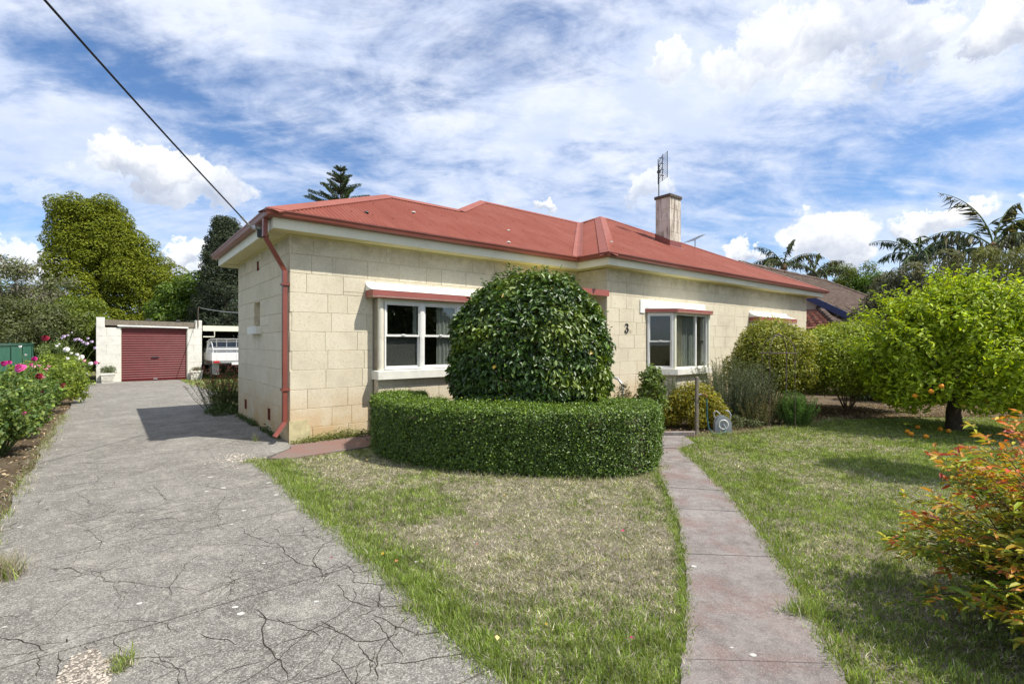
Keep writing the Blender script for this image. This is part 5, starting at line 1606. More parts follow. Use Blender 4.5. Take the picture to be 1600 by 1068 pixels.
def build_hedge():
    sp = [(-1.72, 7.9), (-1.70, 7.35), (-1.52, 6.85), (-1.08, 6.42), (-.45, 6.12), (.3, 5.98), (.95, 5.90), (1.35, 5.98), (1.53, 6.3), (1.56, 6.8)]
    base = (0.0, 6.2)
    P = resample(sp, 240)
    for _ in range(12): P[1:-1] = (P[:-2] + P[1:-1] * 2 + P[2:]) / 4
    Tn = np.gradient(P, axis=0); Tn /= np.linalg.norm(Tn, axis=1, keepdims=True)
    Rn = np.stack([Tn[:, 1], -Tn[:, 0]], axis=1)           # outward (towards the viewer) side
    hw, h = .36, .745
    t = thing('box_hedge', 'low clipped box hedge curving round the big camellia', 'hedge', (base[0], base[1], 0))
    # section: up the outer face, over the eased edge, across the top, down the inner face
    def section(q):
        a = np.clip(q, 0, 1)
        xs = np.interp(a, [0, .33, .40, .46, .60, .66, .72, 1], [hw * .96, hw * 1.02, hw * .97, hw * .8, -hw * .8, -hw * .97, -hw, -hw])
        zs = np.interp(a, [0, .33, .40, .46, .60, .66, .72, 1], [.0, h * .86, h * .965, h, h, h * .965, h * .86, 0])
        nx = np.interp(a, [0, .33, .40, .46, .60, .66, .72, 1], [1, 1, .7, 0, 0, -.7, -1, -1]); nz = np.interp(a, [0, .33, .40, .46, .60, .66, .72, 1], [0, 0, .7, 1, 1, .7, 0, 0])
        return xs, zs, nx, nz
    n = 108000
    q = np.where(RNG.random(n) < .80, RNG.uniform(0, .64, n), RNG.uniform(.64, 1, n))
    s = RNG.uniform(0, 239, n); i = s.astype(int); f = (s - i)[:, None]
    C = P[i] * (1 - f) + P[i + 1] * f; Rr = Rn[i]; xs, zs, nx, nz = section(q)
    # uneven growth: shoots stand proud in soft waves
    w = .030 * (vnoise(s * .3, q * 30, 1.0, 3) - .5) + .035 * (vnoise(s * .08, q * 8, 1.0, 5) - .5) + RNG.normal(0, .010, n) + np.where(RNG.random(n) < .08, RNG.uniform(0, .05, n), 0) + np.where((nz > .5) & (RNG.random(n) < .07), RNG.uniform(0, .05, n), 0)
    dep = -np.abs(RNG.normal(0, .05, n)) + .018 + w
    X = C + Rr * (xs + nx * dep)[:, None]; Z = zs + nz * dep
    nr = np.stack([Rr[:, 0] * nx, Rr[:, 1] * nx, nz], axis=1)
    pts = np.stack([X[:, 0] - base[0], X[:, 1] - base[1], np.maximum(Z, .02 + .09 * vnoise(s * .25, s * 0, 1.0, 6) * RNG.random(n))], axis=1)
    # rounded ends
    m = 15000
    for e, sg in ((0, -1), (239, 1)):
        a = RNG.uniform(-math.pi / 2, math.pi / 2, m); zz = RNG.uniform(0, 1, m); top = RNG.random(m) < .3
        r = np.where(top, np.sqrt(RNG.random(m)), 1 - np.abs(RNG.normal(0, .08, m))) * hw
        d = Tn[e] * sg
        px = P[e][0] + (d[0] * np.cos(a) + Rn[e][0] * np.sin(a)) * r; py = P[e][1] + (d[1] * np.cos(a) + Rn[e][1] * np.sin(a)) * r
        z = np.where(top, h - np.abs(RNG.normal(0, .02, m)) - .06 * (r / hw) ** 4, zz * h * .95)
        pts = np.concatenate([pts, np.stack([px - base[0], py - base[1], z], axis=1)])
        nn = np.stack([d[0] * np.cos(a) + Rn[e][0] * np.sin(a), d[1] * np.cos(a) + Rn[e][1] * np.sin(a), np.where(top, 2.0, .2)], axis=1)
        nr = np.concatenate([nr, nn])
    N = unit(nr + RNG.normal(size=nr.shape) * .55 + np.array([0, 0, .25]))
    T = nr * .6 + RNG.normal(size=nr.shape) * .7 + np.array([0, 0, .5])
    c = palette(len(pts), [(.066, .124, .013), (.090, .158, .017), (.118, .190, .021), (.050, .095, .012)], RNG, .28)
    tip = (RNG.random(len(pts)) < np.where(pts[:, 2] > .66, .42, .15))[:, None]  # pale shoots; the higher share on top paints in its sunlit look
    c = np.where(tip, c * np.array([1.7, 1.5, 1.2]), c)
    leaves('foliage', t, pts, N, .026, None, 'leaf_gloss', .62, T=T, tint=c)
    m = MB(); rnd = random.Random(9)
    for k in range(60):
        j = rnd.randint(3, 236); p = P[j] + Rn[j] * rnd.uniform(-.2, .2)
        limb(m, (p[0] - base[0], p[1] - base[1], -.02), (p[0] - base[0] + rnd.uniform(-.15, .15), p[1] - base[1] + rnd.uniform(-.15, .15), .6), .013, .004, .1, 4, 5)
    m.build('stem', 'stem_brown', t, kind='stuff')
    # twig-coloured dark core, added to block the view through the hedge
    mb = MB(); vs = []
    for j in range(0, 240, 8):
        for (o, z) in ((.24, .02), (.25, .56), (.17, .63), (-.17, .63), (-.25, .56), (-.24, .02)): vs.append((P[j][0] + Rn[j][0] * o - base[0], P[j][1] + Rn[j][1] * o - base[1], z))
    kk = len(vs) // 6
    mb.add(vs, [(a * 6 + b, a * 6 + b + 1, a * 6 + 7 + b, a * 6 + 6 + b) for a in range(kk - 1) for b in range(5)]); mb.build('dark_core', 'bark_dark', t)


def build_camellia():
    t = thing('camellia', 'big round camellia with glossy dark leaves behind the clipped hedge', 'shrub', (.275, 7.64, 0))
    rnd = random.Random(12)
    n = 34000
    d = unit(RNG.normal(size=(n, 3)))
    # front and top carry most of what is seen
    keep = (d[:, 2] > -.55); d = d[keep]; n = len(d)
    az = np.arctan2(d[:, 1], d[:, 0])
    bump = 1 + .07 * (vnoise(az * 2.0 + 5, d[:, 2] * 4, 1.2, 1) - .5) + .085 * (vnoise(az * 5 + 9, d[:, 2] * 9, 1.3, 2) - .5)
    rr = bump * (1 - np.abs(RNG.normal(0, .075, n))) + np.where(RNG.random(n) < .03, RNG.uniform(0, .075, n), 0) - np.where(vnoise(az * 4 + 3, d[:, 2] * 7, 1.6, 21) > .86, .12, 0)
    sup = np.where(d[:, 2] > 0, 1.50, 1.28)
    hz = np.hypot(d[:, 0], d[:, 1]); sq = 1 / (hz ** 2.3 + np.abs(d[:, 2]) ** 2.3) ** (1 / 2.3); rr = rr * sq * .945
    P = np.stack([d[:, 0] * 1.29 * rr, d[:, 1] * 1.2 * rr, 1.17 + d[:, 2] * sup * rr], axis=1)
    P = P[P[:, 2] > .05]; d = d[:len(P)] if len(d) == len(P) else unit((P - np.array([0, 0, 1.17])) / np.array([1.29, 1.2, 1.45]))
    n = len(P)
    N = unit(d * .85 + RNG.normal(size=(n, 3)) * .58 + np.array([0, 0, .5]))
    T = d * .5 + RNG.normal(size=(n, 3)) * .8 + np.array([0, 0, -.55])
    c = palette(n, [(.040, .084, .013), (.056, .112, .015), (.075, .138, .018), (.032, .066, .013)], RNG, .3)
    young = vnoise(P[:, 0] * 3 + 7, P[:, 2] * 3 + P[:, 1], 1.0, 8) + .25 * (P[:, 2] / 2.6) + RNG.normal(0, .13, n)
    yy = np.clip((young - .72) * 2.6, 0, 1)[:, None]
    c = c * (1 - yy) + np.array([[.17, .235, .026]]) * yy
    yel = (RNG.random(n) < .004)[:, None]; c = np.where(yel, np.array([[.30, .20, .02]]), c)
    leaves('foliage', t, P, N, .082, None, 'leaf_gloss', .52, T=T, tint=c, six=True, fold=.22, droop=.18)
    # shoots that break the outline at the top
    m = MB(); Q = []; QN = []; QT = []
    for k in range(90):
        a = rnd.uniform(0, 6.283); e = rnd.uniform(.2, 1.45)
        b = Vector((1.21 * math.cos(a) * math.cos(e), 1.12 * math.sin(a) * math.cos(e), 1.17 + 1.41 * math.sin(e))); dirv = (b - Vector((0, 0, 1.0))).normalized() + Vector((rnd.uniform(-.3, .3), rnd.uniform(-.3, .3), .5))
        tip = b + dirv.normalized() * rnd.uniform(.08, .2); m.tube([b - dirv * .1, tip], [.004, .002], 4)
        for j in range(7):
            Q.append(b.lerp(tip, j / 6)); v = Vector((rnd.gauss(0, 1), rnd.gauss(0, 1), rnd.gauss(0, .5))).normalized(); QT.append(v + dirv * .6); QN.append(Vector((rnd.gauss(0, .5), rnd.gauss(0, .5), 1)))
    m.build('shoot', 'stem_green', t, kind='stuff')
    leaves('young_leaves', t, np.array([tuple(q) for q in Q]), np.array([tuple(q) for q in QN]), .07, [(.08, .14, .02), (.05, .10, .018)], 'leaf_gloss', .5, T=np.array([tuple(q) for q in QT]), six=True)
    m = MB()
    for k in range(7):
        a = rnd.uniform(0, 6.28); limb(m, (.1 * math.cos(a), .1 * math.sin(a), -.03), (.7 * math.cos(a), .7 * math.sin(a), 1.6), .045, .012, .1, 6, 7)
    m.build('trunk', 'bark_grey', t)


def shrub(name, label, x, y, rx, ry, h, cols, n, size, nc=16, cr=None, mat='leaf', width=.45, z0=0.0, group=None, seed=1, inner=.22, stems=8, flower=None, zmin=.02, squash=.9, cat='shrub', T=None, fill=.35, rough=.6, var=.24, six=False, stem_h=.8):
    t = thing(name, label, cat, (x, y, 0), 0, group)
    rnd = random.Random(seed); cr = cr or min(rx, ry) * .42
    cl = dome_clumps(rx, ry, z0, h - z0, nc, cr, rnd, squash, fill)
    P, N = shell(n, cl, inner, rough=rough, zmin=zmin)
    TT = None if T is None else RNG.normal(size=P.shape) * .8 + np.array(T)
    leaves('foliage', t, P, N, size, cols, mat, width, T=TT, six=six, var=var)
    stem_fan(t, min(rx, ry) * .75, h * stem_h, stems)
    if flower:
        fc, fn, fs = flower
        P2, N2 = shell(fn, cl, .04, rough=.3, zmin=.3)
        leaves('flowers', t, np.repeat(P2, 4, axis=0) + RNG.normal(0, fs * .3, (len(P2) * 4, 3)), np.repeat(N2, 4, axis=0) + RNG.normal(0, .5, (len(P2) * 4, 3)), fs, fc, 'petal', .8)
    return t


def spikes(name, label, x, y, r, h, ns, per, cols, size, seed=1, lean=.25, width=.16, flower=None, cat='shrub', ry=None):
    """upright needle-leaved stems"""
    t = thing(name, label, cat, (x, y, 0)); rnd = random.Random(seed); m = MB(); P = []; N = []; T = []; F = []
    for k in range(ns):
        a = rnd.uniform(0, 6.283); q = math.sqrt(rnd.random()); bx, by = r * q * .55 * math.cos(a), (ry or r) * q * .55 * math.sin(a)
        hh = h * rnd.uniform(.55, 1.0) * (1 - .25 * q); tx, ty = bx * 1.7 + rnd.gauss(0, lean * .25), by * 1.7 + rnd.gauss(0, lean * .25)
        A, B = Vector((bx, by, 0)), Vector((tx, ty, hh)); m.tube([A, A.lerp(B, .5) + Vector((rnd.gauss(0, .02), rnd.gauss(0, .02), 0)), B], [.005, .004, .0015], 4)
        d = (B - A).normalized()
        for j in range(per):
            s = .12 + .88 * (j + rnd.random()) / per; p = A.lerp(B, min(s, 1)); v = Vector((rnd.gauss(0, 1), rnd.gauss(0, 1), rnd.gauss(0, .3)))
            P.append(tuple(p)); T.append(tuple(v.normalized() * .8 + d * .9)); N.append(tuple(d * .6 + Vector((rnd.gauss(0, .6), rnd.gauss(0, .6), .2))))
        F.append(tuple(B))
    leaves('foliage', t, np.array(P), np.array(N), size, cols, 'leaf_matt', width, T=np.array(T))
    m.build('stem', 'stem_green', t, kind='stuff')
    if flower:
        F = np.array(F); leaves('flowers', t, np.repeat(F, 5, axis=0) + RNG.normal(0, .02, (len(F) * 5, 3)), RNG.normal(size=(len(F) * 5, 3)), flower[1], flower[0], 'petal', .7)
    return t


def build_citrus():
    x, y = 7.78, 8.7
    t = thing('citrus_tree', 'bright green citrus tree with a dense rounded crown and oranges low down', 'tree', (x, y, 0)); rnd = random.Random(4)
    m = MB()
    m.tube([(.02, 0, -.05), (0, 0, .05), (-.02, .0, .30), (.05, .02, .55), (.10, .03, .72)], [.17, .125, .105, .10, .085], 12)
    forks = [(-.7, -.3, 1.15), (.55, -.4, 1.35), (.25, .6, 1.5), (-.35, .5, 1.6), (.9, .2, 1.25), (-1.1, .2, 1.1), (.1, -.7, 1.2), (1.15, -.4, 1.05)]
    for f in forks: limb(m, (.03, .01, rnd.uniform(.4, .68)), f, .065, .018, .12, 7, 8)
    m.build('trunk', 'bark_dark', t, smooth=True)
    cl = []
    for k in range(78):
        zz = (k + .5) / 78; a = k * 2.39996
        z = .52 + 1.90 * zz; prof = math.sin(math.pi * min(1, (zz * .78 + .22))) ** .62
        R_ = 1.62 * prof * rnd.uniform(.72, 1.0) - .2; s = rnd.uniform(.26, .40)
        cl.append((R_ * math.cos(a) + .12, R_ * .92 * math.sin(a), z, s, s, s * .85))
    P, N = shell(31000, cl, .25, rough=.6, up=.35)
    ok = np.hypot(P[:, 0], P[:, 1]) > .25; P, N = P[ok], N[ok]
    d = unit(P - np.array([0, 0, 1.2]))
    T = d * .55 + RNG.normal(size=P.shape) * .6 + np.array([0, 0, .45])
    c = palette(len(P), [(.27, .37, .014), (.34, .45, .02), (.42, .50, .028), (.17, .25, .013)], RNG, .24)
    yl = (RNG.random(len(P)) < .02)[:, None]; c = np.where(yl, np.array([[.38, .33, .03]]), c)
    leaves('foliage', t, P, N, .088, None, 'leaf', .45, T=T, tint=c, six=True, fold=.25, droop=.2)
    # leading shoots with upright leaves
    mb = MB(); Q = []; QN = []; QT = []
    for k in range(330):
        a = rnd.uniform(0, 6.283); e = rnd.uniform(-.1, 1.5)
        b = Vector((.12 + 1.45 * math.cos(a) * math.cos(e), 1.35 * math.sin(a) * math.cos(e), 1.25 + 1.12 * math.sin(e)))
        dv = (Vector((math.cos(a) * math.cos(e), math.sin(a) * math.cos(e), .9)) + Vector((rnd.gauss(0, .2), rnd.gauss(0, .2), 0))).normalized(); L = rnd.uniform(.22, .58)
        tip = b + dv * L; mb.tube([b - dv * .2, tip], [.006, .002], 4)
        for j in range(13):
            p = b.lerp(tip, j / 12); v = Vector((rnd.gauss(0, 1), rnd.gauss(0, 1), rnd.gauss(0, .4))).normalized()
            Q.append(tuple(p)); QT.append(tuple(v * .75 + dv * .8)); QN.append(tuple(dv * .5 + Vector((rnd.gauss(0, .6), rnd.gauss(0, .6), .4))))
    mb.build('shoot', 'stem_green', t, kind='stuff')
    leaves('young_leaves', t, np.array(Q), np.array(QN), .082, [(.34, .44, .02), (.42, .50, .03), (.26, .37, .018)], 'leaf', .42, T=np.array(QT), six=True, fold=.25)
    fm = MB(); fm.lathe([(0.0, -.036), (.018, -.032), (.032, -.018), (.037, 0), (.032, .018), (.018, .032), (0, .036)], 12); fme = fm.mesh('fruit', 'orange_fruit', True)
    for (px, py, dep) in ((1430, 618, 8.0), (1455, 611, 7.75), (1471, 603, 7.7), (1540, 626, 8.1)):
        link('fruit', fme, t, (AT(px, dep) - x, dep - y, ZZ(py, dep)))
    for k, (px, py) in enumerate(((1418, 678), (1434, 671), (1469, 674), (1482, 677), (1424, 682), (1447, 686))):
        gx, gy = G(px, py); o = link('fallen_orange', fme, None, (gx, gy, .046), k * 1.1)
        o['label'] = 'ripe orange lying on the grass in the shade of the citrus tree'; o['category'] = 'orange'; o['group'] = 'fallen oranges under the citrus tree'


def build_nandina():
    x, y = 3.08, 2.52
    t = thing('nandina', 'sacred bamboo bush with yellow, orange and red leaves beside the lawn', 'shrub', (x, y, 0)); rnd = random.Random(21)
    m = MB(); P = []; N = []; T = []; C = []; S = []
    for k in range(300):
        a = rnd.uniform(0, 6.283); e = math.asin(rnd.uniform(-.05, .98)); q = rnd.uniform(.72, 1.1)
        tip = Vector((.88 * q * math.cos(a) * math.cos(e), .80 * q * math.sin(a) * math.cos(e), (.16 + .98 * q * math.sin(e))))
        if k < 90:                                        # low sprays on the open side
            a = rnd.uniform(-2.9, -.3); q = rnd.uniform(.75, 1.12); tip = Vector((.86 * q * math.cos(a), .84 * q * math.sin(a), rnd.uniform(.06, .5)))
        b = Vector((rnd.gauss(0, .12), rnd.gauss(0, .12), 0)); mid = b.lerp(tip, .55) + Vector((0, 0, .16))
        pts = [b * (1 - s) ** 2 + mid * 2 * s * (1 - s) + tip * s * s for s in np.linspace(0, 1, 9)]
        m.tube(pts, list(np.linspace(.006, .0016, 9)), 4)
        d = (pts[-1] - pts[-3]).normalized()
        warm = rnd.random() * .55 + .56 * (tip.z / 1.1) - .13
        for j in range(3, 9):                             # compound leaf: side sprays with opposite leaflets
            for side in (-1, 1):
                sd = d.cross(Vector((0, 0, 1))).normalized() * side
                sp_d = (d * .7 + sd * .8 + Vector((rnd.gauss(0, .22), rnd.gauss(0, .22), rnd.gauss(.12, .22)))).normalized()
                L = .15 * (1.15 - .08 * j) * rnd.uniform(.7, 1.2); q0 = pts[j]
                m.tube([q0, q0 + sp_d * L], [.0014, .0008], 3, caps=False)
                for i in range(3):
                    pp = q0 + sp_d * L * (.35 + .32 * i)
                    for s2 in (-1, 1) if i < 2 else (0,):
                        lv = (sp_d * .8 + sp_d.cross(Vector((0, 0, 1))).normalized() * s2 * .75 + Vector((rnd.gauss(0, .2), rnd.gauss(0, .2), rnd.gauss(.05, .2))))
                        P.append(tuple(pp)); T.append(tuple(lv)); N.append((rnd.gauss(0, .45), rnd.gauss(0, .45), 1)); S.append(.047 * rnd.uniform(.75, 1.25) * (1.25 if i == 2 else 1))
                        w = warm + .10 * (j - 6) + rnd.gauss(0, .18)
                        if w > 1.0: c = rnd.choice([(.42, .075, .03), (.48, .16, .045), (.36, .05, .035), (.42, .17, .12)])
                        elif w > .72: c = rnd.choice([(.46, .20, .03), (.40, .25, .035), (.44, .15, .04), (.33, .24, .03)])
                        elif w > .38: c = rnd.choice([(.33, .33, .022), (.27, .29, .022), (.40, .34, .028)])
                        else: c = rnd.choice([(.15, .19, .02), (.21, .24, .022), (.10, .15, .02)])
                        C.append(tuple(v * rnd.uniform(.9, 1.4) for v in c))
    m.build('stem', 'stem_brown', t, kind='stuff')
    leaves('foliage', t, np.array(P), np.array(N), np.array(S), None, 'leaf', .36, T=np.array(T), tint=np.array(C), six=True, fold=.22, droop=.2, jit=0)


BLOOM = {}


def bloom_mesh(col):
    if col in BLOOM: return BLOOM[col]
    t = NT('rose_petal')
    MATN = t.end(t.bsdf(col, .55, .25))
    rnd = random.Random(sum(int(c * 99) for c in col)); V = []; F = []
    for ring, (n, r, z, op) in enumerate(((3, .10, .30, .25), (4, .2, .27, .5), (5, .30, .2, .9), (6, .40, .10, 1.35), (6, .47, .0, 1.7))):
        for k in range(n):
            a0 = 2 * math.pi * (k + .37 * ring) / n; wd = 2.4 / n + .35; b = len(V)
            for i in range(3):
                s = i / 2; rr = r * (.35 + .65 * s) + .05 * op * s * s; zz = z - .25 + s * (.42 - .16 * op) - (.1 * op * s * s if s > .5 else 0)
                for j in range(4):
                    a = a0 + wd * (j / 3 - .5) * (.55 + .45 * s) * 2; ruf = 1 + .08 * math.sin(j * 2.1 + k) * s; V.append((rr * ruf * math.cos(a), rr * ruf * math.sin(a), zz + rnd.uniform(-.02, .02)))
            for i in range(2):
                for j in range(3): F.append((b + i * 4 + j, b + i * 4 + j + 1, b + i * 4 + 5 + j, b + i * 4 + 4 + j))
    me = bpy.data.meshes.new('bloom'); me.from_pydata(V, [], F); me.materials.append(MATN); me.polygons.foreach_set('use_smooth', [True] * len(F)); me.update()
    BLOOM[col] = me; return me


def build_roses():
    PK, HP, DR, MG, LP, WH, LI, PE = (.66, .16, .36), (.60, .08, .27), (.20, .008, .025), (.42, .01, .16), (.80, .42, .46), (.80, .76, .74), (.55, .44, .58), (.72, .34, .22)
    bushes = [(-3.55, .1, .5, .95, 'rose bush with large pink blooms nearest the street', [(.055, .10, .03), (.09, .14, .035), (.15, .19, .04)]),
              (-3.35, 1.7, .52, 1.0, 'rose bush with bare lower canes and a few magenta blooms', [(.06, .11, .03), (.10, .15, .035), (.16, .2, .045)]),
              (-3.35, 3.2, .55, 1.15, 'rose bush with one tall dark red bloom above the fence line', [(.06, .11, .03), (.11, .17, .035), (.17, .21, .045)]),
              (-3.35, 4.9, .6, 1.2, 'rose bush with dark red blooms on its drive side', [(.07, .12, .03), (.12, .18, .035)]),
              (-3.35, 6.6, .65, 1.28, 'rose bush with small pale pink blooms amid yellow green leaves', [(.12, .17, .025), (.17, .21, .03), (.09, .14, .025)]),
              (-3.3, 8.6, .75, 1.42, 'broad yellow green rose bush topped by one white bloom', [(.15, .20, .025), (.20, .24, .03), (.11, .16, .025)]),
              (-3.3, 10.8, .75, 1.45, 'rose bush with clustered white blooms near the garage', [(.14, .19, .03), (.18, .22, .035), (.1, .15, .025)]),
              (-3.2, 12.9, .6, 1.5, 'rose bush with white and red blooms against the garage pier', [(.11, .16, .03), (.15, .19, .035)]),
              (-3.5, 15.2, .7, 2.0, 'tall rose bush with pale lilac blooms left of the garage', [(.10, .14, .04), (.13, .17, .05)])]
    roots = []
    for k, (u, v, r, h, lab, cols) in enumerate(bushes):
        x, y = W2(u, v); t = thing('rose_bush', lab, 'rose bush', (x, y, 0), 0, 'roses along the green fence'); rnd = random.Random(30 + k)
        m = MB(); P = []; N = []
        nst = 34
        tips = []
        for s in range(nst):
            a = rnd.uniform(0, 6.283); q = r * math.sqrt(rnd.random()) * 1.05; hh = h * rnd.uniform(.5, .97) * (1 - .28 * q / r)
            tip = (q * math.cos(a), q * math.sin(a), hh); limb(m, (.1 * math.cos(a), .1 * math.sin(a), -.02), tip, .010, .0035, .10, 5, 5); tips.append(tip)
        m.build('cane', 'stem_green' if k % 3 else 'stem_brown', t, kind='stuff')
        cl = [(a * .92, b * .92, max(.22, c - .08), .17, .17, .16) for a, b, c in tips] + [(a * .7, b * .7, max(.25, c * .62), .18, .18, .16) for a, b, c in tips]
        if k > 4: cl += [(a * .8, b * .8, max(.15, c * .35), .2, .2, .18) for a, b, c in tips]
        cols = [tuple(q * 1.3 for q in c_) for c_ in cols]; n = 4600 if k < 5 else 6500
        P, N = shell(n, cl, .4, zmin=.1 if k > 4 else .22, rough=.8, up=.5)
        T = RNG.normal(size=P.shape) + np.array([0, 0, -.2])
        leaves('foliage', t, P, N, .062 if k < 4 else .066, cols, 'leaf', .62, T=T, six=k < 3, var=.28)
        roots.append((t, x, y))
    bl = [(30, 573, 5.75, .125, HP), (5, 567, 6.0, .08, MG), (14, 565, 6.1, .06, MG), (70, 527, 8.2, .12, DR), (53, 560, 8.0, .085, MG), (48, 569, 8.4, .06, HP), (61, 571, 9.4, .085, LP), (76, 572, 9.8, .09, LP), (71, 577, 9.9, .08, LP),
          (60, 587, 8.6, .12, DR), (68, 589, 8.6, .07, LP), (96, 602, 9.8, .12, DR), (66, 613, 8.1, .09, MG), (37, 645, 6.6, .055, HP), (65, 629, 8.0, .085, PE), (31, 541, 10.5, .07, WH), (40, 554, 9.5, .06, WH), (52, 572, 8.8, .06, LP),
          (103, 545, 13.2, .15, WH), (88, 540, 13.5, .08, WH), (92, 537, 14, .06, WH), (111, 551, 14.2, .08, WH), (120, 553, 14.5, .10, WH), (126, 557, 14.5, .16, WH), (122, 560, 14.4, .12, WH), (131, 563, 14.7, .10, LP), (105, 559, 13.5, .09, WH), (136, 583, 14.8, .07, WH),
          (141, 567, 15.5, .13, WH), (149, 566, 15.6, .13, PK), (154, 567, 15.7, .09, DR), (148, 543, 16.5, .11, LI),
          (99, 525, 17.4, .13, LI), (106, 523, 17.4, .08, LI), (117, 530, 17.6, .13, LI), (122, 529, 17.6, .12, LI), (126, 531, 17.5, .1, LI), (129, 534, 17.4, .1, LI), (135, 536, 17.4, .14, LI), (137, 528, 17.7, .09, LI), (143, 533, 17.8, .11, LI), (112, 519, 17.8, .06, LI), (96, 528, 17.2, .08, LI)]
    for k, (px, py, d, s, c) in enumerate(bl):
        wx, wy, wz = AT(px, d), d, ZZ(py, d)
        t, x, y = min(roots, key=lambda q: (q[1] - wx) ** 2 + (q[2] - wy) ** 2)
        o = link('bloom', bloom_mesh(c), t, (wx - x, wy - y, wz)); s *= .85; o.scale = (s, s, s * .9); o.rotation_euler = (random.uniform(.6, 1.2), random.uniform(-.4, .4), random.uniform(-.6, .6))
        m = MB(); limb(m, ((wx - x) * .6, (wy - y) * .6, max(.3, wz - .55)), (wx - x, wy - y, wz - .02), .006, .0035, .06, 4, 5); m.build('stalk', 'stem_green', t)


def tree(name, label, x, y, clumps, n, size, cols, mat='leaf', trunk_h=2.0, trunk_r=.18, limbs=10, bark='bark_grey', group=None, inner=.2, width=.5, rough=.6, up=.25, seed=1, var=.22, T=None, twigs=0, cat='tree'):
    t = thing(name, label, cat, (x, y, 0), 0, group); rnd = random.Random(seed); m = MB()
    C = np.array(clumps); top = C[:, 2].max(); cx, cy = C[:, 0].mean(), C[:, 1].mean()
    m.tube([(0, 0, -.1), (0, 0, .15), (cx * .15, cy * .15, trunk_h * .6), (cx * .35, cy * .35, trunk_h)], [trunk_r * 1.4, trunk_r, trunk_r * .85, trunk_r * .7], 9)
    for k in range(limbs):
        c = clumps[rnd.randrange(len(clumps))]; limb(m, (cx * .3, cy * .3, trunk_h * rnd.uniform(.6, 1)), c[:3], trunk_r * .45, trunk_r * .08, .12, 6, 6)
    m.build('trunk', bark, t)
    P, N = shell(n, clumps, inner, rough=rough, up=up)
    TT = None if T is None else RNG.normal(size=P.shape) * .7 + np.array(T)
    leaves('crown', t, P, N, size, cols, mat, width, T=TT, var=var)
    if twigs:
        w = MB()
        for k in range(twigs):
            c = clumps[rnd.randrange(len(clumps))]; a = Vector(c[:3]) + Vector((rnd.gauss(0, .2), rnd.gauss(0, .2), 0)); b = a + Vector((rnd.gauss(0, .5), rnd.gauss(0, .5), rnd.uniform(.2, .9))) * c[3]
            w.tube([a, a.lerp(b, .5) + Vector((rnd.gauss(0, .05), 0, rnd.gauss(0, .05))), b], [.022, .014, .006], 4, caps=False)
        w.build('twig', bark, t, kind='stuff')
    return t


def ball_clumps(rx, ry, rz, cz, n, cr, seed, jit=.25):
    rnd = random.Random(seed); out = []
    for k in range(n):
        zz = 1 - 2 * (k + .5) / n; a = k * 2.39996; rr = math.sqrt(1 - zz * zz); f = rnd.uniform(1 - jit * 2, 1.0); s = cr * rnd.uniform(.7, 1.25)
        out.append((rx * rr * f * math.cos(a), ry * rr * f * math.sin(a), cz + rz * zz * f, s, s, s * .85))
    return out


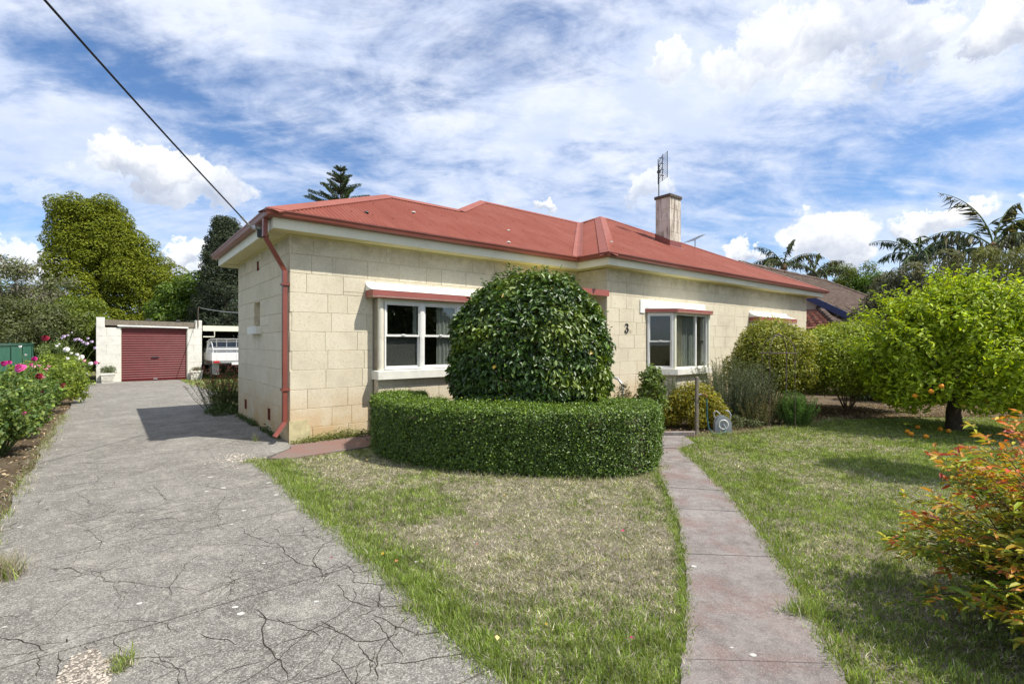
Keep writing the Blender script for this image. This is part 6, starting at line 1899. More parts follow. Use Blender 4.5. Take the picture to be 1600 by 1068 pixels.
def build_trees():
    # the great leaning cypress: rounded tufts over an uneven cone
    d = 32.0; k = d / 773; bx = AT(178, d); rnd = random.Random(17)
    prof = [(303, 138, 30), (310, 137, 42), (320, 137, 51), (335, 142, 53), (350, 150, 57), (372, 163, 67), (399, 173, 80), (421, 184, 92), (440, 197, 102), (462, 218, 114), (490, 226, 118), (530, 225, 120), (575, 222, 114)]
    cl = []
    for i in range(215):
        py = 308 + 270 * (i + .5) / 215
        c = np.interp(py, [p[0] for p in prof], [p[1] for p in prof]); w = np.interp(py, [p[0] for p in prof], [p[2] for p in prof])
        a = i * 2.39996 + rnd.uniform(-.2, .2); s = rnd.uniform(.40, .95) * (.85 if py < 330 else 1); f = rnd.uniform(.84, 1.05)
        R_ = max(0.0, w * k - s * .75)
        cl.append((AT(c, d) - bx + R_ * f * math.cos(a), R_ * f * math.sin(a), ZZ(py, d) - s * .4, s * 1.1, s * 1.1, s * .72))
    for i in range(70):
        py = 330 + 245 * (i + .5) / 70
        c = np.interp(py, [p[0] for p in prof], [p[1] for p in prof]); w = np.interp(py, [p[0] for p in prof], [p[2] for p in prof])
        a = i * 2.39996; R_ = max(0.0, w * k * .42 - .3)
        cl.append((AT(c, d) - bx + R_ * math.cos(a), R_ * math.sin(a), ZZ(py, d), 1.15, 1.15, .9))
    tree('cypress_tree', 'huge leaning olive green cypress with tufted crown towering behind the garage', bx, d, cl, 170000, .145, [(.135, .165, .013), (.17, .20, .016), (.215, .24, .02), (.095, .12, .010)], 'leaf_matt', 3.5, .5, 0, 'bark_dark', inner=.085, width=.5, rough=.36, up=.75, var=.2, T=(0, 0, .5))
    # green tree right of it
    d = 29.0
    tree('leafy_tree', 'light green broadleaf tree between the cypress and the dark conifer', AT(300, d), d, ball_clumps(2.1, 1.7, 2.2, 3.0, 50, .66, 2), 26000, .17, [(.10, .17, .02), (.15, .22, .025), (.065, .12, .018)], 'leaf', 1.6, .2, 8, group=None, inner=.25, seed=2)
    d = 27.0
    cl = []; rnd = random.Random(6)
    for i in range(120):
        zz = (i + .5) / 120; a = i * 2.39996; z = 1.2 + 7.0 * zz; R_ = (1.75 * (1 - zz) ** .55 + .1) * rnd.uniform(.55, 1); s = rnd.uniform(.35, .6)
        cl.append((R_ * math.cos(a), R_ * math.sin(a), z, s, s, s * .7))
    tree('dark_conifer', 'dark blue green conifer behind the house wall above the carport', AT(352, d), d, cl, 42000, .16, [(.045, .062, .036), (.065, .085, .048), (.095, .11, .066), (.03, .045, .026)], 'leaf_matt', 5, .3, 12, 'bark_dark', inner=.22, width=.3, seed=3, T=(0, 0, -.3))
    # left: loose grey-green birch-like tree, denser shrubby ones below it
    d = 21.0
    tree('birch_tree', 'thin grey green birch with bare twigs above the green fence', AT(18, d), d, ball_clumps(2.0, 1.7, 2.1, 3.1, 34, .6, 5, .35), 13000, .12, [(.15, .165, .085), (.20, .21, .10), (.12, .14, .065)], 'leaf', 2.2, .13, 22, 'bark_grey', inner=.5, seed=5, twigs=420)
    tree('birch_tree', 'slim pale birch left of the street lamp', AT(72, 22.5), 22.5, ball_clumps(1.3, 1.2, 2.0, 3.0, 24, .5, 9, .35), 8000, .12, [(.15, .175, .08), (.21, .22, .10), (.11, .15, .055)], 'leaf', 2.2, .10, 16, 'bark_grey', inner=.5, seed=9, twigs=220)
    d = 19.0
    for i, (px, dd, r, cz, h, lab, cols, n) in enumerate(((8, 18.5, 1.9, 1.7, 1.55, 'dense grey green tree at the far left over the fence', [(.12, .14, .055), (.16, .18, .07), (.08, .10, .04)], 20000),
                                                   (66, 19.5, 1.7, 1.7, 1.55, 'bushy grey green tree behind the fence below the pale birch', [(.12, .145, .045), (.165, .185, .065), (.08, .11, .035)], 20000),
                                                   (122, 20.5, 1.25, 1.85, 1.6, 'dense yellow green bushy tree just left of the garage', [(.15, .20, .022), (.20, .25, .03), (.10, .145, .018)], 22000),
                                                   (-70, 18.0, 2.2, 1.8, 1.8, 'dark bushy tree at the left edge beyond the fence', [(.06, .085, .028), (.09, .11, .035)], 8000))):
        tree('bushy_tree', lab, AT(px, dd), dd, ball_clumps(r, r * .85, h, cz, 40, .5, 40 + i), n, .10, cols, 'leaf', 1.0, .12, 6, 'bark_dark', group='trees beyond the green fence', inner=.3, seed=40 + i)
    # far belt that closes the horizon on both sides
    for i, (px, dd, w, h) in enumerate(((-330, 46, 7, 5.5), (-120, 50, 8, 6), (40, 52, 8, 5.2), (240, 55, 8, 4.6), (420, 58, 9, 5.5), (620, 62, 9, 5), (820, 64, 9, 5), (1020, 62, 9, 5.5), (1700, 46, 7, 6), (1950, 40, 7, 5.5))):
        if 380 < px < 1100: continue
        tree('background_tree', ('broad dark tree on the skyline %s' % ['far beyond the left boundary', 'out past the fence', 'behind the pale birches', 'behind the garage roof', '', '', '', '', 'beyond the right boundary', 'far off to the right'][i]), AT(px, dd), dd, ball_clumps(w * .6, 2.5, h * .45, h * .5, 30, 1.3, 60 + i), 5000, .34, [(.05, .075, .022), (.075, .10, .028)], 'leaf', 2, .25, 5, 'bark_dark', group='skyline trees', inner=.25, seed=60 + i)
    # Norfolk Island pine behind the roof
    d = 40.0; x = AT(532, d); t = thing('norfolk_pine', 'tip of a tall Norfolk Island pine with tiered upswept branches above the roof', 'tree', (x, d, 0))
    m = MB(); top = ZZ(258, d); m.tube([(.0, 0, 0), (.05, 0, 8), (.12, 0, 12.6), (0.02, 0, 14.2), (.03, 0, top)], [.34, .2, .13, .08, .02], 9); m.build('trunk', 'bark_dark', t)
    rnd = random.Random(2); P = []; N = []; T = []
    tiers = [(266, .62, .25), (277.5, 1.0, .32), (284, .75, .30), (296, 1.6, .55), (300, 1.25, .6), (312, 2.35, .75), (320, 2.6, .8), (330, 2.9, .8)]
    br = MB()
    for (py, L, rise) in tiers:
        z = ZZ(py, d) - rise * .35; n = 6; ph = rnd.uniform(0, .4)
        for j in range(n):
            a = ph + 2 * math.pi * j / n + rnd.uniform(-.12, .12); LL = L * rnd.uniform(.85, 1.08); pts = []
            for s in np.linspace(0, 1, 8): pts.append(Vector((LL * s * math.cos(a), LL * s * math.sin(a), z + rise * LL / max(L, .1) * (s ** 1.15) * .9)))
            br.tube(pts, list(np.linspace(.045, .014, 8)), 5, caps=False)
            nb = int(LL * 28)
            for q in range(nb):
                s = .12 + .88 * (q + rnd.random()) / nb; p = pts[min(7, int(s * 7))].lerp(pts[min(7, int(s * 7) + 1)], s * 7 - int(s * 7)); hgt = (.13 + .30 * (1 - s)) * min(1, LL * .7)
                for r in range(9):
                    f = r / 8; w = Vector((rnd.gauss(0, .05), rnd.gauss(0, .05), hgt * f)); P.append(tuple(p + w)); T.append((rnd.gauss(0, .5), rnd.gauss(0, .5), 1.3)); N.append((rnd.gauss(0, 1), rnd.gauss(0, 1), .3))
    for f in range(26): P.append((.02, 0, top - .6 + .55 * f / 26)); T.append((rnd.gauss(0, .3), rnd.gauss(0, .3), 1)); N.append((rnd.gauss(0, 1), rnd.gauss(0, 1), .2))
    br.build('branch', 'bark_dark', t, kind='stuff')
    leaves('needles', t, np.array(P), np.array(N), .12, [(.035, .062, .028), (.055, .085, .038), (.085, .11, .05), (.06, .09, .015)], 'leaf_matt', .34, T=np.array(T))


def palm(label, px, py, d, L, nf, seed, trunk_r=.16, cols=None, group='palms behind the shrubs', lean=None, droop=.55):
    x = AT(px, d); z0 = ZZ(py, d); t = thing('palm_tree', label, 'palm', (x, d, 0), 0, group); rnd = random.Random(seed)
    cols = cols or [(.10, .125, .06), (.14, .16, .08), (.07, .095, .045), (.18, .16, .08)]
    m = MB(); rs = []; pts = []
    for k in range(26):
        f = k / 25; pts.append((.15 * math.sin(f * 2), 0, z0 * f)); rs.append(trunk_r * (1.1 - .25 * f) * (1 + .05 * (k % 2)))
    m.tube(pts, rs, 9); m.build('trunk', 'bark_grey', t); tx = pts[-1][0]
    angs = lean or [(2 * math.pi * k / nf + rnd.uniform(-.25, .25), rnd.uniform(.15, 1.35)) for k in range(nf)]
    for (a, e) in angs:
        LL = L * rnd.uniform(.85, 1.1); dirh = Vector((math.cos(a), math.sin(a), 0)); p = Vector((tx, 0, z0)); rp = [p.copy()]; ang = e; n = 18
        for s in range(n):
            v = dirh * math.cos(ang) + Vector((0, 0, math.sin(ang))); p = p + v * (LL / n); rp.append(p.copy()); ang -= droop * 2.1 / n * (1.0 + s / n) * (1.25 - .5 * math.sin(e))
        fr = MB(); fr.tube(rp, list(np.linspace(.032, .006, n + 1)), 5, caps=False); fo = fr.build('frond', 'stem_green', t)
        P = []; N = []; T = []; S = []
        for q in range(34):
            s = .12 + .88 * q / 34; i = min(n - 1, int(s * n)); b = rp[i].lerp(rp[i + 1], s * n - i); dv = (rp[i + 1] - rp[i]).normalized(); sd = dv.cross(Vector((0, 0, 1)))
            sd = sd.normalized() if sd.length > .05 else Vector((math.sin(a), -math.cos(a), 0)); up = sd.cross(dv)
            for side in (-1, 1):
                P.append(tuple(b)); kv = abs(dv.z); lv = sd * side * (.28 + .6 * kv) + dv * (.3 + .35 * kv) + Vector((0, 0, -1.0 * (1 - kv * .8))) + Vector((rnd.gauss(0, .16), rnd.gauss(0, .16), rnd.gauss(0, .1)))
                T.append(tuple(lv)); N.append(tuple(sd * side + up * .4 + Vector((rnd.gauss(0, .5), rnd.gauss(0, .5), 0)))); S.append(L * .20 * rnd.uniform(.55, 1.2) * math.sin(math.pi * (.12 + .8 * s)) * rnd.uniform(.8, 1.15))
        leaves('leaflets', fo, np.array(P), np.array(N), np.array(S), cols, 'leaf', .058, T=np.array(T), droop=.5, jit=0, kind='stuff')
    hub = MB(); hub.lathe([(trunk_r * .9, -.35), (trunk_r * 1.3, -.1), (trunk_r * .9, .1), (.0, .2)], 9, (tx, 0, z0)); hub.build('crownshaft', 'stem_brown', t)
    return t


def build_palms():
    pi = math.pi
    palm('large feathery palm, tallest at the right edge, with one frond arching left', 1546, 386, 17.0, 2.75, 0, 3, .17, None, lean=[(pi * .98, .70), (2.6, 1.44), (.35, 1.30), (0.1, .66), (-.2, .36), (4.4, .45), (2.0, .1), (3.5, -.1), (.2, 1.0)], droop=.5)
    palm('bushy blue green palm left of the tallest palm', 1430, 404, 19.5, 2.0, 9, 5, .14, [(.08, .12, .075), (.11, .15, .09)])
    palm('short fine leaved palm half hidden behind the pale shrubs', 1490, 398, 19.0, 1.7, 9, 8, .13, [(.05, .08, .055), (.07, .1, .065)])
    palm('palm with one upright frond just above the tip of the red roof', 1221, 416, 31.0, 2.6, 8, 11, .16)
    palm('palm arching over the mossy tiled ridge', 1270, 428, 32.0, 2.3, 8, 14, .15)
    for i, (px, d, rx, cz, rz, lab, cols) in enumerate(((1322, 33, 1.9, 5.3, 1.7, 'loose yellow green tree above the tiled roof', [(.12, .16, .025), (.17, .20, .03), (.08, .12, .025)]), (1362, 32, 1.3, 4.9, 1.2, 'bright green small tree right of the loose yellow one', [(.09, .17, .025), (.13, .21, .03)]))):
        tree('garden_tree', lab, AT(px, d), d, ball_clumps(rx, rx * .8, rz, cz, 34, .55, 80 + i, .35), 9000, .16, cols, 'leaf', 3.5, .14, 10, 'bark_grey', inner=.4, seed=80 + i, width=.35)
    palm('thin yellowing palm right of the bright small tree', 1388, 452, 30.0, 1.6, 8, 21, .12, [(.16, .16, .05), (.11, .13, .045)])
    # spiky bottlebrush-like shrubs behind the citrus
    for i, (px, py, d, r, lab, cols) in enumerate(((1572, 380, 13.5, 1.40, 'tall olive shrub with upright pale tips at the right edge', [(.14, .155, .055), (.19, .20, .085), (.10, .12, .04), (.26, .26, .15)]),
                                              (1455, 402, 14.5, 1.25, 'silvery shrub with whitish tips below the palms', [(.13, .14, .085), (.20, .20, .14), (.075, .09, .05), (.30, .29, .22)]),
                                              (1400, 420, 15.0, .95, 'grey leaved shrub beside the tiled roof end', [(.12, .13, .085), (.18, .18, .125), (.07, .085, .05)]),
                                              (1690, 400, 13.0, 1.5, 'olive shrub standing beyond the right edge', [(.13, .15, .055), (.17, .19, .08)]))):
        h = ZZ(py, d); rz = 1.6; cz = h - rz
        tree('flowering_shrub', lab, AT(px, d), d, ball_clumps(r, r * .85, rz, cz, 48, .36, 90 + i), 15000, .115, cols, 'leaf_matt', 1.4, .11, 9, 'bark_dark', group='tall shrubs behind the citrus tree', inner=.16, width=.26, T=(0, 0, 1.5), seed=90 + i, cat='shrub', var=.25)


def build_shrubs():
    # mounded flowering shrub against the wing and the larger one beside it
    mauve = [(.42, .16, .45), (.5, .25, .5)]
    shrub('polygala', 'olive brown mounded shrub in front of the third window', 5.65, 10.75, 1.15, 1.0, 2.08, [(.24, .27, .036), (.30, .32, .048), (.17, .20, .028), (.36, .345, .07)], 34000, .062, 36, .38, seed=3, z0=.72, stems=14, flower=(mauve, 14, .022), zmin=.5, fill=.7)
    shrub('polygala', 'large green mounded shrub with tiny mauve flowers right of the house', 7.6, 11.2, 1.85, 1.3, 2.0, [(.22, .29, .025), (.29, .35, .032), (.15, .21, .022), (.34, .37, .045)], 52000, .066, 46, .46, seed=5, z0=.6, stems=16, flower=(mauve, 40, .024), zmin=.4, fill=.7)
    m = None
    # dark growth closing the back of the garden
    for i, (px, d, rx, h, lab) in enumerate(((1405, 13.2, 1.5, 1.35, 'dark evergreen shrub in shade behind the citrus trunk'), (1500, 13.0, 1.5, 1.5, 'deep green shrub with white flowers behind the citrus tree'), (1590, 12.6, 1.4, 1.5, 'dark leafy shrub at the right edge under the olive shrub'), (1700, 12.0, 1.5, 1.6, 'dark shrub out beyond the right edge'), (1320, 15.0, 1.6, 2.2, 'dark shrub filling the gap before the tiled house'))):
        shrub('evergreen_shrub', lab, AT(px, d), d, rx, .9, h, [(.04, .07, .018), (.06, .095, .022), (.028, .05, .015)], 14000, .075, 20, .4, seed=70 + i, group='dark shrubs at the back of the garden', flower=([(.8, .8, .78)], 12, .035) if i == 1 else None)
    # border by the wing
    shrub('young_rose', 'light green rose bush with thin stems beside the canted window', 2.48, 8.75, .38, .36, 1.18, [(.10, .165, .03), (.14, .20, .04), (.18, .22, .06)], 1500, .06, 12, .14, z0=.42, seed=11, inner=.4, stems=7, width=.6, zmin=.36, six=True, fill=.8)
    shrub('wispy_shrub', 'sparse brownish shrub between the handrail and the young rose', 2.08, 9.2, .22, .25, .85, [(.14, .13, .05), (.10, .11, .04), (.17, .14, .08)], 650, .045, 8, .11, z0=.25, seed=12, inner=.5, stems=9, width=.4)
    shrub('golden_shrub', 'low golden green mound of foliage behind the garden tap', 3.32, 9.0, .66, .5, .80, [(.30, .27, .025), (.23, .23, .025), (.36, .28, .035), (.16, .18, .025)], 9500, .05, 18, .22, seed=13, z0=.1, stems=10)
    spikes('rosemary', 'grey green rosemary with upright needle spikes left of the golden mound', 2.98, 9.7, .6, 1.05, 120, 80, [(.12, .15, .08), (.16, .18, .105), (.095, .12, .06)], .04, 31, width=.2)
    spikes('rosemary', 'tall grey green rosemary spikes against the wall right of the window', 4.45, 9.95, .95, 1.42, 300, 90, [(.12, .145, .085), (.16, .18, .115), (.20, .205, .15), (.09, .11, .06)], .042, 32, width=.2)
    spikes('lavender', 'dry brownish lavender clump behind the wire frame', 4.95, 9.55, .5, .75, 90, 60, [(.15, .115, .06), (.19, .15, .09), (.10, .10, .05)], .04, 33)
    spikes('bushy_herb', 'bright green feathery herb at the foot of the wire frame', 5.28, 9.25, .42, .72, 120, 80, [(.09, .19, .03), (.13, .24, .04), (.07, .15, .03)], .042, 34)
    spikes('dry_perennial', 'straw coloured dying stems left of the bright green herb', 4.55, 9.2, .35, .6, 60, 45, [(.24, .19, .10), (.18, .14, .075), (.12, .12, .05)], .04, 35)
    shrub('ground_cover', 'low grey green plants along the bed edge behind the hose reel', 3.9, 9.0, .7, .3, .25, [(.10, .13, .05), (.14, .15, .07)], 1800, .04, 14, .12, seed=14, stems=6)
    # grevillea at the far corner of the house
    x, y = W2(-.12, 4.85)
    spikes('grevillea', 'needle leaved bush with small red flowers at the far corner of the house', x, y, .62, 1.15, 120, 70, [(.055, .085, .022), (.085, .115, .03), (.12, .13, .05)], .045, 36, lean=.8, flower=([(.5, .09, .07), (.55, .2, .16)], .032))
    shrub('ground_cover', 'leafy creeper spilling onto the drive below the red flowered bush', *W2(-.22, 4.2), .45, .55, .22, [(.06, .10, .025), (.09, .13, .035)], 1600, .05, 10, .12, seed=15, stems=4)
    # weeds along the foot of the walls
    x, y = W2(.72, -.16); t = thing('wall_weeds', 'yellow green weeds along the foot of the front wall', 'weeds', (x, y, 0), TH)
    n = 2600; s = np.abs(RNG.normal(0, .5, n)) * np.sign(RNG.normal(size=n)); hgt = np.abs(RNG.normal(0, .06, n)) * (1.1 - np.clip(np.abs(s - .1), 0, 1)); P = np.stack([s, RNG.normal(0, .05, n), .015 + np.abs(hgt)], axis=1)
    P = P[np.abs(P[:, 0]) < .72]
    leaves('foliage', t, P, RNG.normal(size=P.shape) * .5 + np.array([0, -.3, 1]), .032, [(.16, .18, .04), (.21, .21, .06), (.11, .15, .03)], 'leaf', .5)
    rnd = random.Random(3)
    t = thing('wall_weeds', 'small dark weeds at the foot of the shaded side wall', 'weeds', (*W2(-.04, 1.9), 0), TH); P = []
    for c in (-1.4, -1.15, -.8, -.55, .1, .35, .6, .8, 1.2, 1.5):
        for q in range(120): P.append((rnd.gauss(-.03, .03), c + rnd.gauss(0, .08), .015 + abs(rnd.gauss(0, .035))))
    leaves('foliage', t, np.array(P), RNG.normal(size=(len(P), 3)) * .5 + np.array([-.3, 0, 1]), .035, [(.05, .09, .025), (.08, .12, .03)], 'leaf', .5)
    # a tree just beyond the right-hand edge whose shade falls across the lawn
    tree('shade_tree', 'slender small crowned tree beyond the right edge shading the lawn', 6.75, 5.15, ball_clumps(.62, .62, .5, 3.5, 26, .26, 95), 5200, .075, [(.06, .11, .02), (.09, .15, .025)], 'leaf', 2.9, .05, 9, 'bark_grey', inner=.35, seed=95)


build_hedge(); build_camellia(); build_citrus(); build_nandina(); build_roses(); build_trees(); build_palms(); build_shrubs()


# ------------------------------------------------------------------ lawns
def blades(name, X, Y, H, Wd, C, lean, parent=None, z=0.0, five=False):
    n = len(X); a = RNG.uniform(0, 2 * math.pi, n); b = RNG.uniform(0, 2 * math.pi, n)
    dx, dy = np.cos(a), np.sin(a); lx, ly = np.cos(b) * lean * H, np.sin(b) * lean * H
    Zt = H * np.sqrt(np.maximum(.08, 1 - np.minimum(lean, .95) ** 2))
    B = np.stack([X, Y, np.full(n, z)], axis=1); S = np.stack([dx, dy, np.zeros(n)], axis=1) * (Wd / 2)[:, None]
    if five:
        M_ = B + np.stack([lx * .35, ly * .35, Zt * .62], axis=1); Tp = B + np.stack([lx, ly, Zt], axis=1)
        V = np.stack([B - S, B + S, M_ + S * .75, M_ - S * .75, Tp], axis=1).reshape(-1, 3); i = np.arange(n)[:, None] * 5
        F = [i + np.array([[0, 1, 2, 3]]), i + np.array([[3, 2, 4]])]; k = 5
    else:
        Tp = B + np.stack([lx, ly, Zt], axis=1); V = np.stack([B - S, B + S, Tp], axis=1).reshape(-1, 3); i = np.arange(n)[:, None] * 3; F = [i + np.array([[0, 1, 2]])]; k = 3
    me = raw_mesh(name, V, F, ('grass_blade',), np.repeat(C, k, axis=0)); return link(name, me, parent, kind='stuff')


GREEN = np.array([(.195, .27, .055), (.24, .32, .066), (.29, .365, .082), (.14, .21, .04)])
DRY = np.array([(.48, .43, .34), (.40, .355, .275), (.58, .535, .44), (.24, .205, .15)])
LEFT = [(404, 724), (432, 743), (480, 792), (540, 842), (600, 892), (660, 952), (720, 1002), (790, 1070), (900, 1300)]


def seg_dist(x, y, line):
    d = np.full(len(x), 1e9)
    for (x0, y0), (x1, y1) in zip(line, line[1:]):
        L2_ = (x1 - x0) ** 2 + (y1 - y0) ** 2; t = np.clip(((x - x0) * (x1 - x0) + (y - y0) * (y1 - y0)) / L2_, 0, 1); d = np.minimum(d, np.hypot(x - x0 - t * (x1 - x0), y - y0 - t * (y1 - y0)))
    return d


def build_lawn():
    drive_edge = [G(*p) for p in LEFT]
    pl = [G(*p) for p in PATH_L]; pr = [G(*p) for p in PATH_R]
    left_poly = drive_edge + pl + [(1.9, 8.2), W2(5.6, -1.1), W2(3, -1.1), W2(1.0, -1.1), W2(-.34, -1.12)]
    MB().add([(*p, -.008) for p in left_poly], [tuple(range(len(left_poly)))]).build('lawn', 'thatch', kind='structure')
    right_poly = pr + [(2.75, 8.0), (3.3, 8.12), (4.2, 8.45), (5.4, 9.15), (6.6, 9.9), (8.6, 10.2), (12, 10.2), (16, 10.2), (16, .3), (1.9, .3)]
    MB().add([(*p, -.008) for p in right_poly], [tuple(range(len(right_poly)))]).build('lawn', 'thatch', kind='structure')
    back_poly = [W2(.12, 13.9), W2(.3, 11.5), W2(.5, 9.3), W2(.2, 8.3), W2(8, 8.3), W2(8, 18), W2(.95, 18), W2(.12, 16.6)]
    MB().add([(*p, -.008) for p in back_poly], [tuple(range(len(back_poly)))]).build('lawn', 'thatch', kind='structure')

    def cols(n, dry):
        g = GREEN[RNG.integers(0, 4, n)]; d = DRY[RNG.integers(0, 4, n)]; pick = (RNG.random(n) < dry)[:, None]
        return np.where(pick, d, g) * np.exp(RNG.normal(0, .24, n))[:, None], pick[:, 0]
    # front lawn: lush fringe, parched middle
    def fill(poly, x0, x1, y0, y1, dens, rule, name, five, wd, z=-.008):
        n = int((x1 - x0) * (y1 - y0) * dens); X = RNG.uniform(x0, x1, n); Y = RNG.uniform(y0, y1, n)
        ok = in_poly(X, Y, poly) & (np.abs(X) < 1.06 * Y + 1.0) ; X, Y = X[ok], Y[ok]
        bri = (.62 + .72 * vnoise(X, Y, 15, 41)) * (.75 + .5 * vnoise(X, Y, 37, 42)); dry, H, keep = rule(X, Y); k = RNG.random(len(X)) < keep; X, Y, dry, H, bri = X[k], Y[k], dry[k], H[k], bri[k]
        C, isd = cols(len(X), dry); C = C * bri[:, None]; H = H * RNG.uniform(.55, 1.2, len(X)) * np.where(isd, 1.15, 1.0); lean = np.where(isd, RNG.uniform(.70, .985, len(X)), RNG.uniform(.15, .85, len(X)))
        W_ = wd * (.7 + .6 * RNG.random(len(X))) * (1 + .10 * np.maximum(0, Y - 4))
        return blades(name, X, Y, H, W_, C, lean, z=z, five=five)

    def rule_left(X, Y):
        de = seg_dist(X, Y, drive_edge); dp = seg_dist(X, Y, pl); e = np.minimum(de, dp * 4.5)
        fr = np.clip((3.35 - Y) / .75, 0, 1)
        n1 = vnoise(X, Y, 1.1, 1) * .6 + vnoise(X, Y, 3.3, 2) * .3 + vnoise(X, Y, 9, 3) * .25
        wid = .34 + .35 * vnoise(X, Y, 1.6, 7)
        green = np.clip(1.25 - e / wid, 0, 1); green = np.maximum(green, fr * .8)
        green = np.maximum(green, np.clip((n1 - .42) * 2.2, .22, .80))
        green = np.maximum(green, np.clip((.55 - np.abs(Y - 7.0) * .5) * (X < -1.4), 0, .7))
        dry = np.clip(1 - green, .06, .90)
        tuft = np.clip((vnoise(X, Y, 6.5, 9) - .45) * 2, 0, 1)
        H = .020 + .020 * green + .022 * tuft * (.4 + green)
        clump = vnoise(X, Y, 21, 31) * .6 + vnoise(X, Y, 47, 32) * .4
        return dry, H * (.6 + .8 * clump), np.clip((.45 + .55 * green) * (.35 + 1.3 * clump), 0, 1)

    def rule_right(X, Y):
        dp = seg_dist(X, Y, pr); n1 = vnoise(X, Y, .8, 11) * .5 + vnoise(X, Y, 2.4, 12) * .35 + vnoise(X, Y, 8, 13) * .25
        green = np.clip((n1 - .16) * 1.9, .36, 1); green = np.maximum(green, np.clip(1.1 - dp / .35, 0, .9)); green = np.maximum(green, np.clip((Y - 7.0) / 2, 0, .75))
        green = np.where(Y > 9.5, green * np.clip(1 - (Y - 9.5) / 1.2, .25, 1), green)
        dry = np.clip(.80 - green * .85, .05, .8); tuft = np.clip((vnoise(X, Y, 5.5, 19) - .5) * 2, 0, 1)
        return dry, (.020 + .018 * green + .02 * tuft * np.clip(.5 - dp, 0, .5) * 2) * (.6 + .8 * vnoise(X, Y, 19, 33)), np.clip((.55 + .45 * green) * (.4 + 1.2 * vnoise(X, Y, 23, 34)), 0, 1)
    fill(left_poly, -2.6, 1.7, 1.5, 3.6, 21000, rule_left, 'grass', True, .0042)
    fill(left_poly, -3.2, 2.2, 3.6, 8.0, 11500, rule_left, 'grass', False, .0058)
    fill(right_poly, 1.0, 4.6, 1.4, 4.0, 15000, rule_right, 'grass', True, .0044)
    fill(right_poly, .8, 8.0, 4.0, 7.0, 8500, rule_right, 'grass', False, .0062)
    fill(right_poly, 1.6, 11.8, 7.0, 10.2, 5500, rule_right, 'grass', False, .0075)

    def rule_back(X, Y): return np.full(len(X), .15), np.full(len(X), .06), np.ones(len(X))
    n = 9000; X = RNG.uniform(-16, -6, n * 4); Y = RNG.uniform(12, 24, n * 4); ok = in_poly(X, Y, back_poly); X, Y = X[ok][:n * 2], Y[ok][:n * 2]; C, isd = cols(len(X), .12)
    blades('grass', X, Y, RNG.uniform(.03, .09, len(X)), np.full(len(X), .02), C * 1.15, RNG.uniform(.2, .8, len(X)), z=-.008)
    # unmown fringe hanging over the drive edge, path edges and cracks
    def fringe(line, n, spread, h0, h1, dry, side=0.0):
        P = resample(line, 400); i = RNG.integers(0, 399, n); f = RNG.random(n)[:, None]; Q = P[i] * (1 - f) + P[i + 1] * f
        clump = vnoise(i.astype(float), i * 0.0, .11, 5); k = RNG.random(n) < .25 + clump; Q = Q[k] + RNG.normal(0, spread, (k.sum(), 2)); m = len(Q); C, isd = cols(m, dry)
        blades('grass', Q[:, 0], Q[:, 1], RNG.uniform(h0, h1, m), RNG.uniform(.003, .0055, m), C, RNG.uniform(.3, .95, m), z=.0, five=True)
    fringe(drive_edge[:-1], 15000, .045, .03, .08, .12)
    fringe(pl[1:], 5000, .022, .02, .05, .3); fringe(pr[1:], 7500, .028, .025, .06, .25)
    fringe([(AT(1085, 8.1), 8.1), (3.3, 8.14), (4.2, 8.47), (5.4, 9.17), (6.6, 9.9)], 3000, .05, .04, .1, .3)
    fringe([(-1.9, 6.9), (-1.3, 6.15), (-.55, 5.72), (.35, 5.56), (1.0, 5.50), (1.55, 5.6), (1.9, 6.1)], 2600, .04, .02, .085, .5)
    X, Y = [], []
    for q in range(26):                                  # weeds and self-sown grass in the rose bed
        u, v = RNG.uniform(-3.9, -2.95), RNG.uniform(-2.5, 9); m_ = int(RNG.integers(40, 170)); cx, cy = W2(u, v); X.append(cx + RNG.normal(0, .07, m_)); Y.append(cy + RNG.normal(0, .07, m_))
    X = np.concatenate(X); Y = np.concatenate(Y); C, isd = cols(len(X), .45); blades('grass', X, Y, RNG.uniform(.02, .09, len(X)), RNG.uniform(.003, .006, len(X)), C, RNG.uniform(.3, .95, len(X)), z=-.02, five=True)
    bed = [W2(-2.86, v) for v in np.linspace(-6, 6, 20)]; fringe(bed, 5200, .05, .03, .09, .55)
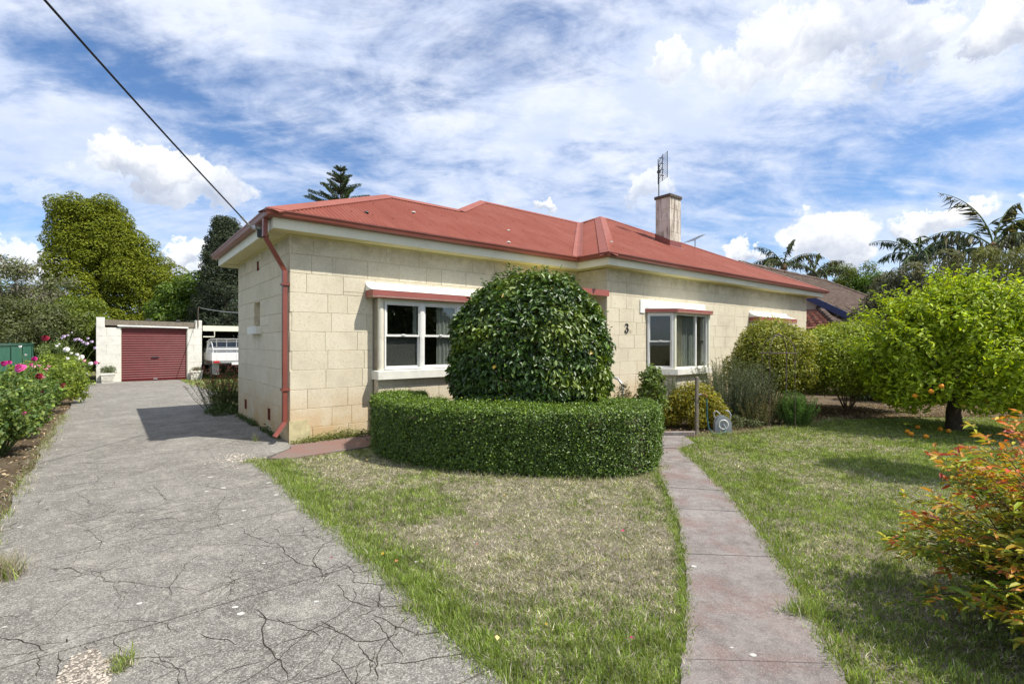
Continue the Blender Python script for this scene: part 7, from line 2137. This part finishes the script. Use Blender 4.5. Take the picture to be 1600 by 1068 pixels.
    # loose tufts in and beside the drive
    for (px, py, n, sp_, h0, h1, dr) in ((-5, 905, 1400, .06, .06, .2, .8), (196, 1042, 150, .022, .02, .07, .35), (184, 1052, 110, .016, .02, .06, .4), (176, 1036, 60, .014, .02, .06, .6), (206, 1034, 45, .02, .05, .11, .3), (400, 722, 900, .07, .02, .07, .35), (440, 722, 600, .06, .02, .06, .2), (645, 952, 420, .045, .02, .05, .4), (400, 690, 60, .02, .05, .16, .3), (1255, 960, 350, .05, .05, .11, .1), (930, 960, 0, .05, .05, .11, .1)):
        if not n: continue
        cx, cy = G(px, py); X = cx + RNG.normal(0, sp_, n); Y = cy + RNG.normal(0, sp_ * .8, n); C, isd = cols(n, dr)
        blades('grass_tuft', X, Y, RNG.uniform(h0, h1, n), RNG.uniform(.0025, .005, n), C, RNG.uniform(.2, .9, n), z=.005, five=True)
    # fallen leaves and litter
    def litter(name, poly, n, size, colsl, z0=-.012):
        xs = [p[0] for p in poly]; ys = [p[1] for p in poly]; X = RNG.uniform(min(xs), max(xs), n); Y = RNG.uniform(min(ys), max(ys), n); ok = in_poly(X, Y, poly); X, Y = X[ok], Y[ok]
        P = np.stack([X, Y, np.full(len(X), z0) + RNG.uniform(0, .02, len(X))], axis=1); N = RNG.normal(size=P.shape) * .4 + np.array([0, 0, 1])
        leaves(name, None, P, N, size, colsl, 'leaf_matt', .55, var=.35)
    LT = [(.22, .15, .08), (.30, .22, .13), (.14, .09, .05), (.36, .29, .19), (.10, .07, .045)]
    litter('leaf_litter', [W2(-4.1, -2), W2(-2.75, -2), W2(-2.75, 16), W2(-4.1, 16)], 26000, .045, [(.34, .24, .13), (.42, .32, .2), (.20, .13, .075), (.46, .38, .26), (.13, .09, .06)])
    litter('leaf_litter', [(2, 8.3), (3.3, 8.3), (5.4, 9.2), (8, 10.2), (13, 10.2), (13, 13), (6, 12), (2, 10)], 14000, .045, LT)
    litter('leaf_litter', [W2(-2.86, 4), W2(-2.5, 4), W2(-2.2, 16.5), W2(-2.86, 16.5)], 420, .035, LT, .014)
    P = np.array([(*G(px, py), .045) for px, py in ((777, 1014), (745, 860), (572, 724), (976, 838), (790, 780), (600, 872), (622, 885), (855, 990), (990, 1010), (520, 880))])
    leaves('fallen_petals', None, P, RNG.normal(size=P.shape) * .3 + np.array([0, -.4, 1]), .026, [(.6, .42, .03), (.5, .2, .1), (.65, .5, .2), (.4, .03, .12)], 'petal', .8)


build_lawn()
